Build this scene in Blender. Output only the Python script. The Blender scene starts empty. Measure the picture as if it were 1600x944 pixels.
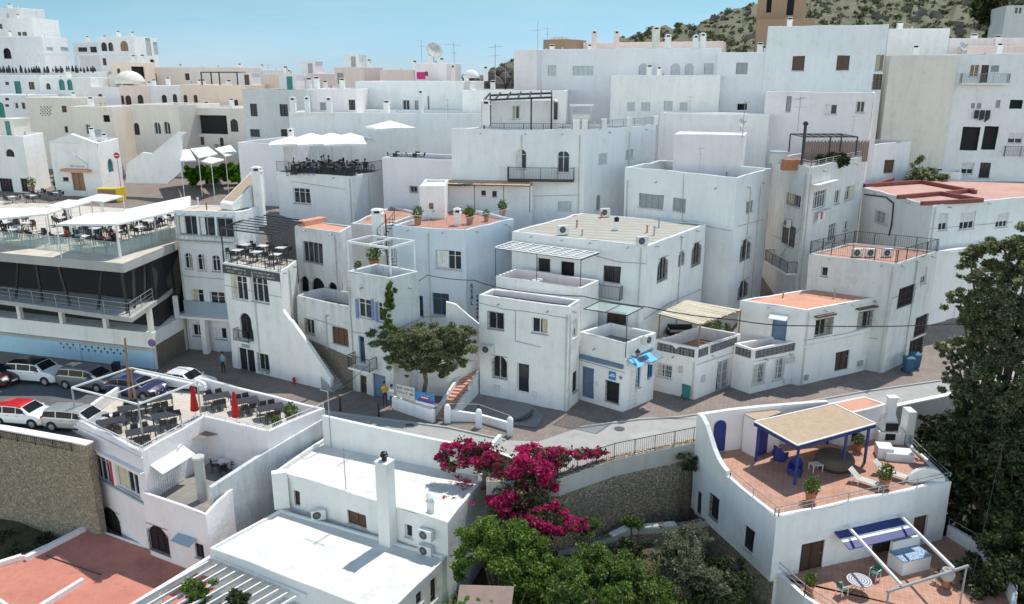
import bpy, math, random
import numpy as np
from mathutils import Vector, Matrix
R = random.Random(7)
NP = np.random.RandomState(5)
C = bpy.context.scene.collection
rad = math.radians
V = Vector
# ------------------------------------------------------------ camera model (pixels of the 1600x944 photo)
F = 1250.0; PITCH = rad(15.95); HC = 22.5
cp, sp = math.cos(PITCH), math.sin(PITCH)
def ray(px, py):
    a = (px-800)/F; b = (py-472)/F
    return V((a, cp-b*sp, -sp-b*cp))
def PZ(px, py, z=0.0):
    r = ray(px, py); t = (z-HC)/r.z
    return V((r.x*t, r.y*t, z))
def PD(px, py, y):
    r = ray(px, py); t = y/r.y
    return V((r.x*t, y, HC+r.z*t))
def PXD(px, y, z):
    Zc = y*cp-(z-HC)*sp
    return V(((px-800)/F*Zc, y, z))
def zat(py, y):
    return PD(800, py, y).z
cam = bpy.data.cameras.new('camera'); co = bpy.data.objects.new('camera', cam); C.objects.link(co)
cam.lens = F/1600*36; cam.sensor_width = 36; cam.clip_end = 60000; cam.clip_start = .5
co.location = (0, 0, HC); co.rotation_euler = (rad(90)-PITCH, 0, 0)
bpy.context.scene.camera = co
# ------------------------------------------------------------ materials
MT = {}
def nt_new(name):
    m = bpy.data.materials.new(name); m.use_nodes = True
    nt = m.node_tree; b = nt.nodes['Principled BSDF']
    return m, nt, b
def rgba(c): return (c[0], c[1], c[2], 1)
def sub(c, f): return (c[0]*f, c[1]*f, c[2]*f)
def noise(nt, vec, scale, detail=3, rough=.6):
    n = nt.nodes.new('ShaderNodeTexNoise'); n.inputs['Scale'].default_value = scale
    n.inputs['Detail'].default_value = detail; n.inputs['Roughness'].default_value = rough
    if vec is not None: nt.links.new(vec, n.inputs['Vector'])
    return n.outputs['Fac']
def ramp(nt, fac, stops):
    r = nt.nodes.new('ShaderNodeValToRGB'); e = r.color_ramp.elements
    while len(e) < len(stops): e.new(.5)
    for i, (p, c) in enumerate(stops):
        e[i].position = p; e[i].color = rgba(c) if not isinstance(c, (int, float)) else (c, c, c, 1)
    nt.links.new(fac, r.inputs['Fac']); return r.outputs['Color']
def mix(nt, fac, a, b, mode='MIX'):
    m = nt.nodes.new('ShaderNodeMix'); m.data_type = 'RGBA'; m.blend_type = mode
    for s, val in ((0, fac), (6, a), (7, b)):
        if isinstance(val, (int, float)): m.inputs[s].default_value = val
        elif isinstance(val, tuple): m.inputs[s].default_value = rgba(val)
        else: nt.links.new(val, m.inputs[s])
    return m.outputs[2]
def pos(nt, scale=(1, 1, 1), rot=0):
    g = nt.nodes.new('ShaderNodeNewGeometry'); mp = nt.nodes.new('ShaderNodeMapping')
    mp.inputs['Scale'].default_value = scale; mp.inputs['Rotation'].default_value = (0, 0, rot)
    nt.links.new(g.outputs['Position'], mp.inputs['Vector']); return mp.outputs['Vector']
def bump(nt, b, h, strength=.3, dist=.02):
    n = nt.nodes.new('ShaderNodeBump'); n.inputs['Strength'].default_value = strength
    n.inputs['Distance'].default_value = dist
    nt.links.new(h, n.inputs['Height']); nt.links.new(n.outputs['Normal'], b.inputs['Normal'])
def plain(name, c, rough=.6, metal=0, spec=.5):
    m, nt, b = nt_new(name); b.inputs['Base Color'].default_value = rgba(c)
    b.inputs['Roughness'].default_value = rough; b.inputs['Metallic'].default_value = metal
    b.inputs['Specular IOR Level'].default_value = spec
    v = mix(nt, ramp(nt, noise(nt, pos(nt), 3.1, 4), [(.35, 0), (.7, 1)]), c, sub(c, .82))
    nt.links.new(v, b.inputs['Base Color'])
    MT[name] = m; return m
def plaster(name, c, dirt=.35, grey=(.36, .34, .31)):
    m, nt, b = nt_new(name); b.inputs['Roughness'].default_value = .88
    b.inputs['Specular IOR Level'].default_value = .2
    big = ramp(nt, noise(nt, pos(nt), .35, 5, .65), [(.35, 0), (.68, 1)])
    col = mix(nt, big, c, sub(c, .93))
    streak = ramp(nt, noise(nt, pos(nt, (1.6, 1.6, .22)), 1.0, 5, .7), [(.44, 0), (.70, 1)])
    blot = ramp(nt, noise(nt, pos(nt), 1.3, 6, .75), [(.46, 0), (.7, 1)])
    k = mix(nt, 1.0, streak, blot, 'MULTIPLY')
    sep = nt.nodes.new('ShaderNodeMath'); sep.operation = 'MULTIPLY'; sep.inputs[1].default_value = dirt*1.6
    nt.links.new(k, sep.inputs[0])
    col = mix(nt, sep.outputs[0], col, (c[0]*.55+grey[0]*.3, c[1]*.55+grey[1]*.3, c[2]*.5+grey[2]*.3))
    st2 = nt.nodes.new('ShaderNodeMath'); st2.operation = 'MULTIPLY'; st2.inputs[1].default_value = dirt*.45
    nt.links.new(streak, st2.inputs[0])
    col = mix(nt, st2.outputs[0], col, sub(c, .7))
    pt = ramp(nt, noise(nt, pos(nt, (1, 1, .8)), .8, 9, .72), [(.585, 0), (.60, 1)])
    s3 = nt.nodes.new('ShaderNodeMath'); s3.operation = 'MULTIPLY'; s3.inputs[1].default_value = min(.9, dirt*.9)
    nt.links.new(pt, s3.inputs[0]); col = mix(nt, s3.outputs[0], col, (c[0]*.86, c[1]*.84, c[2]*.8))
    nt.links.new(col, b.inputs['Base Color'])
    bump(nt, b, noise(nt, pos(nt), 2.2, 6, .7), .55, .09)
    MT[name] = m; return m
def floor_mat(name, c, c2, tile=.35, rot=.35, mortar=(.5, .4, .33), stain=.5):
    m, nt, b = nt_new(name); b.inputs['Roughness'].default_value = .75
    br = nt.nodes.new('ShaderNodeTexBrick'); br.offset = 0; br.inputs['Scale'].default_value = 1
    br.inputs['Color1'].default_value = rgba(c); br.inputs['Color2'].default_value = rgba(c2)
    br.inputs['Mortar'].default_value = rgba(mortar); br.inputs['Mortar Size'].default_value = tile*.04
    br.inputs['Brick Width'].default_value = tile; br.inputs['Row Height'].default_value = tile
    nt.links.new(pos(nt, rot=rot), br.inputs['Vector'])
    n = ramp(nt, noise(nt, pos(nt), .8, 6, .7), [(.4, 0), (.68, 1)])
    s = nt.nodes.new('ShaderNodeMath'); s.operation = 'MULTIPLY'; s.inputs[1].default_value = stain*1.4
    nt.links.new(n, s.inputs[0])
    nt.links.new(mix(nt, s.outputs[0], br.outputs['Color'], sub(c2, .68)), b.inputs['Base Color'])
    MT[name] = m; return m
def flat_mat(name, c, c2, rough=.85, sc=1.0, b_s=.3):
    m, nt, b = nt_new(name); b.inputs['Roughness'].default_value = rough; b.inputs['Specular IOR Level'].default_value = .3
    n1 = ramp(nt, noise(nt, pos(nt), .5*sc, 6, .7), [(.35, 0), (.7, 1)])
    col = mix(nt, n1, c, c2)
    n2 = ramp(nt, noise(nt, pos(nt), 1.3*sc, 7, .75), [(.52, 0), (.62, 1)])
    s = nt.nodes.new('ShaderNodeMath'); s.operation = 'MULTIPLY'; s.inputs[1].default_value = .4
    nt.links.new(n2, s.inputs[0]); col = mix(nt, s.outputs[0], col, sub(c2, .72))
    nt.links.new(col, b.inputs['Base Color'])
    bump(nt, b, noise(nt, pos(nt), 22*sc, 4, .7), b_s, .02)
    MT[name] = m; return m
def stone_mat(name, cols, mortar, sc=(1.9, 1.9, 3.2), joint=.06):
    m, nt, b = nt_new(name); b.inputs['Roughness'].default_value = .95
    p = pos(nt, sc)
    nz = nt.nodes.new('ShaderNodeTexNoise'); nz.inputs['Scale'].default_value = 1.4; nt.links.new(p, nz.inputs['Vector'])
    ad = nt.nodes.new('ShaderNodeVectorMath'); ad.operation = 'MULTIPLY_ADD'; ad.inputs[1].default_value = (.5, .5, .5)
    nt.links.new(nz.outputs['Color'], ad.inputs[0]); nt.links.new(p, ad.inputs[2])
    v = nt.nodes.new('ShaderNodeTexVoronoi'); nt.links.new(ad.outputs[0], v.inputs['Vector'])
    e = nt.nodes.new('ShaderNodeTexVoronoi'); e.feature = 'DISTANCE_TO_EDGE'; nt.links.new(ad.outputs[0], e.inputs['Vector'])
    sx = nt.nodes.new('ShaderNodeSeparateColor'); nt.links.new(v.outputs['Color'], sx.inputs[0])
    col = ramp(nt, sx.outputs[0], [(i/(len(cols)-1), c) for i, c in enumerate(cols)])
    col = mix(nt, ramp(nt, noise(nt, pos(nt), 5, 4), [(.3, 0), (.8, 1)]), col, mortar)
    ed = ramp(nt, e.outputs['Distance'], [(joint*.4, 0), (joint*1.6, 1)])
    col = mix(nt, ed, mortar, col)
    nt.links.new(col, b.inputs['Base Color']); bump(nt, b, ed, .7, .06)
    MT[name] = m; return m
def leaf_mat(name, stops, trans=.35):
    m, nt, b = nt_new(name)
    g = nt.nodes.new('ShaderNodeNewGeometry')
    col = ramp(nt, g.outputs['Random Per Island'], stops)
    col = mix(nt, ramp(nt, noise(nt, pos(nt), .9, 3), [(.35, 0), (.7, 1)]), col, mix(nt, .5, col, (.02, .03, .01)))
    b.inputs['Roughness'].default_value = .55; nt.links.new(col, b.inputs['Base Color'])
    b.inputs['Specular IOR Level'].default_value = .25
    t = nt.nodes.new('ShaderNodeBsdfTranslucent'); nt.links.new(col, t.inputs['Color'])
    mx = nt.nodes.new('ShaderNodeMixShader'); mx.inputs[0].default_value = trans
    nt.links.new(b.outputs[0], mx.inputs[1]); nt.links.new(t.outputs[0], mx.inputs[2])
    nt.links.new(mx.outputs[0], nt.nodes['Material Output'].inputs[0])
    MT[name] = m; return m
plaster('white', (.84, .83, .81), .45); plaster('bright', (.78, .78, .76), .3); plaster('cool', (.80, .81, .815), .4)
plaster('blueish', (.68, .75, .80), .3); plaster('lav', (.79, .78, .80), .25); plaster('pink', (.82, .66, .60), .3)
plaster('peach', (.82, .67, .55), .3); plaster('cream', (.76, .73, .65), .5); plaster('beige', (.78, .71, .63), .35)
plaster('grey', (.60, .61, .60), .5); plaster('worn', (.70, .70, .68), 1.0); plaster('greyblue', (.34, .42, .48), .3)
plaster('concrete', (.44, .43, .41), .7); plaster('stucco_dirty', (.66, .67, .67), 1.3); plaster('pinkwhite', (.82, .77, .77), .3)
plaster('ochre', (.36, .24, .16), .5); plaster('sky_paint', (.45, .68, .80), .3)
flat_mat('roof_white', (.69, .68, .64), (.65, .64, .60)); flat_mat('roof_grey', (.44, .42, .37), (.38, .36, .32))
flat_mat('roof_pink', (.56, .23, .17), (.46, .18, .135)); flat_mat('roof_red', (.46, .20, .15), (.38, .16, .12))
flat_mat('roof_rose', (.56, .34, .29), (.46, .27, .23)); flat_mat('kerb_red', (.26, .09, .075), (.20, .07, .06))
flat_mat('roof_maroon', (.16, .07, .06), (.12, .055, .05)); flat_mat('roof_beige', (.62, .53, .42), (.55, .47, .37))
flat_mat('salmon', (.66, .34, .24), (.58, .29, .20)); flat_mat('brownroof', (.30, .21, .18), (.24, .17, .15))
floor_mat('terra', (.52, .21, .14), (.44, .17, .115)); floor_mat('terra_light', (.52, .27, .19), (.46, .225, .155), .3)
floor_mat('tile_cream', (.66, .60, .52), (.60, .54, .46), .4, mortar=(.5, .45, .4)); floor_mat('tile_grey', (.30, .28, .26), (.26, .245, .23), .4, mortar=(.2, .19, .18))
flat_mat('asphalt', (.40, .39, .375), (.34, .335, .325)); flat_mat('asphalt_shaded', (.14, .145, .15), (.10, .105, .11))
flat_mat('soil', (.10, .085, .055), (.06, .055, .03), b_s=.8); flat_mat('earth', (.17, .14, .095), (.10, .09, .055), b_s=.8)
flat_mat('hill_soil', (.175, .155, .10), (.075, .085, .04), sc=.3, b_s=.8)
floor_mat('paving', (.27, .215, .185), (.225, .18, .155), .3, .3, (.15, .125, .11), .5)
stone_mat('stone', [(.20, .17, .13), (.34, .29, .22), (.26, .23, .19), (.40, .34, .26)], (.15, .13, .10))
stone_mat('stone_grey', [(.42, .34, .25), (.74, .63, .48), (.52, .43, .32), (.80, .64, .46)], (.13, .105, .08), (1.0, 1.0, 3.0), .1)
stone_mat('stone_fine', [(.42, .35, .25), (.78, .66, .48), (.56, .47, .34)], (.17, .14, .10), (1.9, 1.9, 3.0), .09)
stone_mat('rock', [(.16, .14, .12), (.24, .21, .18), (.19, .17, .15)], (.08, .07, .06), (.5, .5, .5))
for n, c, r in [('white_metal', (.78, .78, .78), .4), ('black_metal', (.02, .02, .022), .45), ('grey_metal', (.33, .34, .35), .4),
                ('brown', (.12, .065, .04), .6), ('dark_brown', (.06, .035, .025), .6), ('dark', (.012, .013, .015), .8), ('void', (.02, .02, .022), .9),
                ('blue', (.018, .035, .19), .5), ('shut_blue', (.16, .24, .48), .6), ('door_blue', (.13, .20, .30), .6), ('bright_blue', (.03, .22, .50), .5),
                ('cyan', (.08, .45, .68), .5), ('teal', (.03, .22, .20), .6), ('green_plastic', (.01, .13, .09), .5), ('bin_blue', (.03, .11, .20), .5),
                ('red', (.50, .012, .015), .7), ('magenta', (.55, .01, .17), .6), ('purple', (.12, .06, .26), .6), ('wood', (.30, .17, .09), .6), ('reed', (.62, .56, .44), .9),
                ('fabric', (.82, .81, .78), .9), ('fabric_grey', (.58, .57, .53), .9), ('tan', (.52, .36, .24), .9), ('mat_roof', (.48, .36, .25), .9), ('shut', (.55, .58, .60), .6), ('shut_grey', (.34, .36, .37), .6),
                ('plastic_white', (.72, .73, .72), .5), ('yellow', (.70, .50, .03), .6), ('pot', (.42, .17, .09), .8),
                ('skin', (.42, .25, .17), .6), ('hair', (.03, .02, .015), .7), ('s_white', (.7, .7, .72), .8), ('s_yellow', (.65, .38, .05), .8),
                ('s_blue', (.20, .33, .50), .8), ('s_dark', (.03, .032, .045), .8), ('s_red', (.32, .04, .05), .8), ('s_grey', (.30, .30, .31), .8), ('denim', (.06, .11, .20), .8),
                ('rubber', (.018, .018, .018), .8), ('curtain', (.60, .54, .36), .9), ('granite', (.07, .075, .085), .5), ('oval', (.11, .085, .07), .8),
                ('grass_green', (.10, .26, .03), .8), ('sign_text', (.03, .03, .03), .7), ('tan_panel', (.35, .38, .37), .5), ('bark', (.12, .09, .065), .9)]:
    plain(n, c, r)
def glass(name, c, rough=.08):
    m, nt, b = nt_new(name); b.inputs['Base Color'].default_value = rgba(c); b.inputs['Roughness'].default_value = rough
    b.inputs['Specular IOR Level'].default_value = .45
    MT[name] = m
glass('glass', (.025, .03, .037)); glass('glass_light', (.16, .19, .20)); glass('car_glass', (.012, .015, .02), .15); MT['car_glass'].node_tree.nodes['Principled BSDF'].inputs['Specular IOR Level'].default_value = .12
m, nt, b = nt_new('clear'); b.inputs['Base Color'].default_value = (.55, .72, .68, 1); b.inputs['Roughness'].default_value = .1; b.inputs['Alpha'].default_value = .28; MT['clear'] = m
for n, c in [('car_white', (.74, .75, .76)), ('car_silver', (.42, .43, .44)), ('car_grey', (.19, .20, .22)), ('car_navy', (.02, .03, .10)), ('car_red', (.55, .01, .012)), ('car_maroon', (.05, .01, .012))]:
    m, nt, b = nt_new(n); b.inputs['Base Color'].default_value = rgba(c); b.inputs['Roughness'].default_value = .35; b.inputs['Coat Weight'].default_value = .8; b.inputs['Coat Roughness'].default_value = .06
    b.inputs['Metallic'].default_value = .35 if n in ('car_silver', 'car_grey') else 0; MT[n] = m
leaf_mat('leaf', [(0, (.05, .09, .02)), (.4, (.11, .18, .035)), (.8, (.19, .29, .06)), (1, (.30, .38, .13))])
leaf_mat('leaf_bright', [(0, (.07, .13, .018)), (.4, (.13, .23, .03)), (.8, (.21, .32, .05)), (.97, (.30, .38, .10)), (1, (.7, .72, .6))])
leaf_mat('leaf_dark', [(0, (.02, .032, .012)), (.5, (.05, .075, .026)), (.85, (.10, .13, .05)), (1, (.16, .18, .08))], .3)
leaf_mat('leaf_olive', [(0, (.10, .13, .06)), (.35, (.21, .26, .13)), (.7, (.35, .41, .22)), (.9, (.52, .54, .34)), (1, (.45, .25, .16))], .62)
leaf_mat('leaf_magenta', [(0, (.35, .01, .08)), (.4, (.66, .02, .17)), (.85, (.85, .05, .28)), (1, (.9, .2, .45))], .5)
leaf_mat('leaf_grey', [(0, (.10, .11, .06)), (.5, (.19, .20, .12)), (1, (.30, .30, .21))])
leaf_mat('leaf_scrub', [(0, (.04, .055, .025)), (.5, (.09, .115, .045)), (1, (.18, .19, .10))], .2)
leaf_mat('leaf_hedge', [(0, (.05, .16, .01)), (.5, (.12, .33, .015)), (1, (.25, .48, .04))], .35)
# roof ribs
m, nt, b = nt_new('ribbed'); b.inputs['Roughness'].default_value = .85
w = nt.nodes.new('ShaderNodeTexWave'); w.inputs['Scale'].default_value = .28; w.inputs['Distortion'].default_value = 1.2; w.inputs['Detail'].default_value = 3; w.bands_direction = 'Y'
nt.links.new(pos(nt, rot=.28), w.inputs['Vector'])
col = mix(nt, ramp(nt, w.outputs['Fac'], [(.05, 1), (.35, 0)]), (.42, .405, .355), (.31, .30, .265))
col = mix(nt, ramp(nt, noise(nt, pos(nt), 1.0, 5), [(.45, 0), (.8, 1)]), col, (.33, .30, .25)); nt.links.new(col, b.inputs['Base Color']); MT['ribbed'] = m
# sea
m, nt, b = nt_new('sea'); b.inputs['Base Color'].default_value = (.12, .26, .36, 1); b.inputs['Roughness'].default_value = .25
bump(nt, b, noise(nt, pos(nt), .02, 5), .5, 2); MT['sea'] = m
# mosaic tile
m, nt, b = nt_new('mosaic'); v = nt.nodes.new('ShaderNodeTexVoronoi'); v.inputs['Scale'].default_value = 9; nt.links.new(pos(nt), v.inputs['Vector'])
nt.links.new(ramp(nt, v.outputs['Distance'], [(.2, (.05, .13, .30)), (.45, (.45, .55, .65)), (.7, (.10, .20, .38))]), b.inputs['Base Color']); MT['mosaic'] = m
m, nt, b = nt_new('rings'); tc = nt.nodes.new('ShaderNodeTexCoord'); w = nt.nodes.new('ShaderNodeTexWave'); w.wave_type = 'RINGS'; w.rings_direction = 'Z'; w.inputs['Scale'].default_value = 2.4
nt.links.new(tc.outputs['Object'], w.inputs['Vector']); nt.links.new(ramp(nt, w.outputs['Fac'], [(.4, (.12, .14, .24)), (.6, (.60, .58, .55))]), b.inputs['Base Color']); MT['rings'] = m
# breeze block
m, nt, b = nt_new('breeze'); v = nt.nodes.new('ShaderNodeTexVoronoi'); v.inputs['Scale'].default_value = 5; v.inputs['Randomness'].default_value = .2; nt.links.new(pos(nt), v.inputs['Vector'])
nt.links.new(ramp(nt, v.outputs['Distance'], [(.3, (.03, .03, .035)), (.5, (.16, .16, .17))]), b.inputs['Base Color']); MT['breeze'] = m
# ------------------------------------------------------------ mesh builder
ORG = {}
class MB:
    def __init__(s): s.v = []; s.f = []; s.m = []
    def poly(s, pts, m=0):
        i = len(s.v); s.v += [V(p) for p in pts]; s.f.append(list(range(i, i+len(pts)))); s.m.append(m)
    def hexa(s, p, m=0):      # p: 8 pts, bottom 4 then top 4
        i = len(s.v); s.v += [V(q) for q in p]
        for f in ((3, 2, 1, 0), (4, 5, 6, 7), (0, 1, 5, 4), (1, 2, 6, 5), (2, 3, 7, 6), (3, 0, 4, 7)):
            s.f.append([i+k for k in f]); s.m.append(m)
    def box(s, c, d, rz=0, m=0):   # c: centre of base, d: full sizes
        x, y, z = d[0]/2, d[1]/2, d[2]; cs, sn = math.cos(rz), math.sin(rz)
        P = lambda a, b_, h: V((c[0]+a*cs-b_*sn, c[1]+a*sn+b_*cs, c[2]+h))
        s.hexa([P(-x, -y, 0), P(x, -y, 0), P(x, y, 0), P(-x, y, 0), P(-x, -y, z), P(x, -y, z), P(x, y, z), P(-x, y, z)], m)
    def beam(s, a, b_, w, h=None, m=0):
        a, b_ = V(a), V(b_); h = h or w; d = (b_-a).normalized()
        up = V((0, 0, 1)) if abs(d.z) < .95 else V((0, 1, 0))
        x = d.cross(up).normalized(); u = x.cross(d).normalized()
        x = x*w/2; u = u*h/2
        s.hexa([a-x-u, a+x-u, b_+x-u, b_-x-u, a-x+u, a+x+u, b_+x+u, b_-x+u], m)
    def tube(s, a, b_, r0, r1=None, n=8, m=0, cap=True):
        a, b_ = V(a), V(b_); r1 = r0 if r1 is None else r1; d = (b_-a).normalized()
        up = V((0, 0, 1)) if abs(d.z) < .95 else V((0, 1, 0))
        x = d.cross(up).normalized(); u = x.cross(d)
        i = len(s.v)
        for c, r in ((a, r0), (b_, r1)):
            for k in range(n):
                t = 2*math.pi*k/n; s.v.append(c+x*(r*math.cos(t))+u*(r*math.sin(t)))
        for k in range(n):
            s.f.append([i+k, i+(k+1) % n, i+n+(k+1) % n, i+n+k]); s.m.append(m)
        if cap:
            s.f.append([i+k for k in range(n)][::-1]); s.m.append(m); s.f.append([i+n+k for k in range(n)]); s.m.append(m)
    def path(s, pts, r, n=6, m=0):
        for a, b_ in zip(pts, pts[1:]): s.tube(a, b_, r, r, n, m)
    def lathe(s, c, prof, n=16, m=0, sx=1, sy=1):
        i = len(s.v); c = V(c)
        for r, z in prof:
            for k in range(n):
                t = 2*math.pi*k/n; s.v.append(c+V((r*math.cos(t)*sx, r*math.sin(t)*sy, z)))
        for j in range(len(prof)-1):
            for k in range(n):
                s.f.append([i+j*n+k, i+j*n+(k+1) % n, i+(j+1)*n+(k+1) % n, i+(j+1)*n+k]); s.m.append(m)
        s.f.append([i+k for k in range(n)][::-1]); s.m.append(m)
        s.f.append([i+(len(prof)-1)*n+k for k in range(n)]); s.m.append(m)
    def prism(s, pts, z0, z1, m=0, mt=None):
        n = len(pts); a = [V((p[0], p[1], z0)) for p in pts]; t = [V((p[0], p[1], z1)) for p in pts]
        for k in range(n): s.poly([a[k], a[(k+1) % n], t[(k+1) % n], t[k]], m)
        s.poly(t, m if mt is None else mt); s.poly(a[::-1], m)
    def build(s, name, mats, parent=None, org=None, smooth=False):
        me = bpy.data.meshes.new(name)
        L = V(org) if org is not None else (ORG.get(parent, V((0, 0, 0))) if parent else V((0, 0, 0)))
        me.from_pydata([tuple(p-L) for p in s.v], [], s.f)
        for x in ([mats] if isinstance(mats, str) else mats): me.materials.append(MT[x])
        if len(set(s.m)) > 1: me.polygons.foreach_set('material_index', s.m)
        if smooth: me.polygons.foreach_set('use_smooth', [True]*len(me.polygons))
        me.update(); o = bpy.data.objects.new(name, me); C.objects.link(o)
        if parent: o.parent = parent
        else: o.location = L
        ORG[o] = L
        return o
def tag(o, label=None, cat=None, group=None, kind=None):
    if label: o['label'] = label
    if cat: o['category'] = cat
    if group: o['group'] = group
    if kind: o['kind'] = kind
    return o
def empty(name, loc, label=None, cat=None, group=None):
    o = bpy.data.objects.new(name, None); C.objects.link(o); o.location = V(loc); o.empty_display_size = .3
    ORG[o] = V(loc); return tag(o, label, cat, group)
KIDS = {}
def kids(o): return [c for c in o.children]
def copy_tree(o, parent=None):
    c = o.copy(); C.objects.link(c)
    if parent: c.parent = parent
    for ch in kids(o): copy_tree(ch, c)
    return c
class Proto:
    def __init__(s, make): s.make = make; s.o = None
    def put(s, loc, rz=0, label=None, group=None, sc=None):
        if s.o is None: s.o = o = s.make()
        else: o = copy_tree(s.o)
        o.location = V(loc); o.rotation_euler = (0, 0, rz)
        o.scale = (sc, sc, sc) if sc else (1, 1, 1)
        if label: o['label'] = label
        if group: o['group'] = group
        elif 'group' in o: del o['group']
        return o
# ------------------------------------------------------------ terrain height
YW = [(-200, 62), (-60, 53), (-34.3, 49.3), (-27, 46.6), (-20, 47), (-14, 50.7), (-8.6, 48.9), (-4.5, 47.1), (-1.6, 45.8), (0, 44.6), (2.6, 42.6), (6.2, 44.6), (11.6, 47.0), (24, 52), (27.3, 52.8), (36.7, 56.5), (60, 60), (200, 70)]
def lerp(tab, x):
    if x <= tab[0][0]: return tab[0][1]
    for (a, b_), (c, d) in zip(tab, tab[1:]):
        if x <= c: return b_+(d-b_)*(x-a)/(c-a)
    return tab[-1][1]
def sst(a, b_, x):
    t = max(0, min(1, (x-a)/(b_-a))); return t*t*(3-2*t)
def T(x, y):
    ys = 60+max(0, x-20)*.12
    z = max(0, min(9.5, .3*(y-ys)))+max(0, y-95)*.035
    zl = 8.95*sst(66.0, 67.2, y)+max(0, y-110)*.035
    k = sst(-19, -24, x) if y < 75 else sst(-15, -24, x)
    return z*(1-k)+zl*k
# ------------------------------------------------------------ houses
def offset_poly(P, d):
    n = len(P); out = []
    for i in range(n):
        a, b_, c = P[i-1], P[i], P[(i+1) % n]
        e1 = (b_-a).to_2d().normalized(); e2 = (c-b_).to_2d().normalized()
        n1 = V((-e1.y, e1.x)); n2 = V((-e2.y, e2.x))     # inward for CCW
        k = n1+n2; den = 1+n1.dot(n2)
        k = k/max(.25, den)
        out.append(V((b_.x+k.x*d, b_.y+k.y*d, b_.z)))
    return out
def ubox(mb, A, U, n, u0, u1, v0, v1, d0, d1, m=0):
    P = lambda u, v, d: V((A.x+U.x*u+n.x*d, A.y+U.y*u+n.y*d, v))
    mb.hexa([P(u0, v0, d0), P(u0, v0, d1), P(u1, v0, d1), P(u1, v0, d0), P(u0, v1, d0), P(u0, v1, d1), P(u1, v1, d1), P(u1, v1, d0)], m)
def arc_pts(u0, u1, v1, h, n=8):
    c = (u0+u1)/2; r = (u1-u0)/2
    return [(c-r*math.cos(math.pi*k/n), v1-h+h*math.sin(math.pi*k/n)) for k in range(n+1)]
REV = .16
def window(root, A, U, n, w, far):
    u0, u1, v0, v1, st = w; arch = st.endswith('a') and len(st) > 1
    k = st[0]; W = u1-u0; H = v1-v0
    P = lambda u, v, d: V((A.x+U.x*u+n.x*d, A.y+U.y*u+n.y*d, v))
    isdoor = k in 'dDBNTY'
    fm = {'w': 'white_metal', 'g': 'white_metal', 'G': 'white_metal', 'k': 'dark_brown', 'h': 'dark_brown', 's': 'shut', 'q': 'shut_grey', 'S': 'brown', 'r': 'white_metal', 'l': 'shut_blue', 'L': 'bright_blue', 'c': 'grey_metal',
          'd': 'brown', 'D': 'white_metal', 'B': 'door_blue', 'N': 'dark_brown', 'o': 'white_metal', 'T': 'teal', 'Y': 'wood', 'm': 'black_metal'}[k]
    fw = min(.07, W*.12); de = -REV
    fr = MB()
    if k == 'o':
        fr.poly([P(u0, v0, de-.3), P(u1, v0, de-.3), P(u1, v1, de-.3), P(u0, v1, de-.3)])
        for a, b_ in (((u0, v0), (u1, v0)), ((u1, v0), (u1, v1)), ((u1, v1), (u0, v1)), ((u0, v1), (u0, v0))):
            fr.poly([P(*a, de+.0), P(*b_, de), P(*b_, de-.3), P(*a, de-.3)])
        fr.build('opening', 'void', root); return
    for a, b_, c, d in ((u0+.002, u0+fw, v0+.002, v1-.002), (u1-fw, u1-.002, v0+.002, v1-.002), (u0+fw, u1-fw, v0+.002, v0+fw), (u0+fw, u1-fw, v1-fw, v1-.002)):
        ubox(fr, A, U, n, a, b_, c, d, de, de+.06)
    nm = 1 if W < .65 else max(2, round(W/.62))
    if isdoor: nm = 2 if W > 1.25 else 1
    solid = k in 'sSqdBNTY'
    for i in range(1, nm):
        u = u0+W*i/nm; ubox(fr, A, U, n, u-.03, u+.03, v0+fw, v1-fw, de+.001, de+.07)
    if (k in 'wlLhk' and H > 1.3 and not far) : ubox(fr, A, U, n, u0+fw, u1-fw, v0+H*.72, v0+H*.72+.035, de+.002, de+.05)
    f = fr.build('door' if isdoor else 'window', fm, root)
    pn = MB()
    if solid:
        for i in range(nm):
            a = u0+fw+(W-2*fw)*i/nm+.01; b_ = u0+fw+(W-2*fw)*(i+1)/nm-.01
            ubox(pn, A, U, n, a, b_, v0+fw, v1-fw, de-.02, de+.02)
            if k in 'sSq' and not far:
                q = v0+fw+.08
                while q < v1-fw-.06: ubox(pn, A, U, n, a+.04, b_-.04, q, q+.03, de+.02, de+.032); q += .085
            elif k in 'dBNTY':
                for (c, d) in ((.08, .45), (.52, .93)): ubox(pn, A, U, n, a+.1, b_-.1, v0+fw+(H-2*fw)*c, v0+fw+(H-2*fw)*d, de+.02, de+.035)
        pn.build('shutter' if k in 'sSq' else 'door_panel', fm, f)
        if isdoor and not far:
            hd = MB(); ubox(hd, A, U, n, u1-fw-.14, u1-fw-.06, v0+1.0, v0+1.06, de+.035, de+.09); hd.build('handle', 'grey_metal', f)
    else:
        ubox(pn, A, U, n, u0+fw-.02, u1-fw+.02, v0+fw-.02, v1-fw+.02, de-.03, de+.01)
        pn.build('pane', 'glass', f)
        if not far and k in 'wgGlc' and W > .7 and R.random() < .55:
            cu = MB(); e = R.choice([(.04, .34), (.62, .95), (.05, .48)])
            q = 6
            for i in range(q):
                a = u0+W*(e[0]+(e[1]-e[0])*i/q); b_ = u0+W*(e[0]+(e[1]-e[0])*(i+1)/q)-.01
                ubox(cu, A, U, n, a, b_, v0+fw+.02, v1-fw-.02, de+.012, de+.018+.008*(i % 2))
            cu.build('curtain', R.choice(['curtain', 'fabric']), f)
    if k == 'r':
        b2 = MB(); q = v0+H*.42
        while q < v1-fw: ubox(b2, A, U, n, u0+fw, u1-fw, q, min(q+.06, v1-fw), de+.02, de+.045); q += .068
        b2.build('roller_blind', 'plastic_white', f)
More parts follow.
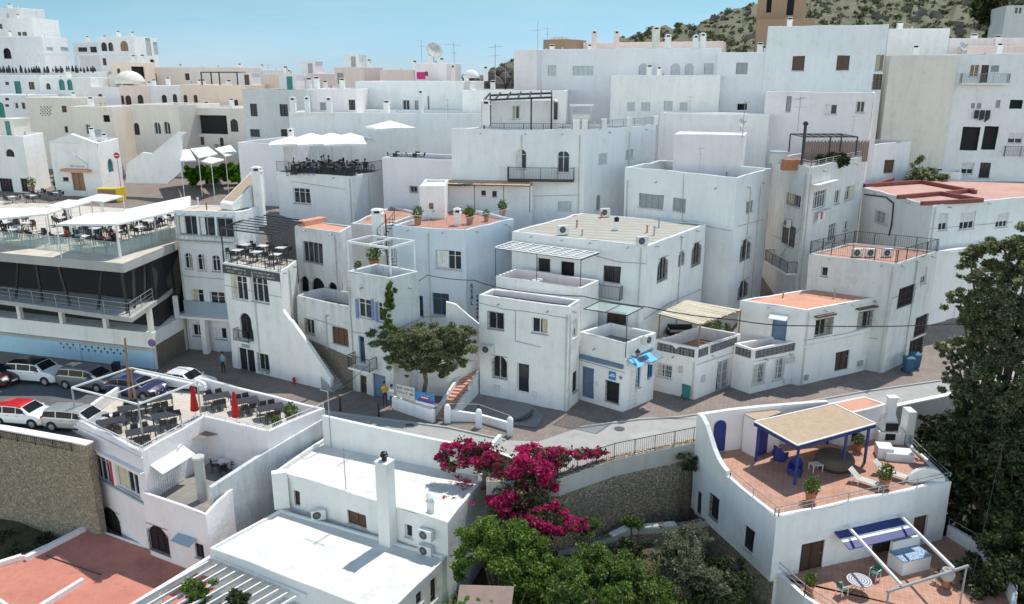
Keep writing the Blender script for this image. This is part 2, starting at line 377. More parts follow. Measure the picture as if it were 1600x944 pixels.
    if k in 'gGh' or (k == 'm'):
        g = MB(); d = .05 if k != 'G' else .12; t = .022
        gm = 'white_metal' if k == 'G' else 'black_metal'
        nb = max(3, int(W/.13))
        for i in range(nb+1):
            u = u0-.03+(W+.06)*i/nb; g.beam(P(u, v0-.02, d), P(u, v1+.02-(.0 if not arch else abs(i/nb-.5)*.5*W), d), t)
        for q in (v0, v0+H/3, v0+2*H/3, v1-.02): g.beam(P(u0-.04, q, d+.004), P(u1+.04, q, d+.004), t)
        for u in (u0-.035, u1+.035):
            for q in (v0+.01, v1-.03): g.beam(P(u, q, 0), P(u, q, d+.01), t)
        g.build('grille', gm, f)
    if not isdoor and not far and W > .4:
        sl = MB(); ubox(sl, A, U, n, u0-.06, u1+.06, v0-.07, v0-.003, .002, .09)
        sl.build('sill', 'grey_metal' if k in 'sw' and R.random() < .4 else 'fabric_grey', f)
HS = {}
def house(name, label, pts, d=None, z=None, ci=None, dep=None, ph=.35, th=.2, wall='white', roof='roof_white', zb=None, wins=(), cat='house', group=None, far=False, sink=.3, faces=None, auto=0):
    ci = (1 if len(pts) == 3 else 0) if ci is None else ci
    if z is None:
        p = pts[ci]; z = PD(p[0], p[1], d if d else p[2]).z
    Q = []
    for p in pts:
        if isinstance(p, Vector): Q.append(V((p.x, p.y, z)))
        elif len(p) == 3: Q.append(PXD(p[0], p[2], z))
        else: Q.append(PZ(p[0], p[1], z))
    if len(Q) == 2:
        e = (Q[1]-Q[0]).normalized(); q = V((-e.y, e.x, 0))*dep; Q += [Q[1]+q, Q[0]+q]
    elif len(Q) == 3:
        if dep:
            e = (Q[2]-Q[1]).normalized(); Q[2] = Q[1]+e*dep
        Q.append(Q[0]+Q[2]-Q[1])
    area = sum(Q[i].x*Q[(i+1) % len(Q)].y-Q[(i+1) % len(Q)].x*Q[i].y for i in range(len(Q)))
    if area < 0: Q = Q[::-1]
    n = len(Q)
    if zb is None: zb = min(T(q.x, q.y) for q in Q)-sink
    cx = sum(q.x for q in Q)/n; cy = sum(q.y for q in Q)/n
    root = empty(name, (cx, cy, zb), label, cat, group)
    info = dict(Q=Q, z=z, zb=zb, root=root, ph=ph, faces=[])
    HS[label] = info; root_info = info
    per = [[] for _ in Q]
    for i in range(n):
        A, B = Q[i], Q[(i+1) % n]; L = (B-A).length; U = (B-A)/L; nn = V((U.y, -U.x, 0))
        info['faces'].append((A, U, nn, L))
    cam0 = V((0, 0, HC))
    for w in wins:
        x0, y0, x1, y1, st = w[:5]; best = None
        xm, ym = (x0+x1)/2, (y0+y1)/2
        for i, (A, U, nn, L) in enumerate(info['faces']):
            if len(w) > 5 and w[5] != i: continue
            def hit(px, py):
                r = ray(px, py); den = r.dot(nn)
                if abs(den) < 1e-6: return None
                t = (A-cam0).dot(nn)/den; p = cam0+r*t
                return (p-A).dot(U), p.z, t, den
            h = hit(xm, ym)
            if h is None or h[3] >= 0 or h[2] <= 0: continue
            if -.05 <= h[0] <= L+.05 and zb < h[1] < z:
                if best is None or h[2] < best[0]:
                    ha, hb = hit(x0, ym), hit(x1, ym); va, vb = hit(xm, y1), hit(xm, y0)
                    u0 = max(.06, ha[0]); u1 = min(L-.06, hb[0])
                    v0 = max(zb+.02, va[1]); v1 = min(z-.05, vb[1])
                    if u1-u0 > .15 and v1-v0 > .15: best = (h[2], i, (u0, u1, v0, v1, st))
        if best is None:
            print('WINMISS', label, w); continue
        ok = True
        for o in per[best[1]]:
            a = best[2]
            if a[0] < o[1]+.02 and o[0] < a[1]+.02 and a[2] < o[3]+.02 and o[2] < a[3]+.02: ok = False
        if ok: per[best[1]].append(best[2])
        else: print('WINOVER', label, w)
    for _ in range(auto*6):
        if sum(len(p_) for p_ in per) >= len(wins)+auto: break
        i = R.randrange(n); A, U, nn, L = info['faces'][i]
        if nn.y > -.25 or L < 2: continue
        w_ = R.choice([.6, .8, .9, 1.1]); h_ = R.choice([.9, 1.1, 1.3, 1.9]); u0 = R.uniform(.5, max(.6, L-w_-.5)); v1 = z-ph-R.choice([.6, .7, 3.4, 3.5, 6.2]); a = (u0, u0+w_, v1-h_, v1, R.choice(['k', 'k', 'ka', 'w', 's', 'o', 'wa', 'S']))
        if a[2] < zb+.3 or a[1] > L-.2: continue
        if any(a[0] < o[1]+.5 and o[0] < a[1]+.5 and a[2] < o[3]+.4 and o[2] < a[3]+.4 for o in per[i]): continue
        per[i].append(a)
        if h_ > 1.5:
            b0 = MB(); ubox(b0, A, U, nn, a[0]-.5, a[1]+.5, a[2]-.15, a[2]-.02, .01, .8); b0.build('balcony_slab', wall, root)
            q_ = [A+U*(a[0]-.45)+nn*.05, A+U*(a[0]-.45)+nn*.75, A+U*(a[1]+.45)+nn*.75, A+U*(a[1]+.45)+nn*.05]
            rail(root, [V((p_.x, p_.y, a[2])) for p_ in q_], h=.95, sp=.2, name='balcony_railing')
    wm = MB(); ch = .035; near = not far
    cuts = []
    for (A, U, nn, L) in info['faces']:
        k_ = max(1, int(L/1.4)) if near else 1; cuts.append([L*j/k_ for j in range(k_)])
    Qs = [A+U*c_ for (A, U, nn, L), cs_ in zip(info['faces'], cuts) for c_ in cs_]; ns = len(Qs)
    for i, (A, U, nn, L) in enumerate(info['faces']):
        ws = per[i]
        P = lambda u, v, dd=0: V((A.x+U.x*u+nn.x*dd, A.y+U.y*u+nn.y*dd, v))
        us = sorted({0, L} | set(cuts[i]) | {w[0] for w in ws} | {w[1] for w in ws}); vs = sorted({zb, z-ch} | ({zb+(z-ch-zb)*j/4 for j in (1, 2, 3)} if near else set()) | {w[2] for w in ws} | {min(w[3], z-ch-.01) for w in ws})
        for a, b_ in zip(us, us[1:]):
            for c, e in zip(vs, vs[1:]):
                um, vm = (a+b_)/2, (c+e)/2
                if any(w[0] < um < w[1] and w[2] < vm < w[3] for w in ws): continue
                wm.poly([P(a, c), P(b_, c), P(b_, e), P(a, e)])
        for w in ws:
            u0, u1, v0, v1, st = w; arch = len(st) > 1 and st.endswith('a')
            if arch:
                h = min((u1-u0)/2, (v1-v0)*.6); ap = arc_pts(u0, u1, v1, h)
                m_ = len(ap)//2
                wm.poly([P(u0, v1)]+[P(*q) for q in ap[:m_+1]]); wm.poly([P(*q) for q in ap[m_:]]+[P(u1, v1)])
                for q, r_ in zip(ap, ap[1:]): wm.poly([P(*q), P(*q, -REV), P(*r_, -REV), P(*r_)])
                top = v1-h
            else:
                top = v1; wm.poly([P(u0, v1), P(u0, v1, -REV), P(u1, v1, -REV), P(u1, v1)])
            wm.poly([P(u0, v0), P(u0, v0, -REV), P(u0, top, -REV), P(u0, top)])
            wm.poly([P(u1, v0, -REV), P(u1, v0), P(u1, top), P(u1, top, -REV)])
            wm.poly([P(u0, v0, -REV), P(u0, v0), P(u1, v0), P(u1, v0, -REV)])
    lo = [V((q.x, q.y, z-ch)) for q in Qs]
    t1 = offset_poly(Qs, ch); t2 = offset_poly(Qs, th-ch); t3 = [V((q.x, q.y, z-ch)) for q in offset_poly(Qs, th)]
    t4 = [V((q.x, q.y, z-ph)) for q in t3]
    loops = [lo, t1, t2, t3, t4] if ph > ch else [lo, t1]
    for la, lb in zip(loops, loops[1:]):
        for i in range(ns): wm.poly([la[i], la[(i+1) % ns], lb[(i+1) % ns], lb[i]])
    if near:
        for p_ in wm.v:
            f_ = max(0, min(1, (p_.z-zb)/max(.5, z-zb))); a_, b2_, c_ = p_.x*1.3+p_.z*.7, p_.y*1.1-p_.z*.9, p_.x*.8+p_.y*1.7
            p_.z += .04*f_*(math.sin(c_)+.6*math.sin(2.7*a_+1)); p_.x += .022*math.sin(b2_*1.3+1)+.012*math.sin(3.1*p_.z+b2_); p_.y += .022*math.sin(a_*1.2+2)+.012*math.sin(2.7*p_.z+a_)
    wm.build('wall', wall, root)
    rf = MB()
    if ph > ch: rf.poly([V((q.x, q.y, z-ph+.004)) for q in offset_poly(Q, th-.03)])
    else: rf.poly([V((q.x, q.y, z)) for q in offset_poly(Q, .06)])
    rf.build('roof', roof, root)
    for i in range(n):
        A, U, nn, L = info['faces'][i]
        for w in per[i]: window(root, A, U, nn, w, far)
    info['floor'] = z-ph
    return info
def rail(parent, pts, h=.95, sp=.13, mat='black_metal', name='railing', r=.012, posts=1.6, top=.035, bars=True, mid=False):
    mb = MB()
    for a, b_ in zip(pts, pts[1:]):
        a, b_ = V(a), V(b_); L = (b_-a).length; up = V((0, 0, h))
        if L < .05: continue
        mb.beam(a+up, b_+up, top)
        if bars:
            mb.beam(a+V((0, 0, .1)), b_+V((0, 0, .1)), .02)
            k = max(1, int(L/sp))
            for i in range(1, k): p = a.lerp(b_, i/k); mb.beam(p+V((0, 0, .1)), p+up, r*1.6)
        if mid:
            for q in (.35, .65): mb.beam(a+up*q, b_+up*q, .022)
        k = max(1, int(round(L/posts)))
        for i in range(k+1): p = a.lerp(b_, i/k); mb.beam(p, p+V((0, 0, h+.02)), .04)
    return mb.build(name, mat, parent)
def edge(info, i, t0=0, t1=1, z=None, inset=.1):
    A, U, nn, L = info['faces'][i]; z = info['z'] if z is None else z
    a = A+U*(L*t0)-nn*inset; b_ = A+U*(L*t1)-nn*inset
    return [V((a.x, a.y, z)), V((b_.x, b_.y, z))]
def on_wall(info, px, py, i=None):
    cam0 = V((0, 0, HC)); best = None
    for j, (A, U, nn, L) in enumerate(info['faces']):
        if i is not None and i != j: continue
        r = ray(px, py); den = r.dot(nn)
        if den >= 0 and i is None: continue
        t = (A-cam0).dot(nn)/den; p = cam0+r*t; u = (p-A).dot(U)
        if i is not None or -.3 <= u <= L+.3:
            if best is None or t < best[0]: best = (t, p, nn, U)
    if best is None: print('ONWALL', info['root']['label'], px, py); A, U, nn, L = info['faces'][0]; return PD(px, py, A.y), nn, U
    return best[1:]
# ---- generic fixtures
def chimney(x, y, z, w=.5, h=1.6, label='', mat='white', rz=0, cap='white', group=None, cat='chimney', hat=True):
    r = empty('chimney', (x, y, z), label, cat, group)
    m = MB(); m.box((x, y, z-.2), (w, w, h+.2), rz); m.box((x, y, z+h-.02), (w*1.22, w*1.22, .08), rz); m.build('stack', mat, r)
    if hat:
        k = MB()
        for a in (-1, 1):
            for b_ in (-1, 1):
                dx, dy = a*w*.4, b_*w*.4; k.box((x+dx*math.cos(rz)-dy*math.sin(rz), y+dx*math.sin(rz)+dy*math.cos(rz), z+h+.06), (w*.16, w*.16, .2), rz)
        k.box((x, y, z+h+.26), (w*1.1, w*1.1, .07), rz); k.box((x, y, z+h+.33), (w*.6, w*.6, .08), rz); k.build('cap', cap, r)
        d = MB(); d.box((x, y, z+h+.06), (w*.5, w*.5, .19), rz); d.build('flue', 'void', r)
    return r
def mk_ac():
    r = empty('air_conditioner', (0, 0, 0), None, 'air conditioner')
    m = MB(); m.box((0, 0, .06), (.85, .32, .62)); m.box((-.3, 0, 0), (.08, .34, .06)); m.box((.3, 0, 0), (.08, .34, .06)); m.build('casing', 'plastic_white', r)
    g = MB(); g.tube((-.1, -.165, .37), (-.1, -.172, .37), .25, n=20)
    g.build('fan_grille', 'dark', r)
    k = MB()
    for q in (.08, .16, .24):
        for i in range(20):
            t0, t1 = 2*math.pi*i/20, 2*math.pi*(i+1)/20
            k.beam((-.1+q*math.cos(t0), -.178, .37+q*math.sin(t0)), (-.1+q*math.cos(t1), -.178, .37+q*math.sin(t1)), .012)
    for i in range(8): t = math.pi*i/4; k.beam((-.1, -.18, .37), (-.1+.25*math.cos(t), -.18, .37+.25*math.sin(t)), .01)
    k.build('guard', 'grey_metal', r); return r
AC = Proto(mk_ac)
def mk_ant():
    r = empty('antenna', (0, 0, 0), None, 'antenna')
    m = MB(); m.tube((0, 0, 0), (0, 0, 2.6), .022, n=6); m.build('mast', 'grey_metal', r)
    b_ = MB(); b_.tube((-.55, 0, 2.35), (.75, 0, 2.45), .014, n=5)
    for i in range(9): x = -.5+i*.14; b_.tube((x, -.22+.01*i, 2.355+i*.011), (x, .22-.01*i, 2.355+i*.011), .008, n=4)
    b_.tube((0, -.5, 1.8), (0, .5, 1.8), .012, n=5)
    for i in range(5): y = -.45+i*.22; b_.tube((-.16, y, 1.8), (.16, y, 1.8), .007, n=4)
    b_.build('aerial', 'grey_metal', r); return r
ANT = Proto(mk_ant)
def mk_dish():
    r = empty('satellite_dish', (0, 0, 0), None, 'satellite dish')
    m = MB(); m.lathe((0, 0, 0), [(0.02, 0), (.18, .02), (.33, .065), (.42, .11), (.40, .115), (.31, .075), (.16, .03), (.01, .012)], 20)
    d = m.build('reflector', 'fabric_grey', r, smooth=True); d.rotation_euler = (rad(62), 0, 0); d.location = (0, 0, .55)
    k = MB(); k.tube((0, 0, 0), (0, .04, .55), .025, n=6); k.tube((0, -.05, .3), (0, -.42, .7), .012, n=5); k.box((0, -.43, .66), (.06, .08, .1)); k.build('mount', 'grey_metal', r)
    return r
DISH = Proto(mk_dish)
def mk_pot():
    r = empty('potted_plant', (0, 0, 0), None, 'potted plant')
    m = MB(); m.lathe((0, 0, 0), [(.15, 0), (.2, .3), (.24, .34), (.24, .4), (.2, .4), (.19, .34)], 14); m.build('pot', 'pot', r, smooth=False)
    leaves('foliage', [((0, 0, .68), (.3, .3, .32))], 240, .075, 'leaf', r, org=(0, 0, 0)); return r
# ---- foliage as many small leaf faces
def leaves(name, blobs, n, size, mat, parent=None, org=(0, 0, 0), hollow=.45, aspect=1.7, seed=None, gap=0.0, jitter=.35):
    rs = NP if seed is None else np.random.RandomState(seed)
    vol = np.array([b_[1][0]*b_[1][1]*b_[1][2] for b_ in blobs])**.67; pr = vol/vol.sum()
    idx = rs.choice(len(blobs), n, p=pr)
    c = np.array([b_[0] for b_ in blobs], float)[idx]; s = np.array([b_[1] for b_ in blobs], float)[idx]
    d = rs.normal(size=(n, 3)); d /= np.linalg.norm(d, axis=1)[:, None]
    rr = hollow+(1-hollow)*rs.rand(n)**.7
    lump = 1+.16*np.sin(d[:, 0]*5+idx)*np.sin(d[:, 1]*6+idx*2)+.12*np.sin(d[:, 2]*9+idx)+.10*rs.normal(size=n)*jitter*2
    p = c+d*s*(rr*lump)[:, None]
    if gap > 0:
        g = np.sin(p[:, 0]*2.3)*np.sin(p[:, 1]*2.1+1)*np.sin(p[:, 2]*2.6+2)+.35*np.sin(p[:, 0]*5.1+p[:, 2]*4.3)
        p = p[g > -1+gap]
        n = len(p)
    a = rs.normal(size=(n, 3)); a /= np.linalg.norm(a, axis=1)[:, None]
    t = rs.normal(size=(n, 3)); b2 = np.cross(a, t); b2 /= np.linalg.norm(b2, axis=1)[:, None]
    sz = size*(.6+.8*rs.rand(n))[:, None]
    a = a*sz*aspect*.5; b2 = b2*sz*.5
    vs = np.stack([p-a, p+b2, p+a, p-b2], 1).reshape(-1, 3)-np.array(org)
    me = bpy.data.meshes.new(name); me.vertices.add(4*n); me.vertices.foreach_set('co', vs.ravel())
    me.loops.add(4*n); me.loops.foreach_set('vertex_index', np.arange(4*n)); me.polygons.add(n)
    me.polygons.foreach_set('loop_start', np.arange(0, 4*n, 4)); me.update(calc_edges=True)
    me.materials.append(MT[mat]); o = bpy.data.objects.new(name, me); C.objects.link(o)
    if parent: o.parent = parent
    else: o.location = V(org)
    ORG[o] = V(org); return o
POT = Proto(mk_pot)
def plant(name, label, cat, base, blobs, n, size, mat, stems=3, gap=.35, group=None, hollow=.4, trunk_r=.06, mat2='bark'):
    base = V(base); r = empty(name, base, label, cat, group)
    leaves('foliage', clump(blobs, 9, .42, n)+list(blobs)[:0] if n > 2000 else blobs, n, size, mat, r, org=tuple(base), gap=gap*.5, hollow=.3)
    m = MB()
    for b_ in blobs[:max(1, stems*3)]:
        c = V(b_[0]); mid = base.lerp(c, .5)+V((R.uniform(-.2, .2), R.uniform(-.2, .2), 0))
        m.tube(base, mid, trunk_r, trunk_r*.7, 6); m.tube(mid, c, trunk_r*.7, trunk_r*.25, 6)
        for _ in range(2):
            e = c+V((R.uniform(-1, 1)*b_[1][0]*.6, R.uniform(-1, 1)*b_[1][1]*.6, R.uniform(0, 1)*b_[1][2]*.6)); m.tube(mid.lerp(c, .6), e, trunk_r*.35, trunk_r*.12, 5)
    m.build('stem', mat2, r); return r
def text(parent, s, p, U, nn, size, mat, ext=.008, name='lettering', vertical=False):
    cu = bpy.data.curves.new(name, 'FONT'); cu.body = s; cu.size = size; cu.extrude = ext; cu.align_x = 'CENTER'; cu.align_y = 'CENTER'
    if vertical: cu.space_line = .85
    o = bpy.data.objects.new(name, cu); cu.materials.append(MT[mat]); C.objects.link(o)
    up = U.cross(V(nn)).normalized()*-1 if False else V(nn).cross(V(U)).normalized()
    M = Matrix((V(U), up, V(nn))).transposed().to_4x4(); M.translation = V(p)
    dg = bpy.context.evaluated_depsgraph_get(); me = bpy.data.meshes.new_from_object(o.evaluated_get(dg)); bpy.data.objects.remove(o)
    L = ORG.get(parent, V((0, 0, 0)))
    me.transform(Matrix.Translation(-L) @ M); o = bpy.data.objects.new(name, me); C.objects.link(o)
    if parent: o.parent = parent
    else: o.location = L
    return o

def clump(blobs, k=12, f=.36, seed=1):
    rs = random.Random(seed); out = []
    for c, r_ in blobs:
        for _ in range(k):
            d = V((rs.gauss(0, 1), rs.gauss(0, 1), rs.gauss(0, 1)+.25)).normalized()*rs.uniform(.35, 1.02)
            g = f*rs.uniform(.55, 1.25)
            out.append(((c[0]+d.x*r_[0], c[1]+d.y*r_[1], c[2]+d.z*r_[2]), (r_[0]*g, r_[1]*g, r_[2]*g*.8)))
    return out

def scribble(parent, p, U, nn, w, h, mat, rows=1, seed=1, name='lettering'):
    rs = random.Random(seed); m = MB(); A = V((p.x, p.y, 0))-U*(w/2)
    for r_ in range(rows):
        u = 0; z_ = p.z+h/2-h*(r_+.5)/rows; hh = h/rows*.55
        while u < w-.06:
            du = rs.uniform(.04, .09)*(h/rows)/.25; k = rs.random()
            if k > .18:
                ubox(m, A, U, nn, u, min(w, u+du*.35), z_-hh/2, z_+hh/2*(1 if rs.random() < .3 else .6), 0, .008)
                if k > .5: ubox(m, A, U, nn, u+du*.35, min(w, u+du*.9), z_+hh*rs.choice((-.45, .1)), z_+hh*.28*rs.choice((-1, 1))+.02, 0, .007)
            u += du*1.25
    m.build(name, mat, parent)
# ============================================================ SETTING
def strip_sheet(name, rows, mat, kind='structure', label=None, cat=None):
    m = MB()
    for r0, r1 in zip(rows, rows[1:]):
        for i in range(len(r0)-1): m.poly([r0[i], r0[i+1], r1[i+1], r1[i]])
    o = m.build(name, mat); tag(o, label, cat, None, kind); return o
xs = [-400, -200, -120, -90]+[-80+1.5*i for i in range(110)]+[90, 100, 130, 200, 400]
ss = [0, 1, 2, 4, 6, 8]+[9+.75*i for i in range(60)]+[56, 60, 66, 74, 84, 96, 110, 130, 160, 200]
rows = []
for s_ in ss:
    rows.append([V((x, lerp(YW, x)+s_, T(x, lerp(YW, x)+s_)-.03+(-.5*max(0, s_-115)))) for x in xs])
strip_sheet('ground', rows, 'paving')
m = MB(); m.poly([(-9000, -6000, -160), (9000, -6000, -160), (60000, 45000, -160), (-60000, 45000, -160)]); tag(m.build('sea', 'sea'), kind='structure')
# lower garden ground in front of the retaining walls
def TG(x, y):
    z = -6.6-.05*max(0, 38-y)+.35*math.sin(x*.6)*math.sin(y*.5)
    z += 1.4*sst(-1, 3, x)*(1-sst(10, 12, x))*sst(34, 40, y)
    z -= sst(22, 34, x)*3.5
    return z
gx = [-300, -120, -90, -70]+[-60+1.5*i for i in range(90)]+[90, 120, 160, 400]; gy = [-40, -10, 0, 10, 18, 22]+[24+1.2*i for i in range(42)]
m = MB()
for y0, y1 in zip(gy, gy[1:]):
    for x0, x1 in zip(gx, gx[1:]):
        if y0 > max(lerp(YW, x0), lerp(YW, x1))+1: continue
        m.poly([(x0, y0, TG(x0, y0)), (x1, y0, TG(x1, y0)), (x1, y1, TG(x1, y1)), (x0, y1, TG(x0, y1))])
tag(m.build('garden_ground', 'soil'), kind='structure')
# road: asphalt sheet (centre line from photo pixels on z=0)
def sheet(name, pix, mat, z, kind='structure'):
    m = MB(); m.poly([PZ(p[0], p[1], z) if not isinstance(p, Vector) else p for p in pix]); o = m.build(name, mat); tag(o, kind=kind); return o
roadN = [(-260, 548), (0, 566), (130, 590), (260, 608), (400, 628), (500, 642), (600, 655), (700, 668), (790, 688), (842, 690), (905, 668), (1000, 655), (1060, 652), (1120, 643), (1230, 634), (1350, 612), (1490, 592), (1640, 570), (1800, 550)]
roadS = [(-260, 640), (0, 664), (90, 682), (170, 640), (310, 618), (502, 656), (597, 672), (690, 691), (760, 704), (870, 742), (930, 722), (1010, 703), (1075, 690), (1120, 684), (1230, 664), (1350, 643), (1490, 612), (1640, 588), (1800, 568)]
def strip2(name, n_, s_, mat, z):
    m = MB()
    for i in range(len(n_)-1): m.poly([PZ(*s_[i], z), PZ(*s_[i+1], z), PZ(*n_[i+1], z), PZ(*n_[i], z)])
    o = m.build(name, mat); tag(o, kind='structure')
strip2('road', roadN[4:], roadS[4:], 'asphalt', .012)
strip2('road', roadN[:5], roadS[:5], 'asphalt_shaded', .012)  # left stretch: shade of the deck building put into the asphalt colour
kb = MB()
for a, b_ in zip(roadN[3:], roadN[4:]):
    if 8 <= roadN.index(a) <= 9: continue
    kb.beam(PZ(*a, .05), PZ(*b_, .05), .16, .11)
tag(kb.build('kerb', 'concrete'), kind='structure')
sheet('courtyard', [(745, 615), (806, 612), (850, 650), (838, 668), (800, 664), (700, 648), (705, 625)], 'tile_grey', .02)
mk = MB()
for x in range(7):
    a = PZ(20+x*46, 628+x*8.2, .02); b_ = PZ(2+x*46, 648+x*8.6, .02); mk.beam(a, b_, .1, .006)
tag(mk.build('road_markings', 'white_metal'), kind='structure')
# hill
def ridge(px):
    return lerp([(500, 125), (760, 122), (785, 103), (800, 94), (830, 90), (900, 88), (960, 66), (1019, 43), (1049, 46), (1100, 33), (1184, 6), (1280, -25), (1400, -50), (1600, -80), (1900, -110), (2400, -100)], px)
rows = []
for k, y in enumerate([128, 145, 165, 190, 215, 240, 265, 290, 320, 420]):
    row = []
    for px in range(560, 2300, 12):
        t = min(1, (y-128)/(320-128)); tt = t**1.15
        zr = PD(px, ridge(px), 320).z
        z = 13+(zr-13)*tt+ (NP.rand()-.5)*2.4*(.3+t)
        if y > 330: z = zr-25
        x = (px-800)/F*(y*cp-(z-HC)*sp)
        row.append(V((x, y, z)))
    rows.append(row)
strip_sheet('hill', rows, 'hill_soil')
HR = rows
blobs = []
def hill_pt():
    k = R.randrange(len(HR)-3)+1; i = R.randrange(10, len(HR[0])-2); a, b_ = HR[k][i], HR[k+1][i]
    t = R.random(); return a.lerp(b_, t)+V((R.uniform(-2, 2), 0, 0))
for _ in range(4200):
    p = hill_pt(); s_ = R.uniform(.4, 1.2)*(1.7 if R.random() < .08 else 1); blobs.append(((p.x, p.y, p.z+s_*.3), (s_, s_, s_*.7)))
tag(leaves('scrub', blobs, 150000, .38, 'leaf_scrub', hollow=.3), 'dark green scrub scattered over the dry hillside above the town', 'scrub', kind='stuff')
m = MB()
for _ in range(420):
    p = hill_pt(); s_ = R.uniform(.5, 2.4); q = []
    for dx, dy in ((-1, -1), (1, -1), (1, 1), (-1, 1)): q.append(p+V((dx*s_*R.uniform(.5, 1), dy*s_*R.uniform(.4, 1), -.8)))
    for dx, dy in ((-1, -1), (1, -1), (1, 1), (-1, 1)): q.append(p+V((dx*s_*R.uniform(.2, .8), dy*s_*R.uniform(.2, .8), s_*R.uniform(.3, .8))))
    m.hexa(q)
tag(m.build('rocks', 'rock'), 'bare rocks sticking out of the scrub covered hillside', 'rocks', kind='stuff')

# ============================================================ RETAINING WALLS
def wall_run(name, label, pix, z0s, mat, th=.5, zb=-9, cat='wall', cap=None, band=None):
    P = [PZ(p[0], p[1], z0s if not isinstance(z0s, (list, tuple)) else z0s[i]) if not isinstance(p, Vector) else p for i, p in enumerate(pix)]
    r = empty(name, (P[0].x, P[0].y, zb), label, cat); m = MB()
    for a, b_ in zip(P, P[1:]):
        d = (b_-a).to_2d().normalized(); n_ = V((-d.y, d.x, 0))*th
        m.hexa([V((a.x, a.y, zb)), V((b_.x, b_.y, zb)), V((b_.x, b_.y, zb))+n_, V((a.x, a.y, zb))+n_, a, b_, b_+n_, a+n_])
    m.build('masonry', mat, r)
    if cap:
        k = MB()
        for a, b_ in zip(P, P[1:]):
            d = (b_-a).to_2d().normalized(); n_ = V((-d.y, d.x, 0)); o = -n_*.05; up = V((0, 0, .09))
            k.hexa([a+o, b_+o, b_+n_*(th+.05), a+n_*(th+.05), a+o+up, b_+o+up, b_+n_*(th+.05)+up, a+n_*(th+.05)+up])
        k.build('coping', cap, r)
    if band:
        k = MB()
        for a, b_ in zip(P, P[1:]):
            d = (b_-a).to_2d().normalized(); n_ = V((-d.y, d.x, 0)); o = -n_*.06; dn = V((0, 0, -band))
            k.hexa([a+o+dn, b_+o+dn, b_+n_*.02+dn, a+n_*.02+dn, a+o, b_+o, b_+n_*.02, a+n_*.02])
        k.build('render_band', 'concrete', r)
    return r, P
r, P = wall_run('retaining_wall', 'tall ochre rubble stone retaining wall below the parked cars', [(-260, 640), (0, 672), (112, 692), (135, 697)], .35, 'stone_fine', cap='pinkwhite')
rail(r, [p+V((0, -.12, -.55)) for p in P[:3]], h=.55, sp=.16, r=.008)
r, P = wall_run('retaining_wall', 'dark stone retaining wall with a smooth grey upper band, beside the bougainvillea', [(760, 752), (872, 748), (960, 718), (1084, 692), (1100, 689)], .1, 'stone_grey', band=1.1)
rail(r, [p+V((0, .12, 0)) for p in P[1:]], h=1.0, sp=.15, r=.01)
wall_run('retaining_wall', 'shaded grey retaining wall topped with a white coping, under the big tree', [(1384, 640), (1440, 628), (1560, 603), (1680, 585)], .35, 'concrete', cap='bright', th=.3, zb=-11)
wall_run('garden_wall', 'low crumbling stone garden wall with a broken white coping', [(872, 862), (945, 842), (985, 826), (1060, 822), (1112, 812)], [-4.6, -4.6, -4.2, -4.3, -4.2], 'stone_grey', th=.35, zb=-8, band=.4)
k = MB(); k.beam(PZ(955, 838, -4.25)+V((0, .15, 0)), PZ(984, 824, -4.15)+V((0, .15, 0)), .4, .1); k.beam(PZ(990, 826, -4.22)+V((0, .15, 0)), PZ(1056, 820, -4.24)+V((0, .15, 0)), .4, .1)
tag(k.build('wall_coping', 'bright'), 'white coping left on the crumbling garden wall', 'wall coping')

# ============================================================ FRONT ROW
Ah = house('town_house', 'tall light blue house with glazed top floor beside the terrace restaurant', [(271, 328), (367, 332), (402, 323)], ci=0, d=64.3, wall='cool', roof='roof_beige', ph=.12, wins=[
    (279, 337, 308, 367, 'c'), (311, 339, 336, 369, 'c'), (339, 341, 365, 371, 'c'), (288, 395, 301, 420, 'wa'), (308, 397, 323, 423, 'wa'), (331, 399, 344, 424, 'wa'),
    (300, 452, 319, 480, 'w'), (329, 456, 352, 484, 'w'), (301, 507, 317, 525, 'w'), (337, 512, 354, 530, 'w')])
A, U, nn, L = Ah['faces'][0]
m = MB(); ubox(m, A, U, nn, -.0, L-.1, 3.2, 4.3, .01, .12); m.build('band', 'greyblue', Ah['root'])
m = MB(); ubox(m, A, U, nn, .0, L-.1, 3.02, 3.2, .01, 1.0); ubox(m, A, U, nn, 1.9, 2.35, 0, 3.02, .5, .95); m.build('porch', 'white', Ah['root'])
m = MB(); ubox(m, A, U, nn, .1, L, Ah['z']-2.55, Ah['z']-2.42, .01, .5); m.build('ledge', 'fabric_grey', Ah['root'])
rail(Ah['root'], [A+U*.2+nn*.4+V((0, 0, -2.42)), A+U*L+nn*.4+V((0, 0, -2.42))], h=.5, sp=.4, mat='grey_metal')
Bh = house('restaurant_building', 'white house with a black pergola restaurant terrace on its roof', [(348, 411), (437, 425), (463, 408)], d=57, ph=.08, wall='white', roof='tile_cream', wins=[
    (362, 431, 386, 468, 'w'), (392, 434, 419, 472, 'w'), (376, 490, 394, 530, 'ka'), (373, 545, 398, 582, 'D'), (404, 553, 420, 579, 'g')])
A, U, nn, L = Bh['faces'][0]
m = MB(); ubox(m, A, U, nn, 0, L, Bh['z']-.75, Bh['z']-.1, .02, .08); m.build('sign_board', 'granite', Bh['root'])
for u in (.25, .75): scribble(Bh['root'], A+U*(L*u)+nn*.085+V((0, 0, -.42)), U, nn, L*.36, .5, 'fabric_grey', 2, int(u*8))
p, n2, U2 = on_wall(Bh, 385, 531)
m = MB(); a = p-U2*.8; ubox(m, V((a.x, a.y, 0)), U2, n2, 0, 1.6, p.z-.12, p.z, .01, .55); m.build('balcony_slab', 'white', Bh['root'])
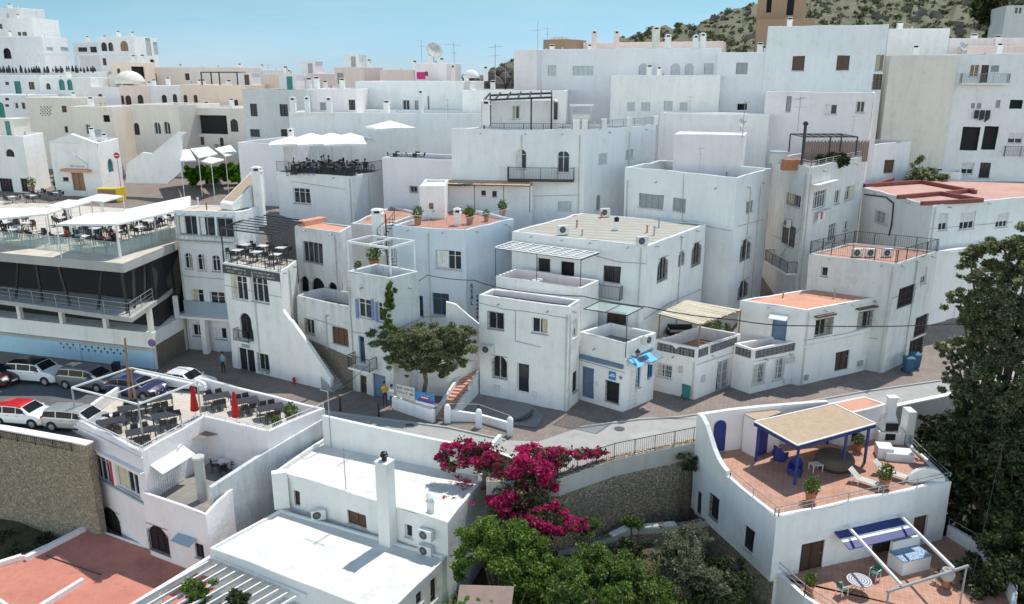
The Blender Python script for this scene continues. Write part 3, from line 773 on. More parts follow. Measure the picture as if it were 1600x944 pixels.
e = V((a.x, a.y, p.z))+n2*.5; rail(Bh['root'], [V((a.x, a.y, p.z)), e, e+U2*1.6, V((a.x, a.y, p.z))+U2*1.6], h=.9, sp=.12, name='balcony_railing')
p, n2, U2 = on_wall(Bh, 384, 540)
m = MB(); ubox(m, V((p.x, p.y, 0))-U2*.4, U2, n2, 0, .8, p.z-.15, p.z+.15, .01, .05); m.build('plaque', 'tan_panel', Bh['root'])
# stair parapet right of that house
A, U, nn, L = Bh['faces'][0]
def onpl(px, py, A, nn):
    r = ray(px, py); t = (A-V((0, 0, HC))).dot(nn)/r.dot(nn); return V((0, 0, HC))+r*t
def slab_poly(name, pix, A, nn, th, mat, label=None, cat=None, parent=None):
    P = [onpl(*p, A, nn) for p in pix]; m = MB(); bk = [p-nn*th for p in P]
    m.poly(P); m.poly(bk[::-1])
    for i in range(len(P)): j = (i+1) % len(P); m.poly([P[j], P[i], bk[i], bk[j]])
    o = m.build(name, mat, parent, org=None if parent else (P[0].x, P[0].y, min(p.z for p in P)))
    if label: tag(o, label, cat)
    return o
slab_poly('stair_wall', [(437, 597), (516, 610), (517, 592), (486, 545), (455, 502), (452, 500), (437, 480)], A+nn*.02, nn, .3, 'white', 'white triangular stair parapet beside the restaurant with the black pergola', 'wall')
C1 = house('town_house', 'peeling white house with a salmon flat roof and three arches', [(460, 352), (530, 363), (549, 354)], d=60, ph=.06, roof='salmon', wall='stucco_dirty', wins=[
    (474, 378, 504, 411, 'c'), (470, 431, 482, 456, 'oa'), (487, 434, 508, 466, 'oa'), (514, 441, 528, 466, 'oa')])
k = C1; A, U, nn, L = k['faces'][0]
m = MB(); ubox(m, A, U, nn, .05, .9, k['z']-.1, k['z']+.35, -2.6, -.3); m.build('roof_kerb', 'salmon', k['root'])
C2 = house('town_house', 'white house above the stone ramp with a shallow balcony terrace', [(463, 461), (546, 479)], d=58.6, dep=3.0, ph=1.0, roof='tile_grey', wall='stucco_dirty', zb=2.35, wins=[(478, 499, 491, 522, 'g'), (519, 512, 544, 539, 'S')])
A, U, nn, L = C2['faces'][0]
m = MB(); m.hexa([A-U*.6+nn*.25+V((0, 0, -C2['z'])), A+U*(L+.2)+nn*.25-V((0, 0, C2['z'])), A+U*(L+.2)-nn*3-V((0, 0, C2['z'])), A-U*.6-nn*3-V((0, 0, C2['z'])),
              A-U*.6+nn*.1+V((0, 0, -C2['z']+3.2)), A+U*(L+.2)+nn*.1-V((0, 0, C2['z']-2.34)), A+U*(L+.2)-nn*3-V((0, 0, C2['z']-2.34)), A-U*.6-nn*3-V((0, 0, C2['z']-3.2))])
tag(m.build('stone_base', 'stone', org=A), 'rough stone base under the white house beside the street staircase', 'stone base')
# stairs between
S0 = PZ(535, 606, 0); S1 = onpl(462, 520, Bh['faces'][0][0]-Bh['faces'][0][2]*1.2, Bh['faces'][0][2])
m = MB(); n_ = 22; dirv = (S1-S0).to_2d(); dr = V((dirv.x, dirv.y, 0)); ln = dr.length; dr.normalize(); sd = V((-dr.y, dr.x, 0))
for i in range(n_):
    c = S0+dr*(ln*(i+.5)/n_); h = S1.z*(i+1)/n_; m.box((c.x, c.y, -.1), (ln/n_+.01, 1.9, h+.1), math.atan2(dr.y, dr.x))
tag(m.build('staircase', 'concrete', org=S0), 'narrow concrete steps climbing behind the white triangular parapet', 'staircase')
Dh = house('town_house', 'narrow white house with lilac shutters and a white frame on its roof terrace', [(542, 424), (609, 436), (654, 424)], d=52.9, ph=.95, roof='tile_grey', wall='stucco_dirty', wins=[
    (560, 467, 580, 497, 'w'), (590, 473, 604, 503, 'w'), (561, 526, 570, 566, 'L'), (563, 587, 573, 624, 'N'), (583, 586, 603, 622, 'B')])
for q in ((556.5, 467, 560, 497), (581, 467, 584.5, 499), (587, 472, 590, 502)):
    a, n2, U2 = on_wall(Dh, q[0], (q[1]+q[3])/2); b_ = on_wall(Dh, q[2], (q[1]+q[3])/2)[0]; t_ = on_wall(Dh, q[0], q[1])[0]; lo = on_wall(Dh, q[0], q[3])[0]
    m = MB(); ubox(m, V((a.x, a.y, 0)), U2, n2, 0, (b_-a).length, lo.z, t_.z, .02, .07); m.build('shutter', 'shut_blue', Dh['root'])
p, n2, U2 = on_wall(Dh, 556, 569); q = on_wall(Dh, 589, 576)[0]; W = (V((q.x, q.y, 0))-V((p.x, p.y, 0))).length
m = MB(); ubox(m, V((p.x, p.y, 0)), U2, n2, 0, W, p.z-.12, p.z, .01, .8); m.build('balcony_slab', 'white', Dh['root'])
e = p+n2*.75; rail(Dh['root'], [p, e, e+U2*W, p+U2*W], h=.95, sp=.11, name='balcony_railing')
# white frame on Dh's roof terrace
zc = Dh['z']+1.7; fr = MB(); q4 = [PZ(543, 378, zc), PZ(609, 388, zc), PZ(647, 377, zc), PZ(580, 369, zc)]
for a, b_ in zip(q4, q4[1:]+q4[:1]): fr.beam(a, b_, .16, .16)
fr.beam(q4[0].lerp(q4[1], .5), q4[3].lerp(q4[2], .5), .14, .14)
for a in (q4[0], q4[1], q4[2]): fr.beam(a, V((a.x, a.y, Dh['z']-.9)), .12)
tag(fr.build('terrace_pergola', 'white_metal', org=(q4[0].x, q4[0].y, Dh['z']-.9)), 'open white pergola frame over the terrace of the narrow house', 'pergola')
# spiral stair on that terrace
c = PZ(602, 425, Dh['z']-.95); c.y += 1.2; r = empty('spiral_staircase', c, 'black spiral staircase rising from the narrow roof terrace to the roof garden', 'staircase')
m = MB(); m.tube(c, c+V((0, 0, 4.2)), .05); 
for i in range(18):
    t = i*.38; z_ = .2+i*.21; m.hexa([c+V((0, 0, z_)), c+V((math.cos(t)*.7, math.sin(t)*.7, z_)), c+V((math.cos(t+.36)*.7, math.sin(t+.36)*.7, z_)), c+V((.01, .01, z_)),
        c+V((0, 0, z_+.03)), c+V((math.cos(t)*.7, math.sin(t)*.7, z_+.03)), c+V((math.cos(t+.36)*.7, math.sin(t+.36)*.7, z_+.03)), c+V((.01, .01, z_+.03))])
m.build('tread', 'black_metal', r)
m = MB(); pp = [c+V((math.cos(i*.38)*.7, math.sin(i*.38)*.7, 1.1+i*.21)) for i in range(18)]; m.path(pp, .02, 5)
for i in range(18): m.tube(pp[i]-V((0, 0, .88)), pp[i], .012, n=4)
m.build('handrail', 'black_metal', r)
Eh = house('town_house', 'blue white house under the terracotta roof garden, with a wide white window', [(613, 352), (727, 359), (803, 341), (712, 322)], ci=1, d=60.3, ph=.3, roof='terra', wall='blueish', wins=[
    (680, 391, 721, 421, 'w'), (630, 461, 661, 494, 'L'), (676, 458, 702, 492, 'L')])
rail(Eh['root'], edge(Eh, 0), h=.85, sp=.14, mat='fabric_grey', r=.008); rail(Eh['root'], edge(Eh, 1), h=.85, sp=.14, mat='fabric_grey', r=.008)
p, n2, U2 = on_wall(Eh, 737, 461, 1)
for i, ch_ in enumerate('REAL'): text(Eh['root'], ch_, p+n2*.02+V((0, 0, .72-i*.46)), U2, n2, .56, 'sign_text')
m = MB()
for i in range(7): q = on_wall(Eh, 745.5, 465+i*6.5, 1)[0]+n2*.01; m.box(q, (.12+.05*(i % 2), .02, .2), .7)
m.build('sign_lettering', 'sign_text', Eh['root'])
slab_poly('stair_wall', [(697, 580), (750, 580), (750, 508), (735, 496), (712, 476), (697, 472)], V((0, 55.3, 0)), V((0, -1, 0)), .3, 'white', 'white slanting stair wall below the letters on the blue white house', 'wall')
TR = house('raised_terrace', 'white raised terrace base behind the spreading fig tree', [(618, 560), (700, 575), (752, 560)], d=53.6, ph=.5, roof='tile_grey', wall='white', cat='terrace', dep=6)
Fh = house('town_house', 'blocky white house with a dark maroon roof floor facing the courtyard', [(748, 461), (889, 480), (907, 468)], d=51.2, ph=.45, roof='roof_maroon', wall='white', wins=[
    (763, 488, 787, 515, 'g'), (831, 497, 856, 521, 'w'), (770, 556, 792, 591, 'ga'), (808, 568, 827, 614, 'D'), (895, 580, 902, 612, 'k'), (895, 498, 902, 527, 'r')])
Gh = house('terrace_annex', 'white roof terrace block with a slatted white pergola, behind the maroon roof', [(775, 431), (909, 451), (936, 438)], d=54.1, ph=1.0, roof='terra', wall='white')
Hh = house('town_house', 'big white house with a ribbed grey flat roof', [(800, 361), (1011, 384), (1103, 350)], d=56, ph=.07, roof='ribbed', wall='cool', wins=[
    (943, 416, 970, 442, 'k'), (841, 404, 859, 424, 'h'), (876, 409, 897, 446, 'o'), (1028, 402, 1042, 438, 'ga'), (1060, 393, 1068, 414, 'ga'), (1081, 379, 1094, 414, 'ga'), (947, 487, 978, 526, 'N'), (920, 499, 927, 517, 'k')])
p, n2, U2 = on_wall(Hh, 935, 463); 
m = MB(); ubox(m, V((p.x, p.y, 0)), U2, n2, 0, 1.9, p.z-.1, p.z, .01, .55); m.build('balcony_slab', 'white', Hh['root'])
e = p+n2*.5; rail(Hh['root'], [p, e, e+U2*1.9, p+U2*1.9], h=1.05, sp=.11, name='balcony_railing')
# slatted pergola on Gh
zc = Gh['z']+1.95; r = empty('pergola', PZ(840, 390, zc), 'slatted white pergola on thin black posts over the roof terrace', 'pergola')
q4 = [PZ(774, 387, zc), PZ(908, 405, zc), PZ(936, 395, zc), PZ(802, 378, zc)]
m = MB()
for i in range(6): t = i/5; m.beam(q4[0].lerp(q4[3], t), q4[1].lerp(q4[2], t), .2, .03)
for i in range(9):
    t = i/8; a = q4[0].lerp(q4[1], t); b_ = q4[3].lerp(q4[2], t); m.beam(a+V((0, 0, .06)), b_+V((0, 0, .06)), .14, .04)
m.build('slats', 'white_metal', r)
m = MB()
for a, b_ in zip(q4, q4[1:]+q4[:1]): m.beam(a-V((0, 0, .05)), b_-V((0, 0, .05)), .05, .06)
for a in (q4[0], q4[0].lerp(q4[1], .5), q4[1]): m.beam(a+V((0, .15, 0)), V((a.x, a.y+.15, Gh['floor'])), .05)
m.build('post', 'black_metal', r)
Ih = house('shop_building', 'small white corner shop with blue door, blue trim and a roof terrace', [(905, 519), (978, 536), (1025, 519)], d=51.1, ph=.9, roof='tile_grey', wall='white', wins=[
    (909, 574, 928, 622, 'B'), (947, 596, 967, 629, 'h'), (994, 574, 1001, 606, 'L'), (1012, 567, 1021, 590, 'L')])
A, U, nn, L = Ih['faces'][0]
m = MB(); pz = on_wall(Ih, 940, 564)[0].z; ubox(m, A, U, nn, .15, L-.1, pz-.14, pz+.14, .01, .22); m.build('trim', 'door_blue', Ih['root'])
A1, U1, n1, L1 = Ih['faces'][1]; pz = on_wall(Ih, 1000, 560, 1)[0].z
m = MB(); a = A1+U1*.2; b_ = A1+U1*(L1*.97); 
for i in range(8):
    c0, c1 = a.lerp(b_, i/8), a.lerp(b_, (i+1)/8); mi = 0 if i in (0, 1, 4, 5) else 1
    c0 = V((c0.x, c0.y, pz)); c1 = V((c1.x, c1.y, pz)); m.hexa([c0+V((0, 0, .3)), c0+n1*.9-V((0, 0, .1)), c1+n1*.9-V((0, 0, .1)), c1+V((0, 0, .3)), c0+V((0, 0, .34)), c0+n1*.9-V((0, 0, .06)), c1+n1*.9-V((0, 0, .06)), c1+V((0, 0, .34))], mi)
m.build('awning', ['cyan', 'door_blue'], Ih['root'])
p, n2, U2 = on_wall(Ih, 957, 587)
m = MB(); ubox(m, V((p.x, p.y, 0))-U2*.28, U2, n2, 0, .56, p.z-.3, p.z+.3, .01, .05); sg = m.build('shop_sign', 'bright_blue', Ih['root'])
m = MB(); ubox(m, V((p.x, p.y, 0))-U2*.22, U2, n2, 0, .44, p.z-.05, p.z+.03, .052, .058); ubox(m, V((p.x, p.y, 0))-U2*.1, U2, n2, 0, .3, p.z+.08, p.z+.14, .052, .058); m.build('sign_mark', 'white_metal', sg)
p, n2, U2 = on_wall(Ih, 970, 590)
m = MB()
for k_ in range(5):
    t = 2*math.pi*k_/5+math.pi/2; t2 = t+.63; t0 = t-.63; o_ = p+n2*.03
    P_ = lambda r_, a_: o_+U2*(r_*math.cos(a_))+V((0, 0, r_*math.sin(a_)))
    m.poly([o_, P_(.08, t0), P_(.2, t), P_(.08, t2)])
m.build('star_mark', 'door_blue', Ih['root'])
m = MB(); base = on_wall(Ih, 984, 640, 1)[0]; 
for k_ in (0, .5): m.beam(V((base.x, base.y, 0))+n1*.12+U1*k_*1.2, V((base.x, base.y, 2.9))+n1*.05+U1*k_*1.2, .04)
for i in range(9): a = V((base.x, base.y, .3+i*.3))+n1*.1; m.beam(a, a+U1*.6, .03)
m.build('ladder', 'white_metal', Ih['root'])
m = MB(); q4 = [PZ(912, 483, 7.1), PZ(980, 493, 7.1), PZ(1005, 481, 7.1), PZ(937, 471, 7.1)]
for a, b_ in zip(q4, q4[1:]+q4[:1]): m.beam(a, b_, .05)
m.beam(q4[0].lerp(q4[1], .5), q4[3].lerp(q4[2], .5), .04); m.beam(q4[1], V((q4[1].x, q4[1].y, Ih['floor'])), .05)
r = empty('canopy', (q4[1].x, q4[1].y, Ih['floor']), 'thin black framed canopy over the corner shop terrace', 'canopy'); m.build('frame', 'black_metal', r)
m = MB(); m.hexa([p-V((0, 0, .02)) for p in q4]+[p+V((0, 0, .0)) for p in q4]); m.build('sheet', 'clear', r)
Jh = house('town_house', 'single storey white house with a reed shaded roof terrace and dark lattice parapet', [(1024, 531), (1090, 544), (1157, 521)], d=53.3, ph=.95, roof='terra_light', wall='white', wins=[(1026, 569, 1050, 590, 'G'), (1120, 564, 1138, 611, 'G')])
Kh = house('town_house', 'low white annex with lattice parapet between the reed terrace and the pink roof', [(1147, 537), (1178, 546), (1255, 530)], d=54.4, ph=.9, roof='terra_light', wall='white', wins=[(1174, 569, 1195, 600, 'G'), (1209, 560, 1225, 593, 'G')])
for hh, fi, segs in ((Jh, 0, [(.06, .94)]), (Jh, 1, [(.03, .24), (.3, .92)]), (Kh, 0, [(.1, .88)]), (Kh, 1, [(.04, .96)])):
    A, U, nn, L = hh['faces'][fi]; m = MB()
    for a, b_ in segs: ubox(m, A, U, nn, L*a, L*b_, hh['z']-.75, hh['z']-.15, .006, .03)
    m.build('lattice', 'breeze', hh['root'])
# reed pergola
zc = Jh['z']+1.65; r = empty('reed_pergola', PZ(1093, 545, Jh['floor']), 'pale reed roof on wooden posts over the lattice terrace', 'pergola')
q4 = [PZ(1031, 490, zc), PZ(1094, 507, zc), PZ(1157, 485, zc), PZ(1074, 470, zc)]
m = MB()
for i in range(34):
    t = i/33; a = q4[0].lerp(q4[3], t); b_ = q4[1].lerp(q4[2], t); a += V((R.uniform(-.15, .1), R.uniform(-.05, .05), .04+R.uniform(-.02, .03))); b_ += V((R.uniform(-.1, .2), 0, .04+R.uniform(-.03, .02)))
    m.beam(a, b_, .17, .03)
m.build('reed_roof', 'reed', r)
m = MB()
for a, b_ in zip(q4, q4[1:]+q4[:1]): m.beam(a-V((0, 0, .06)), b_-V((0, 0, .06)), .09)
for a in (q4[0], q4[1], q4[2]): m.beam(a, V((a.x, a.y, Jh['floor'])), .1)
m.build('post', 'wood', r)
Lh = house('town_house', 'white house with a salmon flat roof beside the lattice terraces', [(1156, 469), (1261, 484), (1389, 461)], d=56, ph=.07, roof='salmon', wall='white', wins=[
    (1206, 490, 1229, 532, 'Ba'), (1274, 498, 1300, 523, 'g'), (1341, 486, 1365, 511, 'g'), (1305, 549, 1326, 578, 'N'), (1358, 573, 1367, 581, 'q')])
for q in ((1337, 484, 1367), (1272, 496, 1302)):
    p, n2, U2 = on_wall(Lh, q[0], q[1]); e = on_wall(Lh, q[2], q[1]-4)[0]; m = MB(); W = V((e.x-p.x, e.y-p.y, 0)).length
    ubox(m, V((p.x, p.y, 0)), U2, n2, 0, W, p.z, p.z+.12, .003, .35); m.build('window_hood', 'brown', Lh['root'])
p, n2, U2 = on_wall(Lh, 1205, 488); m = MB(); m.hexa([p+V((0, 0, 0)), p+U2*1.3, p+U2*1.3+n2*.8-V((0, 0, .3)), p+n2*.8-V((0, 0, .3))]+[q+V((0, 0, .05)) for q in (p, p+U2*1.3, p+U2*1.3+n2*.8-V((0, 0, .3)), p+n2*.8-V((0, 0, .3)))]); m.build('door_canopy', 'bright', Lh['root'])
m = MB(); A, U, nn, L = Lh['faces'][1]; ubox(m, A, U, nn, .0, L*.93, 3.0, 3.12, .003, .1); m.build('moulding', 'white', Lh['root'])
Mh = house('town_house', 'grey white house with a railed red tile roof terrace', [(1265, 396), (1401, 412), (1465, 393)], d=58.6, ph=.1, roof='terra_light', wall='worn', wins=[
    (1283, 417, 1294, 432, 'w'), (1440, 418, 1448, 443, 'r'), (1404, 448, 1427, 477, 'h'), (1430, 492, 1458, 520, 'h'), (1420, 530, 1440, 572, 'h')])
for i in range(4): rail(Mh['root'], edge(Mh, i), h=1.0, sp=.16, r=.009)
N1 = house('town_house', 'large plain white block with grey louvred shutters', [(977, 261), (1152, 277), (1205, 263)], d=64, ph=1.0, roof='tile_grey', wall='cool', wins=[
    (998, 304, 1037, 326, 'q'), (1051, 310, 1071, 331, 'q'), (1166, 314, 1177, 332, 'q'), (1157, 374, 1171, 405, 'ga'), (1190, 364, 1202, 393, 'ga'), (1153, 438, 1167, 464, 'ga'), (1187, 428, 1199, 455, 'ga')])
N2 = house('apartment_building', 'grey white apartment block with a leafy rooftop pergola', [(1207, 247), (1265, 262), (1353, 243)], d=66, ph=.5, roof='tile_grey', wall='worn', wins=[
    (1228, 303, 1251, 322, 'c'), (1271, 298, 1290, 325, 'w'), (1304, 297, 1312, 318, 'w'), (1321, 290, 1335, 312, 'w'), (1292, 350, 1306, 377, 'w'), (1219, 350, 1243, 386, 'D'), (1318, 346, 1325, 360, 'w')])
rail(N2['root'], edge(N2, 0, .3, 1)+edge(N2, 1)[1:], h=.5, sp=3, mat='fabric_grey', mid=True)
p, n2, U2 = on_wall(N2, 1209, 407); q = on_wall(N2, 1254, 413)[0]; W = V((q.x-p.x, q.y-p.y, 0)).length
m = MB(); ubox(m, V((p.x, p.y, 0)), U2, n2, 0, W, p.z-.12, p.z, .01, .9); m.build('balcony_slab', 'white', N2['root'])
e = p+n2*.85; rail(N2['root'], [p, e, e+U2*W, p+U2*W], h=1.0, sp=.13, name='balcony_railing')
for (a, b_) in (((1267, 290), (1303, 271)), ((1279, 330), (1295, 325))):
    p, n2, U2 = on_wall(N2, *a); q = on_wall(N2, *b_)[0]; W = V((q.x-p.x, q.y-p.y, 0)).length; m = MB(); ubox(m, V((p.x, p.y, 0)), U2, n2, 0, W, p.z, p.z+.08, .01, .6); m.build('window_hood', 'bright', N2['root'])
Oh = house('town_house', 'white house with a broad pink roof and roller blinds, right of the railed terrace', [(1350, 293), (1458, 321), (1640, 304), (1640, 284), (1440, 281)], d=68, ci=1, ph=.05, roof='roof_rose', wall='cool', wins=[
    (1368, 330, 1388, 350, 'G'), (1467, 334, 1481, 360, 'r'), (1500, 332, 1523, 358, 'r'), (1557, 334, 1575, 355, 'r')])
z0 = Oh['z']; m = MB()
for a, b_ in (((1403, 308), (1470, 302)), ((1470, 302), (1535, 313)), ((1535, 313), (1440, 318)), ((1350, 290), (1440, 284)), ((1440, 284), (1525, 300)), ((1480, 302), (1520, 297)), ((1370, 288), (1395, 280))):
    m.beam(PZ(*a, z0+.15), PZ(*b_, z0+.15), .3, .35)
m.build('roof_kerb', 'kerb_red', Oh['root'])
house('town_house', 'plain white wall block half hidden behind the big tree', [(1463, 392), (1530, 384), (1640, 372)], ci=0, d=66.5, ph=.3, wall='white', wins=[(1478, 478, 1492, 500, 'k'), (1546, 440, 1560, 462, 'w')])
N3 = house('town_house', 'pale blue cube house with a single brown window', [(1353, 226), (1424, 221)], d=84, dep=7, ph=.5, roof='roof_pink', wall='cool', wins=[(1381, 250, 1397, 270, 'S')])
Qh = house('town_house', 'tall white house with arched balcony doors', [(705, 199, 73.5), (915, 203, 72), (1025, 192, 79.5)], ph=.35, roof='tile_grey', wall='cool', wins=[
    (806, 233, 823, 264, 'wa'), (871, 236, 890, 270, 'wa'), (872, 315, 893, 329, 's'), (935, 240, 948, 256, 's'), (978, 234, 990, 248, 's'), (932, 304, 939, 328, 'qa'), (700, 240, 702, 242, 's')][:-1])
p, n2, U2 = on_wall(Qh, 795, 279); q = on_wall(Qh, 897, 279)[0]; W = V((q.x-p.x, q.y-p.y, 0)).length
m = MB(); ubox(m, V((p.x, p.y, 0)), U2, n2, 0, W, p.z-.14, p.z, .01, .9); m.build('balcony_slab', 'dark_brown', Qh['root'])
e = p+n2*.85; rail(Qh['root'], [p, e, e+U2*W, p+U2*W], h=1.1, sp=.13, name='balcony_railing')
rail(Qh['root'], edge(Qh, 0, .25, .98), h=.5, sp=.15); rail(Qh['root'], edge(Qh, 1, .05, 1), h=.7, sp=.15, mat='grey_metal')
m = MB()
for t in (.0, .25, .6, 1): 
    p = edge(Qh, 1)[0].lerp(edge(Qh, 1)[1], t); m.box(p, (.5, .4, .85))
p = edge(Qh, 0)[0].lerp(edge(Qh, 0)[1], .93); m.box(p, (.6, .4, .85)); m.build('parapet_pier', 'white', Qh['root'])
# brown pergola roof at foot of Qh
zc = 13.1; r = empty('pergola', PZ(760, 352, 10.9), 'brown reed pergola along the wall behind the roof garden', 'pergola')
q4 = [PZ(693, 288, zc), PZ(828, 291, zc), PZ(826, 283, zc), PZ(700, 281, zc)]
m = MB()
for i in range(40):
    t = (i+.5)/40; m.beam(q4[0].lerp(q4[1], t)+V((0, 0, R.uniform(0, .03))), q4[3].lerp(q4[2], t)+V((0, 0, .03)), .24, .03)
m.build('reed_roof', 'tan', r)
m = MB(); m.beam(q4[0], q4[1], .08); m.beam(q4[3], q4[2], .08)
for t in (0.02, .36, .7, 1): a = q4[0].lerp(q4[1], t); m.beam(a, V((a.x, a.y, 10.8)), .06)
m.build('post', 'black_metal', r)
Qw = house('town_house', 'lavender white wing with a tall blank wall above the red roof garden', [(597, 246, 77), (706, 236, 75)], dep=5, ph=.5, roof='tile_grey', wall='lav', wins=[(641, 291, 652, 301, 'g')])
Qx = house('roof_room', 'small white cube room beside the brown pergola in the roof garden', [(655, 291, 66.8), (694, 288, 66.8)], dep=4.5, ph=.2, wall='white', wins=[(670, 318, 677, 327, 'Y')], cat='roof room')
Qy = house('town_house', 'low white wing behind the potted roof garden', [(694, 290, 71.5), (832, 294, 71.5)], dep=3, ph=.2, wall='lav', wins=[(752, 298, 759, 306, 'k'), (769, 299, 776, 308, 'k')])
Q2 = house('roof_room', 'white penthouse behind the black beamed pergola', [(752, 157, 77.5), (873, 152, 77.5)], dep=5, ph=.25, wall='white', wins=[(865, 160, 871, 187, 'k'), (800, 165, 812, 186, 'w')], cat='roof room')
zc = zat(150, 75); r = empty('pergola', PXD(800, 75, Qh['z']), 'black timber beam pergola on the tallest white house', 'pergola')
m = MB()
a, b_ = PXD(756, 74.2, zc-.35), PXD(862, 74.2, zc-.1); m.beam(a, b_, .14, .18); a2, b2 = PXD(766, 77, zc), PXD(862, 77, zc+.2); m.beam(a2, b2, .14, .18)
for i in range(7): t = i/6; m.beam(a.lerp(b_, t)-V((0, .4, 0)), a2.lerp(b2, t)+V((0, .3, .2)), .12, .12)
m.build('beam', 'black_metal', r); m = MB()
for p in (a, b_.lerp(a, .3), a2, b2): m.beam(p, V((p.x, p.y, Qh['z']-.3)), .14)
m.build('post', 'black_metal', r)
# umbrella restaurant block
Uh = house('restaurant_building', 'white block carrying the crowded umbrella terrace', [(432, 268, 79.5), (550, 275, 76), (598, 263, 80.5)], ph=.12, roof='tile_grey', wall='cool', wins=[(459, 294, 485, 318, 'w')])
for i, e in enumerate((edge(Uh, 0), edge(Uh, 1))): rail(Uh['root'], e, h=1.0, sp=.13)
Vh = house('town_house', 'low terracotta roofed block between umbrella terrace and roof garden', [(548, 349, 66.5), (598, 353, 65), (657, 322, 72), (612, 306, 76)], ph=.25, roof='terra_light', wall='worn', zb=4)
house('town_house', 'tall lavender wall left of the umbrella terrace', [(371, 222, 86), (442, 216, 84)], dep=8, ph=.3, wall='lav', roof='tile_grey')
# right-back
N1p = house('roof_room', 'pink white penthouse room with a flat white roof and slim posts', [(1054, 209, 74), (1163, 215, 72)], dep=3.5, ph=.05, wall='pinkwhite', wins=[], cat='roof room')
house('town_house', 'long low white wall behind the pink white penthouse', [(1031, 177, 86), (1202, 175, 82)], dep=3, ph=.3, wall='white')
# hidden fill: side building between Hh and N1
# ============================================================ BACK ROWS
def bk(label, pts, wall, wins=(), dep=8, roof='roof_white', ph=.4, name='town_house', cat='house', far=True, **k):
    return house(name, label, pts, dep=dep, wall=wall, wins=wins, roof=roof, ph=ph, far=far, name_=None, **k) if False else house(name, label, pts, dep=dep, wall=wall, wins=wins, roof=roof, ph=ph, cat=cat, far=far, **k)
R1 = bk('long pale blue wall house behind the white umbrellas', [(451, 175, 92), (754, 176, 88)], 'cool')
R2 = bk('wide pale blue house with small windows under the satellite dish', [(555, 127, 101), (722, 130, 97)], 'cool', [(629, 156, 640, 172, 'w'), (648, 157, 654, 172, 'q'), (668, 150, 671, 171, 'q')])
bk('white flat house with a dark roof edge behind the black beam pergola', [(722, 141, 95), (882, 138, 93)], 'white', roof='roof_grey')
bk('plain grey house with small dark windows', [(378, 140, 99), (478, 138, 96)], 'grey', [(391, 162, 402, 182, 'k'), (437, 163, 450, 182, 'k'), (391, 202, 406, 214, 'k'), (439, 202, 449, 215, 'k')], roof='roof_grey')
bk('pinkish white house between the grey house and the pale blue one', [(478, 139, 97), (556, 137, 96)], 'pinkwhite', [(545, 156, 555, 172, 'k'), (500, 160, 510, 172, 'q')])
bk('pink roof room with a sloping stair wall', [(522, 105, 121), (568, 104, 119)], 'pink', [(527, 114, 537, 131, 'q')], dep=5, name='roof_room', cat='roof room')
bk('long pink parapet house on the skyline', [(593, 109, 117), (646, 107, 114)], 'pink')
bk('white roof room framed in black below the big dish', [(648, 99, 109), (697, 98, 107)], 'pinkwhite', [(664, 112, 669, 119, 'k')], dep=4, name='roof_room', cat='roof room')
bk('tiny pink house on the skyline with one dark window', [(452, 115, 125), (483, 114, 124)], 'pink', [(460, 121, 465, 126, 'k')])
bk('small peach house on the skyline left of the tiny pink one', [(412, 116, 128), (440, 116, 127)], 'peach')
bk('pink cube at the left end of the long lavender house', [(803, 78, 101), (839, 77, 99)], 'pinkwhite')
S1 = bk('long lavender white house with arched grey shutters below the hill', [(838, 77, 100), (1128, 74, 95)], 'lav', [(895, 103, 927, 118, 's'), (998, 99, 1012, 117, 'sa'), (1048, 99, 1063, 117, 'sa'), (1070, 99, 1084, 117, 'sa'), (1100, 99, 1115, 116, 's'), (856, 102, 869, 119, 's')], dep=12)
S2 = bk('white two storey wing with four shuttered windows in a row', [(955, 118, 92), (1126, 117, 88.5)], 'white', [(980, 160, 992, 174, 's'), (1002, 160, 1016, 174, 's'), (1037, 158, 1051, 173, 's'), (1062, 160, 1074, 173, 's')])
S3 = bk('white house front with one grey barred window, between lavender house and big blank house', [(1122, 82, 90), (1203, 80, 88)], 'lav', [(1150, 98, 1168, 116, 'q'), (1152, 162, 1167, 172, 'o')])
S4 = bk('big blank white house with two brown shuttered windows', [(1200, 42, 88), (1389, 37, 84)], 'cool', [(1238, 88, 1257, 111, 'S'), (1307, 87, 1327, 110, 'S'), (1368, 86, 1390, 111, 'c'), (1364, 116, 1389, 140, 'h')], dep=14, far=False)
bk('stepped white upper storey right of the blank white house', [(1389, 45, 104), (1485, 45, 103)], 'white', dep=10)
bk('low white roofline house at the upper right', [(1485, 60, 104), (1640, 60, 102)], 'white', dep=10)
bk('pink roof house with a dark tile strip at the upper right', [(1512, 72, 101), (1640, 70, 100)], 'pink', dep=4, roof='roof_red')
S5 = bk('tall cream house with a blank weathered gable', [(1392, 86, 91), (1498, 83, 90)], 'cream', dep=10)
S6 = bk('tall bluish apartment house with open loggias and hanging laundry', [(1498, 84, 90.4), (1650, 80, 88)], 'cool', [(1515, 101, 1530, 120, 'w'), (1532, 101, 1544, 129, 'N'), (1548, 102, 1561, 112, 'q'), (1556, 156, 1563, 168, 'q'), (1578, 156, 1598, 170, 'o'), (1502, 198, 1530, 235, 'o'), (1536, 197, 1558, 234, 'o'), (1575, 207, 1598, 224, 'r'), (1502, 254, 1521, 272, 'r'), (1530, 254, 1547, 278, 'k'), (1517, 161, 1523, 169, 'q'), (1526, 161, 1533, 169, 'q')], dep=10, far=False)
p, n2, U2 = on_wall(S6, 1499, 130); q = on_wall(S6, 1573, 129)[0]; W = V((q.x-p.x, q.y-p.y, 0)).length
m = MB(); ubox(m, V((p.x, p.y, 0)), U2, n2, 0, W, p.z-.15, p.z, .01, .8); m.build('balcony_slab', 'white', S6['root'])
e = p+n2*.75; rail(S6['root'], [p, e, e+U2*W, p+U2*W], h=1.0, sp=.15, name='balcony_railing', mat='grey_metal')
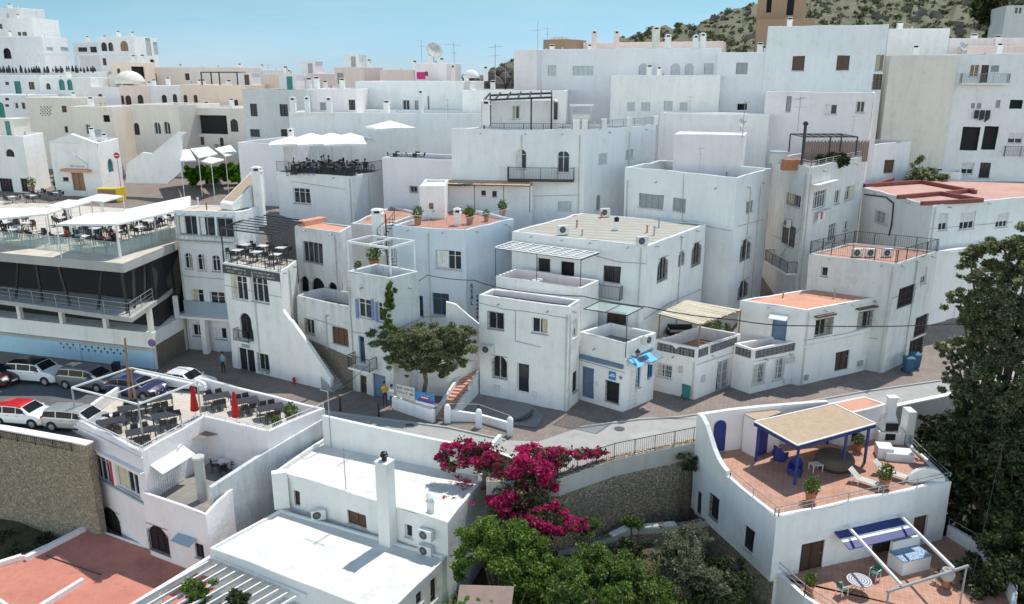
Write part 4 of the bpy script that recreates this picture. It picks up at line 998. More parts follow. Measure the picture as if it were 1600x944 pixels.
p, n2, U2 = on_wall(S6, 1567, 244); e = p+n2*.5; rail(S6['root'], [p, e, e+U2*3, p+U2*3], h=1.1, sp=.15, name='balcony_railing')
S7 = bk('pinkish white house with two small windows beside the cream gable', [(1197, 143, 84), (1366, 141, 79.5)], 'pinkwhite', [(1288, 163, 1308, 179, 'w'), (1338, 158, 1351, 176, 'w'), (1228, 150, 1236, 175, 'q')], far=False)
bk('brown ridge roofed shed on the lavender house', [(849, 62, 110), (888, 56, 108)], 'ochre', dep=5, roof='brownroof', ph=.05)
bk('long low pink flat roofed house along the skyline', [(893, 67, 112), (1130, 66, 106)], 'pink', dep=6, ph=.1)
house('church_tower', 'square ochre stone bell tower with an arched opening', [(1189, -60, 112), (1266, -60, 110)], dep=8, ph=.3, wall='ochre', roof='roof_beige', wins=[(1230, -10, 1241, 24, 'oa'), (1198, -10, 1206, 20, 'oa')], cat='tower')
bk('broad ochre stone base block of the bell tower', [(1183, 30, 110), (1273, 29, 108)], 'ochre', dep=9, name='tower_base', cat='tower base')
bk('grey modern house high on the slope at the top right corner', [(1573, 9, 140), (1660, 5, 138)], 'grey', [(1586, 12, 1590, 21, 'k'), (1592, 12, 1596, 21, 'k')])
# left-back
LBL = [
 ('small white cube house on the very top left of the hill', [(-30, 14, 175), (30, 11, 172)], 'white', [], 6),
 ('shaded grey cube house with four tiny windows, top left', [(-30, 29, 162), (49, 28, 160), (111, 33, 172)], 'white', [(13, 49, 19, 56, 'k'), (28, 50, 33, 56, 'k'), (35, 50, 42, 56, 'k')], 8),
 ('wide white house with an arched dark porch, top left', [(-30, 58, 152), (65, 57, 150), (114, 60, 160)], 'lav', [(5, 75, 17, 92, 'oa'), (73, 74, 83, 80, 's'), (95, 74, 110, 81, 's')], 8),
 ('low grey white house with dark square windows near the skyline, upper left', [(113, 66, 166), (152, 64, 164)], 'white', [(122, 74, 136, 81, 'k'), (141, 73, 151, 82, 'k')], 8),
 ('white hilltop house with an ochre arched door and a bright right side', [(151, 58, 157), (208, 57, 155), (268, 61, 172)], 'white', [(158, 66, 167, 80, 'ka'), (169, 66, 177, 80, 'ka'), (188, 64, 200, 80, 'Ya'), (228, 58, 236, 88, 's'), (240, 66, 247, 86, 's'), (235, 93, 241, 102, 'k'), (248, 93, 252, 104, 'k')], 10),
 ('long white terrace house with a crowd along its parapet, upper left', [(-30, 112, 141), (165, 110, 138)], 'white', [(122, 90, 132, 100, 'k')], 6),
 ('white shop front house with green door at the left edge', [(-30, 118, 133), (64, 120, 131)], 'cool', [(23, 127, 33, 147, 'T'), (45, 128, 54, 140, 'k'), (8, 128, 14, 133, 'k')], 6),
 ('white house with a diagonal parapet and three dark green arches', [(60, 121, 130), (140, 119, 128)], 'white', [(72, 130, 79, 140, 'ka'), (92, 124, 101, 141, 'Ta'), (105, 124, 113, 141, 'Ta')], 6),
 ('white house with dark square windows at the left edge, below the shop front', [(-30, 148, 124), (42, 149, 122)], 'cool', [(8, 153, 14, 157, 'k'), (8, 163, 14, 167, 'k'), (-2, 160, 7, 184, 'Ta')], 6),
 ('plain beige house with a pierced lattice panel', [(38, 152, 118), (112, 151, 115)], 'beige', [], 6),
 ('lavender house at the left end of the peach row', [(140, 136, 128), (186, 136, 127)], 'lav', [], 6),
 ('pink house with three arched windows', [(186, 134, 127), (234, 134, 126)], 'pink', [(187, 149, 194, 163, 'ka'), (196, 149, 205, 164, 'ka'), (215, 148, 224, 163, 'ka')], 6),
 ('lavender white house with a balcony table, in the peach row', [(234, 134, 126), (281, 133, 125)], 'lav', [(253, 148, 261, 167, 'ka'), (270, 147, 277, 163, 'ka')], 6),
 ('peach house with two arched windows', [(281, 132, 125), (318, 131, 124)], 'peach', [(287, 148, 293, 166, 'ka'), (303, 148, 309, 168, 'ka')], 6),
 ('small peach house with an open balcony, beside the black rooftop frame', [(318, 133, 124), (382, 133, 122)], 'peach', [(365, 156, 372, 166, 'k')], 6),
 ('pink cube house with a dark loggia on the peach row roofs', [(173, 98, 134), (203, 97, 133), (229, 101, 137)], 'peach', [(206, 104, 226, 124, 'o')], 6),
 ('long beige house along the skyline behind the dome', [(228, 105, 140), (380, 108, 137)], 'beige', [], 6),
 ('white flat house on the distant skyline', [(262, 110, 182), (330, 110, 180)], 'white', [], 8),
 ('white flat house on the distant skyline, right of the black rooftop frame', [(368, 109, 165), (412, 112, 163)], 'white', [], 8),
 ('beige house with small arched windows and a rounded corner', [(110, 165, 112), (175, 167, 110), (210, 164, 116)], 'beige', [(134, 194, 142, 210, 'wa'), (148, 202, 158, 212, 's')], 6),
 ('cream house with paired arched windows above the plaza', [(204, 163, 112), (278, 164, 109)], 'beige', [(209, 192, 218, 211, 'ka'), (241, 191, 251, 210, 'wa'), (256, 190, 266, 210, 'wa')], 8),
 ('cream house with a deep arched loggia above the plaza', [(277, 168, 113), (386, 163, 110)], 'beige', [(280, 180, 355, 209, 'o'), (360, 186, 372, 206, 'ka')], 8),
 ('white house with a plain front at the left edge of the plaza', [(-40, 212, 97), (35, 213, 94), (62, 212, 99)], 'white', [(9, 233, 22, 245, 'ka'), (0, 279, 20, 303, 'k'), (33, 279, 43, 300, 'k')], 6),
]
for lb, pts, wl, wins, dep in LBL:
    bk(lb, pts, wl, wins, dep=dep, auto=5 if pts[0][-1] < 145 and 'chapel' not in lb and 'lattice' not in lb and 'plaza' not in lb else 3 if pts[0][-1] < 150 else 2)
for px, y in ((300, 108.5), (322, 108.2), (338, 108)):
    pass
CH = bk('white chapel like house with a pediment over its brown door', [(76, 222, 92.5), (151, 224, 91), (180, 219, 97)], 'white', [(113, 270, 132, 298, 'Y'), (98, 277, 107, 283, 'k'), (168, 247, 177, 270, 'Ta')], dep=7, far=False)
A, U, nn, L = CH['faces'][0]
m = MB(); z_ = CH['z']; c = A+U*(L/2); P3 = [A-U*.1+V((0, 0, 0)), A+U*(L+.1), A+U*(L/2)+V((0, 0, 1.0))]
for o_ in (0,): m.poly([p+nn*.15 for p in P3]); m.poly([p-nn*.4 for p in P3[::-1]])
for i in range(3): j = (i+1) % 3; m.poly([P3[j]+nn*.15, P3[i]+nn*.15, P3[i]-nn*.4, P3[j]-nn*.4])
m.build('pediment', 'bright', CH['root'])
p, n2, U2 = on_wall(CH, 122, 268); m = MB(); a = V((p.x, p.y, 0)); ubox(m, a, U2, n2, -1.8, 1.8, p.z, p.z+.3, .02, .7); m.build('canopy', 'salmon', CH['root'])
P3 = [p-U2*1.4+V((0, 0, .9)), p+U2*1.4+V((0, 0, .9)), p+V((0, 0, 1.8))]; m = MB(); m.poly([q+n2*.2 for q in P3]); m.poly([q+n2*.0 for q in P3[::-1]])
for i in range(3): j = (i+1) % 3; m.poly([P3[j]+n2*.2, P3[i]+n2*.2, P3[i], P3[j]])
ubox(m, a, U2, n2, -1.4, 1.4, p.z+.35, p.z+.9, .02, .12); m.build('door_pediment', 'bright', CH['root'])
scribble(CH['root'], p+n2*.14+V((0, 0, .62)), U2, n2, 2.2, .4, 'shut_grey', 1, 4)
# lattice panel of the beige house
bh = HS['plain beige house with a pierced lattice panel']; m = MB()
for i in range(7):
    for j in range(6):
        if (i+j) % 2: continue
        p, n2, U2 = on_wall(bh, 64+i*2.6, 167+j*2.6, 0); m.tube(p+n2*.01, p+n2*.02, .12, n=4)
m.build('lattice', 'dark', bh['root'])
# dome
m = MB(); c = PXD(229, 131, 0); c.z = zat(131, 131); m.lathe(c, [(2.3*math.cos(t*math.pi/12), 2.0*math.sin(t*math.pi/12)) for t in range(0, 6)]+[(.02, 2.0)], 20)
tag(m.build('dome', 'cream', org=c, smooth=True), 'beige plaster dome on the peach row roofs', 'dome')
m = MB(); c = PXD(740, 99, 0); c.z = zat(122, 99); m.lathe(c, [(1.0*math.cos(t*math.pi/12), .95*math.sin(t*math.pi/12)) for t in range(0, 6)]+[(.02, .95)], 18)
tag(m.build('dome', 'bright', org=c, smooth=True), 'small white dome right of the big dish', 'dome')
# black rooftop frame (peach row) and upper left pergola
def frame(label, px0, px1, py0, py1, y, dy, mat='black_metal', w=.16, nb=5, name='steel_pergola'):
    a, b_ = PD(px0, py0, y), PD(px1, py0, y); m = MB(); zb_ = PD(px0, py1, y).z; D = V((0, dy, 0))
    m.beam(a, b_, w); m.beam(a+D, b_+D, w)
    for i in range(nb): t = i/(nb-1); m.beam(a.lerp(b_, t), a.lerp(b_, t)+D, w*.8)
    for p in (a, b_, a+D, b_+D, a.lerp(b_, .5)): m.beam(p, V((p.x, p.y, zb_)), w)
    return tag(m.build(name, mat, org=(a.x, a.y, zb_)), label, 'pergola')
frame('black steel frame with glass on the peach row roofs', 314, 370, 113, 133, 123, 4)
frame('long white terrace frame over the crowded parapet, upper left', 42, 200, 85, 110, 140, 3, 'white_metal', .2, 9)
m = MB()
for i in range(38):
    p = PD(-20+i*4.6+R.uniform(-2.4, 2.4), 110, 139+R.uniform(-1, 1)); k_ = R.uniform(.6, .95); m.lathe(p+V((0, 0, -.4)), [(.25*k_, 0), (.3*k_, .5*k_), (.22*k_, .9*k_), (.13*k_, .95*k_), (.15*k_, 1.2*k_), (.05*k_, 1.32*k_)], 6)
tag(m.build('crowd', 's_dark', org=PD(60, 108, 139)), 'dark line of distant people along the upper left terrace', 'crowd', kind='stuff')
# skyline chimneys, ac, dishes
def sky_ch(px, py0, py1, y, wpx, label, mat='white', group=None):
    p = PD(px, py1, y); t = PD(px, py0, y); chimney(p.x, p.y, p.z, wpx/1250*y, t.z-p.z-.35, label, mat, group=group)
for px, a, b_, y, w, lb, mt in ((928, 48, 76, 100, 7, 'pink skyline chimney, leftmost of the pair left of the hill', 'pink'), (963, 48, 76, 99, 7, 'pink skyline chimney, right one of the pair left of the hill', 'pink'),
    (1024, 42, 76, 98, 10, 'wide cream skyline chimney in front of the hill', 'cream'), (1043, 54, 76, 97, 8, 'short white chimney just right of the wide cream one', 'white'),
    (1086, 55, 76, 96, 7, 'narrow white chimney, left one of the pair near the bell tower', 'white'), (1097, 52, 76, 96, 8, 'narrow white chimney, right one of the pair near the bell tower', 'white'),
    (459, 152, 176, 91.5, 8, 'white roof chimney, leftmost of three behind the umbrellas', 'white'), (481, 151, 176, 91.3, 7, 'white roof chimney, middle of three behind the umbrellas', 'white'), (515, 152, 176, 91, 8, 'white roof chimney, rightmost of three behind the umbrellas', 'white'),
    (760, 157, 192, 73, 11, 'white chimney with eyelet vents at the left of the black beam pergola', 'white'), (708, 101, 124, 96, 6, 'red pink chimney right of the big dish', 'pink'), (759, 103, 124, 97, 7, 'pink chimney right of the white dome', 'pinkwhite'),
    (658, 141, 174, 89.5, 6, 'slim white chimney on the wide pale blue house', 'white'), (455, 201, 216, 83, 7, 'white chimney behind the left end of the umbrellas', 'white')):
    sky_ch(px, a, b_, y, w, lb, mt)
ants = [(58, 30, 160, 1.3, 'thin antenna on the top left white house'), (840, 77, 99, 3.2, 'tall mast antenna above the left end of the lavender house'), (855, 77, 99, 2.6, 'second mast antenna above the lavender house'),
    (659, 98, 107, 3, 'antenna mast left of the big dish'), (710, 120, 98, 4.0, 'antenna mast on the red pink chimney'), (774, 128, 96, 4.3, 'tall bare mast in front of the small rocky hill'), (790, 128, 96, 2.7, 'shorter mast beside the small rocky hill'),
    (1078, 175, 84, 1.7, 'antenna on the long low white wall'), (1246, 205, 76, 3.3, 'tall antenna left of the leafy rooftop pergola'), (1160, 213, 72, 3.2, 'leaning antenna at the pink white penthouse'), (1093, 264, 67, 1.9, 'antenna on the plain white block, inside its parapet'),
    (700, 186, 80, 2.0, 'antenna behind the tallest white house, left end'), (282, 108, 140, 1.5, 'antenna on the distant left skyline'), (420, 116, 128, 1.4, 'antenna on the small peach skyline house'), (567, 104, 118, 1, 'antenna on the pink roof room'),
    (1332, 205, 76, 1.5, 'antenna behind the leafy rooftop pergola'), (210, 57, 157, 1.2, 'antenna on the bright hilltop house')]
for px, py, y, h, lb in ants:
    p = PD(px, py, y); ANT.put(p-V((0, 0, .1)), R.uniform(0, 3), lb, sc=max(.6, h/2.6))
p = PD(678, 98, 106.5); o = DISH.put(p, .5, 'big grey satellite dish standing on the skyline roof', sc=2.6)
p = PD(1157, 205, 73); DISH.put(p, .6, 'white dish on the pink white penthouse roof', sc=1.2)
p = PD(1502, 84, 91); DISH.put(p, .4, 'grey dish at the right end of the cream gable', sc=1.3)
# tower details: cornice
T0 = HS['square ochre stone bell tower with an arched opening']
# solar water heater
p = PXD(902, 75, 0); p.z = Qh['z']-.3; r = empty('water_heater', p, 'cream solar water heater tank with white panel on the tallest house', 'water heater')
m = MB(); m.tube(p+V((-.9, 0, 1.2)), p+V((.7, 0, 1.2)), .38, n=16); m.build('tank', 'cream', r); m = MB()
for x in (-.8, -.2, .6): m.beam(p+V((x, .3, 0)), p+V((x, 0, .9)), .06); m.beam(p+V((x, -.5, 0)), p+V((x, 0, .9)), .06)
m.build('stand', 'wood', r); m = MB(); m.box(p+V((0, .5, 2.2)), (2.2, .9, .12), .05); m.beam(p+V((-.9, .5, 0)), p+V((-.9, .5, 2.2)), .06); m.beam(p+V((.9, .5, 0)), p+V((.9, .5, 2.2)), .06); m.build('panel', 'bright', r)
# street level stepped wall by the plaza
slab_A = PXD(235, 96, 9)
m = MB(); Pw = [PD(196, 286, 92), PD(262, 287, 90.5), PD(283, 268, 90.2), PD(283, 214, 90.2), PD(290, 207, 90.2), PD(277, 207, 90.5), PD(237, 240, 91.3), PD(222, 238, 91.6), PD(198, 256, 92)]
m.poly(Pw); m.poly([p+V((0, .4, 0)) for p in Pw[::-1]])
for i in range(len(Pw)): j = (i+1) % len(Pw); m.poly([Pw[j], Pw[i], Pw[i]+V((0, .4, 0)), Pw[j]+V((0, .4, 0))])
tag(m.build('stair_wall', 'white', org=Pw[0]), 'white sloping stair wall rising from the plaza to the peach steps', 'wall')
bk('white corner house behind the plaza awnings', [(283, 208, 116), (378, 206, 112)], 'white', [(300, 218, 318, 232, 'k'), (335, 212, 350, 222, 'k')], dep=6)
# ============================================================ LEFT DECK RESTAURANT
def ext(a, b_, t): return a+(b_-a)*t
zd = 9.1; K = PZ(192, 412, zd); L0 = ext(K, PZ(0, 395, zd), 2.2); R0 = PZ(271, 380, zd)
bd = V((-3, 22, 0)); DK = empty('restaurant_building', (K.x-8, K.y+4, 0), 'open sided white building carrying the big glass railed restaurant deck', 'restaurant')
m = MB(); m.prism([L0, K, R0, R0+V((-1, 14, 0)), L0+bd], zd-.7, zd, 0, 1); m.build('deck_slab', ['concrete', 'tile_cream'], DK)
K2 = PZ(205, 497, 5.2); L2 = ext(K2, PZ(0, 469, 5.2), 2.2); R2 = PZ(262, 458, 5.2)
m = MB(); m.prism([L2, K2, R2, R2+V((-.5, 3.6, 0)), K2+V((-2, 5, 0)), L2+V((-1, 4.5, 0))], 4.85, 5.2, 0, 1); m.build('gallery_slab', ['concrete', 'concrete'], DK)
Kb = PZ(245, 577, 0); Lb = ext(Kb, PZ(0, 548, 0), 2.2); Rb = PZ(290, 548, 0)
m = MB(); m.prism([Lb, Kb, Rb, Rb+V((0, 4, 0)), Lb+V((0, 6, 0))], -.3, 3.0, 0, 0); m.build('wall', 'white', DK)
U = (Kb-Lb).normalized(); nn = V((U.y, -U.x, 0)); L = (Kb-Lb).length
m = MB(); ubox(m, Lb, U, nn, 0, L, 1.55, 1.75, .01, .25); m.build('ledge', 'concrete', DK)
m = MB(); ubox(m, Lb, U, nn, 0, L-.05, .0, 1.54, .004, .03); ubox(m, Lb, U, nn, L-7.6, L-7.2, 0, 1.5, .03, .09); m.build('painted_plinth', 'sky_paint', DK)
Ur = (Rb-Kb).normalized(); nr = V((Ur.y, -Ur.x, 0)); Lr = (Rb-Kb).length
m = MB(); ubox(m, Kb, Ur, nr, .25, Lr, 0, 1.9, .01, .06); m.build('stone_face', 'stone', DK)
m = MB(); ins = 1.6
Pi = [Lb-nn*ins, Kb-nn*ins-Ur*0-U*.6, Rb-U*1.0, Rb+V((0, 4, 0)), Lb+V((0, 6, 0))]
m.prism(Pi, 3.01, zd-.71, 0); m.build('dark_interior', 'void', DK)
for i in range(12):
    p = Kb-U*(.25+i*4.3)-nn*.25
    m = MB(); m.box((p.x, p.y, 3.0), (.32, .32, 1.86), math.atan2(U.y, U.x)); m.build('pillar', 'white', DK)
p = Rb-Ur*.3-nr*.2; m = MB(); m.box((p.x, p.y, 3.0), (.3, .3, 1.86), math.atan2(Ur.y, Ur.x)); m.build('pillar', 'white', DK)
for i in range(11):
    a = K2-(K2-L2).normalized()*(.9+i*2.9)+V((0, .9, 0)); b_ = a+V((0, 0, 3.2))+(U*.9 if i % 3 == 1 else -U*.5 if i % 3 == 2 else V((0, 0, 0)))
    m = MB(); m.beam(a, b_, .16, .16); m.build('steel_post', 'black_metal', DK)
for i in range(1, 4):
    a = K2.lerp(R2, i/3.4)+V((-.8, .4, 0)); b_ = a+V((0, 0, 3.2))+Ur*.6; m = MB(); m.beam(a, b_, .16, .16); m.build('steel_post', 'black_metal', DK)
e = V((0, .25, 0)); rail(DK, [L2+e, K2+V((-.25, .35, 0)), R2+V((-.3, 0, 0))], h=1.0, bars=False, mid=True, mat='grey_metal', posts=2.4)
# glass railing on the deck
G0, G1, G2 = ext(PZ(188, 400, zd), PZ(0, 381, zd), 2.2), PZ(188, 400, zd), PZ(268, 374, zd)
m = MB()
for a, b_ in ((G0, G1), (G1, G2)):
    k = int((b_-a).length/1.3)
    for i in range(k): c, d = a.lerp(b_, (i+.03)/k), a.lerp(b_, (i+.97)/k); m.hexa([c, d, d+V((0, .02, 0)), c+V((0, .02, 0))]+[q+V((0, 0, 1.0)) for q in (c, d, d+V((0, .02, 0)), c+V((0, .02, 0)))])
m.build('glass_railing', 'clear', DK)
rail(DK, [G0, G1, G2], h=1.04, sp=.12, mat='grey_metal', r=.006, posts=1.3, top=.05)
# small pennants along plinth
m = MB()
for a, b_ in ((23.4, 32.5), (39.8, 46)):
    x = a
    while x < b_:
        s_ = L-49+x
        for j in range(2): q = Lb+U*(s_+j*.25)+nn*.06+V((0, 0, 1.35-j*.28-.0)); m.poly([q, q+U*.2, q+U*.1-V((0, 0, .22))])
        x += .62
m.build('pennant', 's_dark', DK)
# ============================================================ LOWER LEFT RESTAURANT (red parasols)
Yh = house('restaurant_building', 'white lower restaurant with black tables and red parasols on its roof', [(109, 652), (221, 706), (318, 652), (418, 674), (507, 637), (310, 588), (205, 588)], z=.95, ph=.8, roof='tile_cream', wall='pinkwhite', zb=-6.3, th=.25, wins=[(142, 708, 171, 748, 'w'), (182, 724, 215, 766, 'w'), (161, 796, 187, 832, 'ha')])
Yt = Yh['faces']
def face_near(info, px, py):
    best = None
    for i, (A, U, nn, L) in enumerate(info['faces']):
        r = ray(px, py)
        if r.dot(nn) >= 0: continue
        t = (A-V((0, 0, HC))).dot(nn)/r.dot(nn); p = V((0, 0, HC))+r*t; u = (p-A).dot(U)
        if -.1 <= u <= L+.1 and (best is None or t < best[0]): best = (t, i)
    return best[1] if best else 0
for i, (A, U, nn, L) in enumerate(Yt):
    if nn.y < -.2 or i in (0, 1): rail(Yh['root'], edge(Yh, i, z=Yh['z'], inset=.12), h=.28, sp=.14, mat='white_metal', r=.01)
i = face_near(Yh, 160, 735); A, U, nn, L = Yt[i]
m = MB(); ubox(m, A, U, nn, -.1, L+.1, -.55, -.35, .02, .3); ubox(m, A, U, nn, -.1, L+.15, .5, .62, .01, .12); m.build('cornice', 'pinkwhite', Yh['root'])
m = MB(); ubox(m, A, U, nn, .8, L-.25, on_wall(Yh, 176, 757)[0].z-.12, on_wall(Yh, 176, 757)[0].z, .01, .14); m.build('window_ledge', 'greyblue', Yh['root'])
m = MB(); p, n2, U2 = on_wall(Yh, 175, 740); 
ubox(m, V((p.x, p.y, 0)), U2, n2, -.12, .12, p.z-1.0, p.z+.9, .01, .03); m.build('red_drape', 'red', Yh['root'])
m = MB(); pp = [A+U*.25+nn*.08+V((0, 0, z_)) for z_ in (-1.5, -6.9)]; m.tube(pp[0]+V((0, 0, .9-.95)), pp[1], .06); m.build('drainpipe', 'white_metal', Yh['root'])
# white pergola frame on Yh
zf = .15; q4 = [PZ(112, 606, 2.9), PZ(216, 632, 2.9), PZ(308, 597, 2.9), PZ(204, 575, 2.9)]
r = empty('steel_pergola', V((PZ(160, 668, zf).x, PZ(160, 668, zf).y, zf)), 'open white steel frame over the black tables of the lower restaurant', 'pergola')
m = MB()
for a, b_ in zip(q4, q4[1:]+q4[:1]): m.beam(a, b_, .1, .1)
m.beam(q4[3]+V((.3, .0, -.25)), q4[2]+V((.1, 0, -.25)), .3, .1); m.beam(q4[0].lerp(q4[1], .55), q4[3].lerp(q4[2], .5), .06)
m.build('beam', 'white_metal', r)
for a in q4: m = MB(); m.beam(a, V((a.x, a.y, zf)), .09); m.build('post', 'grey_metal', r)
p = PZ(205, 640, 0); r = empty('timber_pole', p, 'old brown timber pole behind the white steel frame', 'pole'); m = MB(); t_ = PD(195, 528, p.y); m.tube(p, V((t_.x, t_.y, t_.z)), .11, .07); m.tube(p+V((.5, 0, 0)), p+V((.35, 0, 3)), .05); m.build('shaft', 'wood', r)
# sunken patio block and its front wall
Y2 = house('patio_building', 'pinkish white patio annex with barred windows above the red roof', [(222, 769), (322, 803), (400, 728), (318, 700)], z=-1.6, ph=.75, roof='tile_grey', wall='pinkwhite', zb=-6.3, cat='house', wins=[(231, 822, 263, 862, 'ha'), (305, 850, 318, 872, 'k')])
p, n2, U2 = on_wall(Y2, 292, 838)
m = MB(); a = V((p.x, p.y, 0)); m.hexa([p-U2*.7, p+U2*.8, p+U2*.8+n2*.6-V((0, 0, .2)), p-U2*.7+n2*.6-V((0, 0, .2))]+[q+V((0, 0, .05)) for q in (p-U2*.7, p+U2*.8, p+U2*.8+n2*.6-V((0, 0, .2)), p-U2*.7+n2*.6-V((0, 0, .2)))]); m.build('rain_hood', 'greyblue', Y2['root'])
i2 = face_near(Yh, 272, 745); A, U, nn, L = Yt[i2]; p, n2, U2 = on_wall(Yh, 245, 790, i2)
m = MB(); ap = p; hgt = 2.1
for i in range(14): m.beam(ap+U2*(i*.17)+n2*.15+V((0, 0, .3)), ap+U2*(i*.17)+n2*.15+V((0, 0, hgt)), .05)
for z_ in (.3, .75, 1.2, 1.65, hgt): m.beam(ap+n2*.15+V((0, 0, z_)), ap+U2*2.25+n2*.15+V((0, 0, z_)), .05)
m.build('lattice_gate', 'white_metal', Yh['root'])
m = MB(); q = ap+V((0, 0, 2.75))-U2*.1; m.hexa([q, q+U2*2.8, q+U2*2.8+n2*.9-V((0, 0, .45)), q+n2*.9-V((0, 0, .45))]+[v+V((0, 0, .05)) for v in (q, q+U2*2.8, q+U2*2.8+n2*.9-V((0, 0, .45)), q+n2*.9-V((0, 0, .45)))]); m.build('gate_awning', 'fabric', Yh['root'])
# concrete round flue
p = PZ(325, 846, -5.2); q = PD(319, 716, p.y); r = empty('flue_pipe', (p.x, p.y, -6.3), 'tall round concrete flue in front of the sunken patio', 'flue')
m = MB(); m.tube(V((p.x, p.y, -6.3)), V((p.x, p.y, q.z)), .3, .3, 14); m.build('pipe', 'concrete', r); m = MB(); m.tube(V((p.x, p.y, q.z-.02)), V((p.x, p.y, q.z+.12)), .36, .36, 14); m.build('rim', 'fabric_grey', r)
wall_run('party_wall', 'long weathered grey white party wall between the lower restaurant and the white roofs', [(326, 760), (400, 712), (462, 676), (503, 652)], [-.9, -.4, 0, .25], 'stucco_dirty', th=-.3, zb=-6.3, cap=None)
Zr = house('red_roof_house', 'low house with a broad faded red terrace roof, bottom left', [(-60, 905), (90, 990), (240, 1010), (372, 902), (143, 822)], z=-5.85, ph=.05, roof='roof_pink', wall='white', zb=-9, ci=0)
k = MB(); z_ = -5.85
for a, b_, w_ in (((-40, 893), (34, 870), .3), ((40, 873), (140, 822), .3), ((64, 948), (130, 907), .25), ): k.beam(PZ(*a, z_+.1), PZ(*b_, z_+.1), w_, .3)
k.build('roof_kerb', 'pinkwhite', Zr['root'])
k = MB(); k.beam(PZ(72, 868, z_+.0), PZ(158, 898, z_+.0), .04, .06); k.build('roof_seam', 'granite', Zr['root'])
# ============================================================ WHITE ROOFS (bottom centre)
W1 = house('town_house', 'white house with a bright flat roof beside the bougainvillea', [(430, 735), (699, 816), (777, 722), (520, 673)], z=-.9, ph=.3, roof='roof_white', wall='bright', zb=-7.5, wins=[(460, 768, 469, 790, 'N'), (543, 801, 572, 822, 'S'), (633, 820, 644, 840, 'w')])
W2 = house('town_house', 'white house with a lower flat roof and a tall shadow casting chimney', [(328, 855), (602, 962), (699, 868), (438, 795)], z=-3.0, ph=.14, roof='roof_white', wall='bright', zb=-8.5, wins=[(672, 902, 682, 940, 'k'), (650, 925, 660, 944, 'k')])
r, P = wall_run('road_wall', 'white parapet wall between the street and the bright flat roof', [(503, 650), (597, 671), (690, 690), (760, 702), (800, 716)], [.9, .8, .75, .7, .6], 'bright', th=.25, zb=-3)
# raised end fin by bougainvillea
a = PZ(752, 748, -.9); m = MB(); d_ = (PZ(777, 722, -.9)-PZ(699, 816, -.9)).normalized()
for i in range(8):
    h0 = 1.5*math.sin(min(1, (i+1)/6)*math.pi/2); p = a+d_*(i*.42); m.box((p.x, p.y, -1.2), (.25, .43, .3+h0), math.atan2(d_.y, d_.x)-math.pi/2)
m.build('end_fin', 'bright', W1['root'])
m = MB(); p = PZ(432, 745, -.9); m.box((p.x+.15, p.y+.1, -3), (.9, .5, 2.4), .3); m.build('corner_pier', 'bright', W1['root'])
p, n2, U2 = on_wall(W1, 611, 800); r = empty('tall_chimney', (p.x, p.y, -3), 'very tall square white chimney with a black cowl on the bright roofs', 'chimney')
c = p+n2*.38; top = PD(612, 722, c.y).z; ang = math.atan2(U2.y, U2.x)
m = MB(); m.box((c.x, c.y, -3.15), (.78, .7, top+3.15), ang); m.box((c.x, c.y, top), (.86, .78, .1), ang); m.build('stack', 'bright', r)
m = MB(); m.lathe((c.x, c.y, top+.1), [(.15, 0), (.15, .2), (.22, .25), (.23, .34), (.18, .37), (.18, .48), (.08, .54)], 16); m.build('cowl', 'black_metal', r)
p = PZ(673, 800, -.9-.28); r = empty('roof_vent', p, 'small white vent chimney with a cone cap near the roof corner', 'vent')
m = MB(); m.lathe(p, [(.22, 0), (.2, .6), (.26, .65), (.26, .72), (.16, .75), (.16, .95), (.3, 1.0), (.1, 1.2)], 14); m.build('stack', 'bright', r)
for px, py, z_, rz, lb in ((498, 812, -3.0, .25, 'air conditioner standing on the lower white roof with a blue cloth above'), ):
    p = PZ(px, py, -3.1); AC.put(p, .28, lb)
for px, py, zz, lb in ((670, 866, 0, 'lower of two stacked air conditioners at the roof corner'), (670, 842, 0, 'upper of two stacked air conditioners at the roof corner')):
    p, n2, U2 = on_wall(W1, px, py-4); AC.put(p+n2*.25-V((0, 0, .12)), math.atan2(U2.y, U2.x), lb)
p, n2, U2 = on_wall(Fh, 765, 545); AC.put(p+n2*.3-V((0, 0, .3)), math.atan2(U2.y, U2.x), 'air conditioner on the courtyard wall of the maroon roofed house')
p, n2, U2 = on_wall(Ih, 1007, 530, 1); AC.put(p+n2*.3-V((0, 0, .3)), math.atan2(U2.y, U2.x), 'air conditioner on the terrace corner above the blue awning')
p, n2, U2 = on_wall(Ih, 1014, 566, 1); AC.put(p+n2*.3+V((0, 0, .0)), math.atan2(U2.y, U2.x), 'air conditioner below the blue awning of the corner shop')
for px, py, lb in ((880, 366, 'black backed unit on the ribbed grey roof'), (1003, 384, 'white unit at the front corner of the ribbed grey roof'), (945, 338, 'white unit at the far edge of the ribbed grey roof')):
    p = PZ(px, py, Hh['z']); AC.put(p, .3, lb)
p, n2, U2 = on_wall(N2, 1234, 355); AC.put(p+n2*.25, math.atan2(U2.y, U2.x), 'air conditioner among cables on the grey white apartment block')
for i, (px, lb) in enumerate(((1341, 'leftmost of three flat units along the railed red terrace edge'), (1362, 'middle one of three flat units along the railed red terrace edge'), (1388, 'rightmost of three flat units along the railed red terrace edge'))):
    p = PZ(px, 403, Mh['floor']); p.y += .3; AC.put(p, .15, lb)
p = PZ(542, 778, -.95); ANT.put(PZ(541, 772, -1.2), 2.6, 'television antenna on the bright flat roof, left of the tall chimney', sc=1.15)
p = PZ(963, 358, Hh['z']); chimney(p.x, p.y, p.z, .35, .55, 'short dark capped vent chimney in the middle of the ribbed roof', 'white', cap='dark')
p = PZ(715, 352, Eh['floor']); chimney(p.x, p.y, p.z, .55, 1.0, 'squat white chimney among the pots of the roof garden', 'pinkwhite', cap='bright')
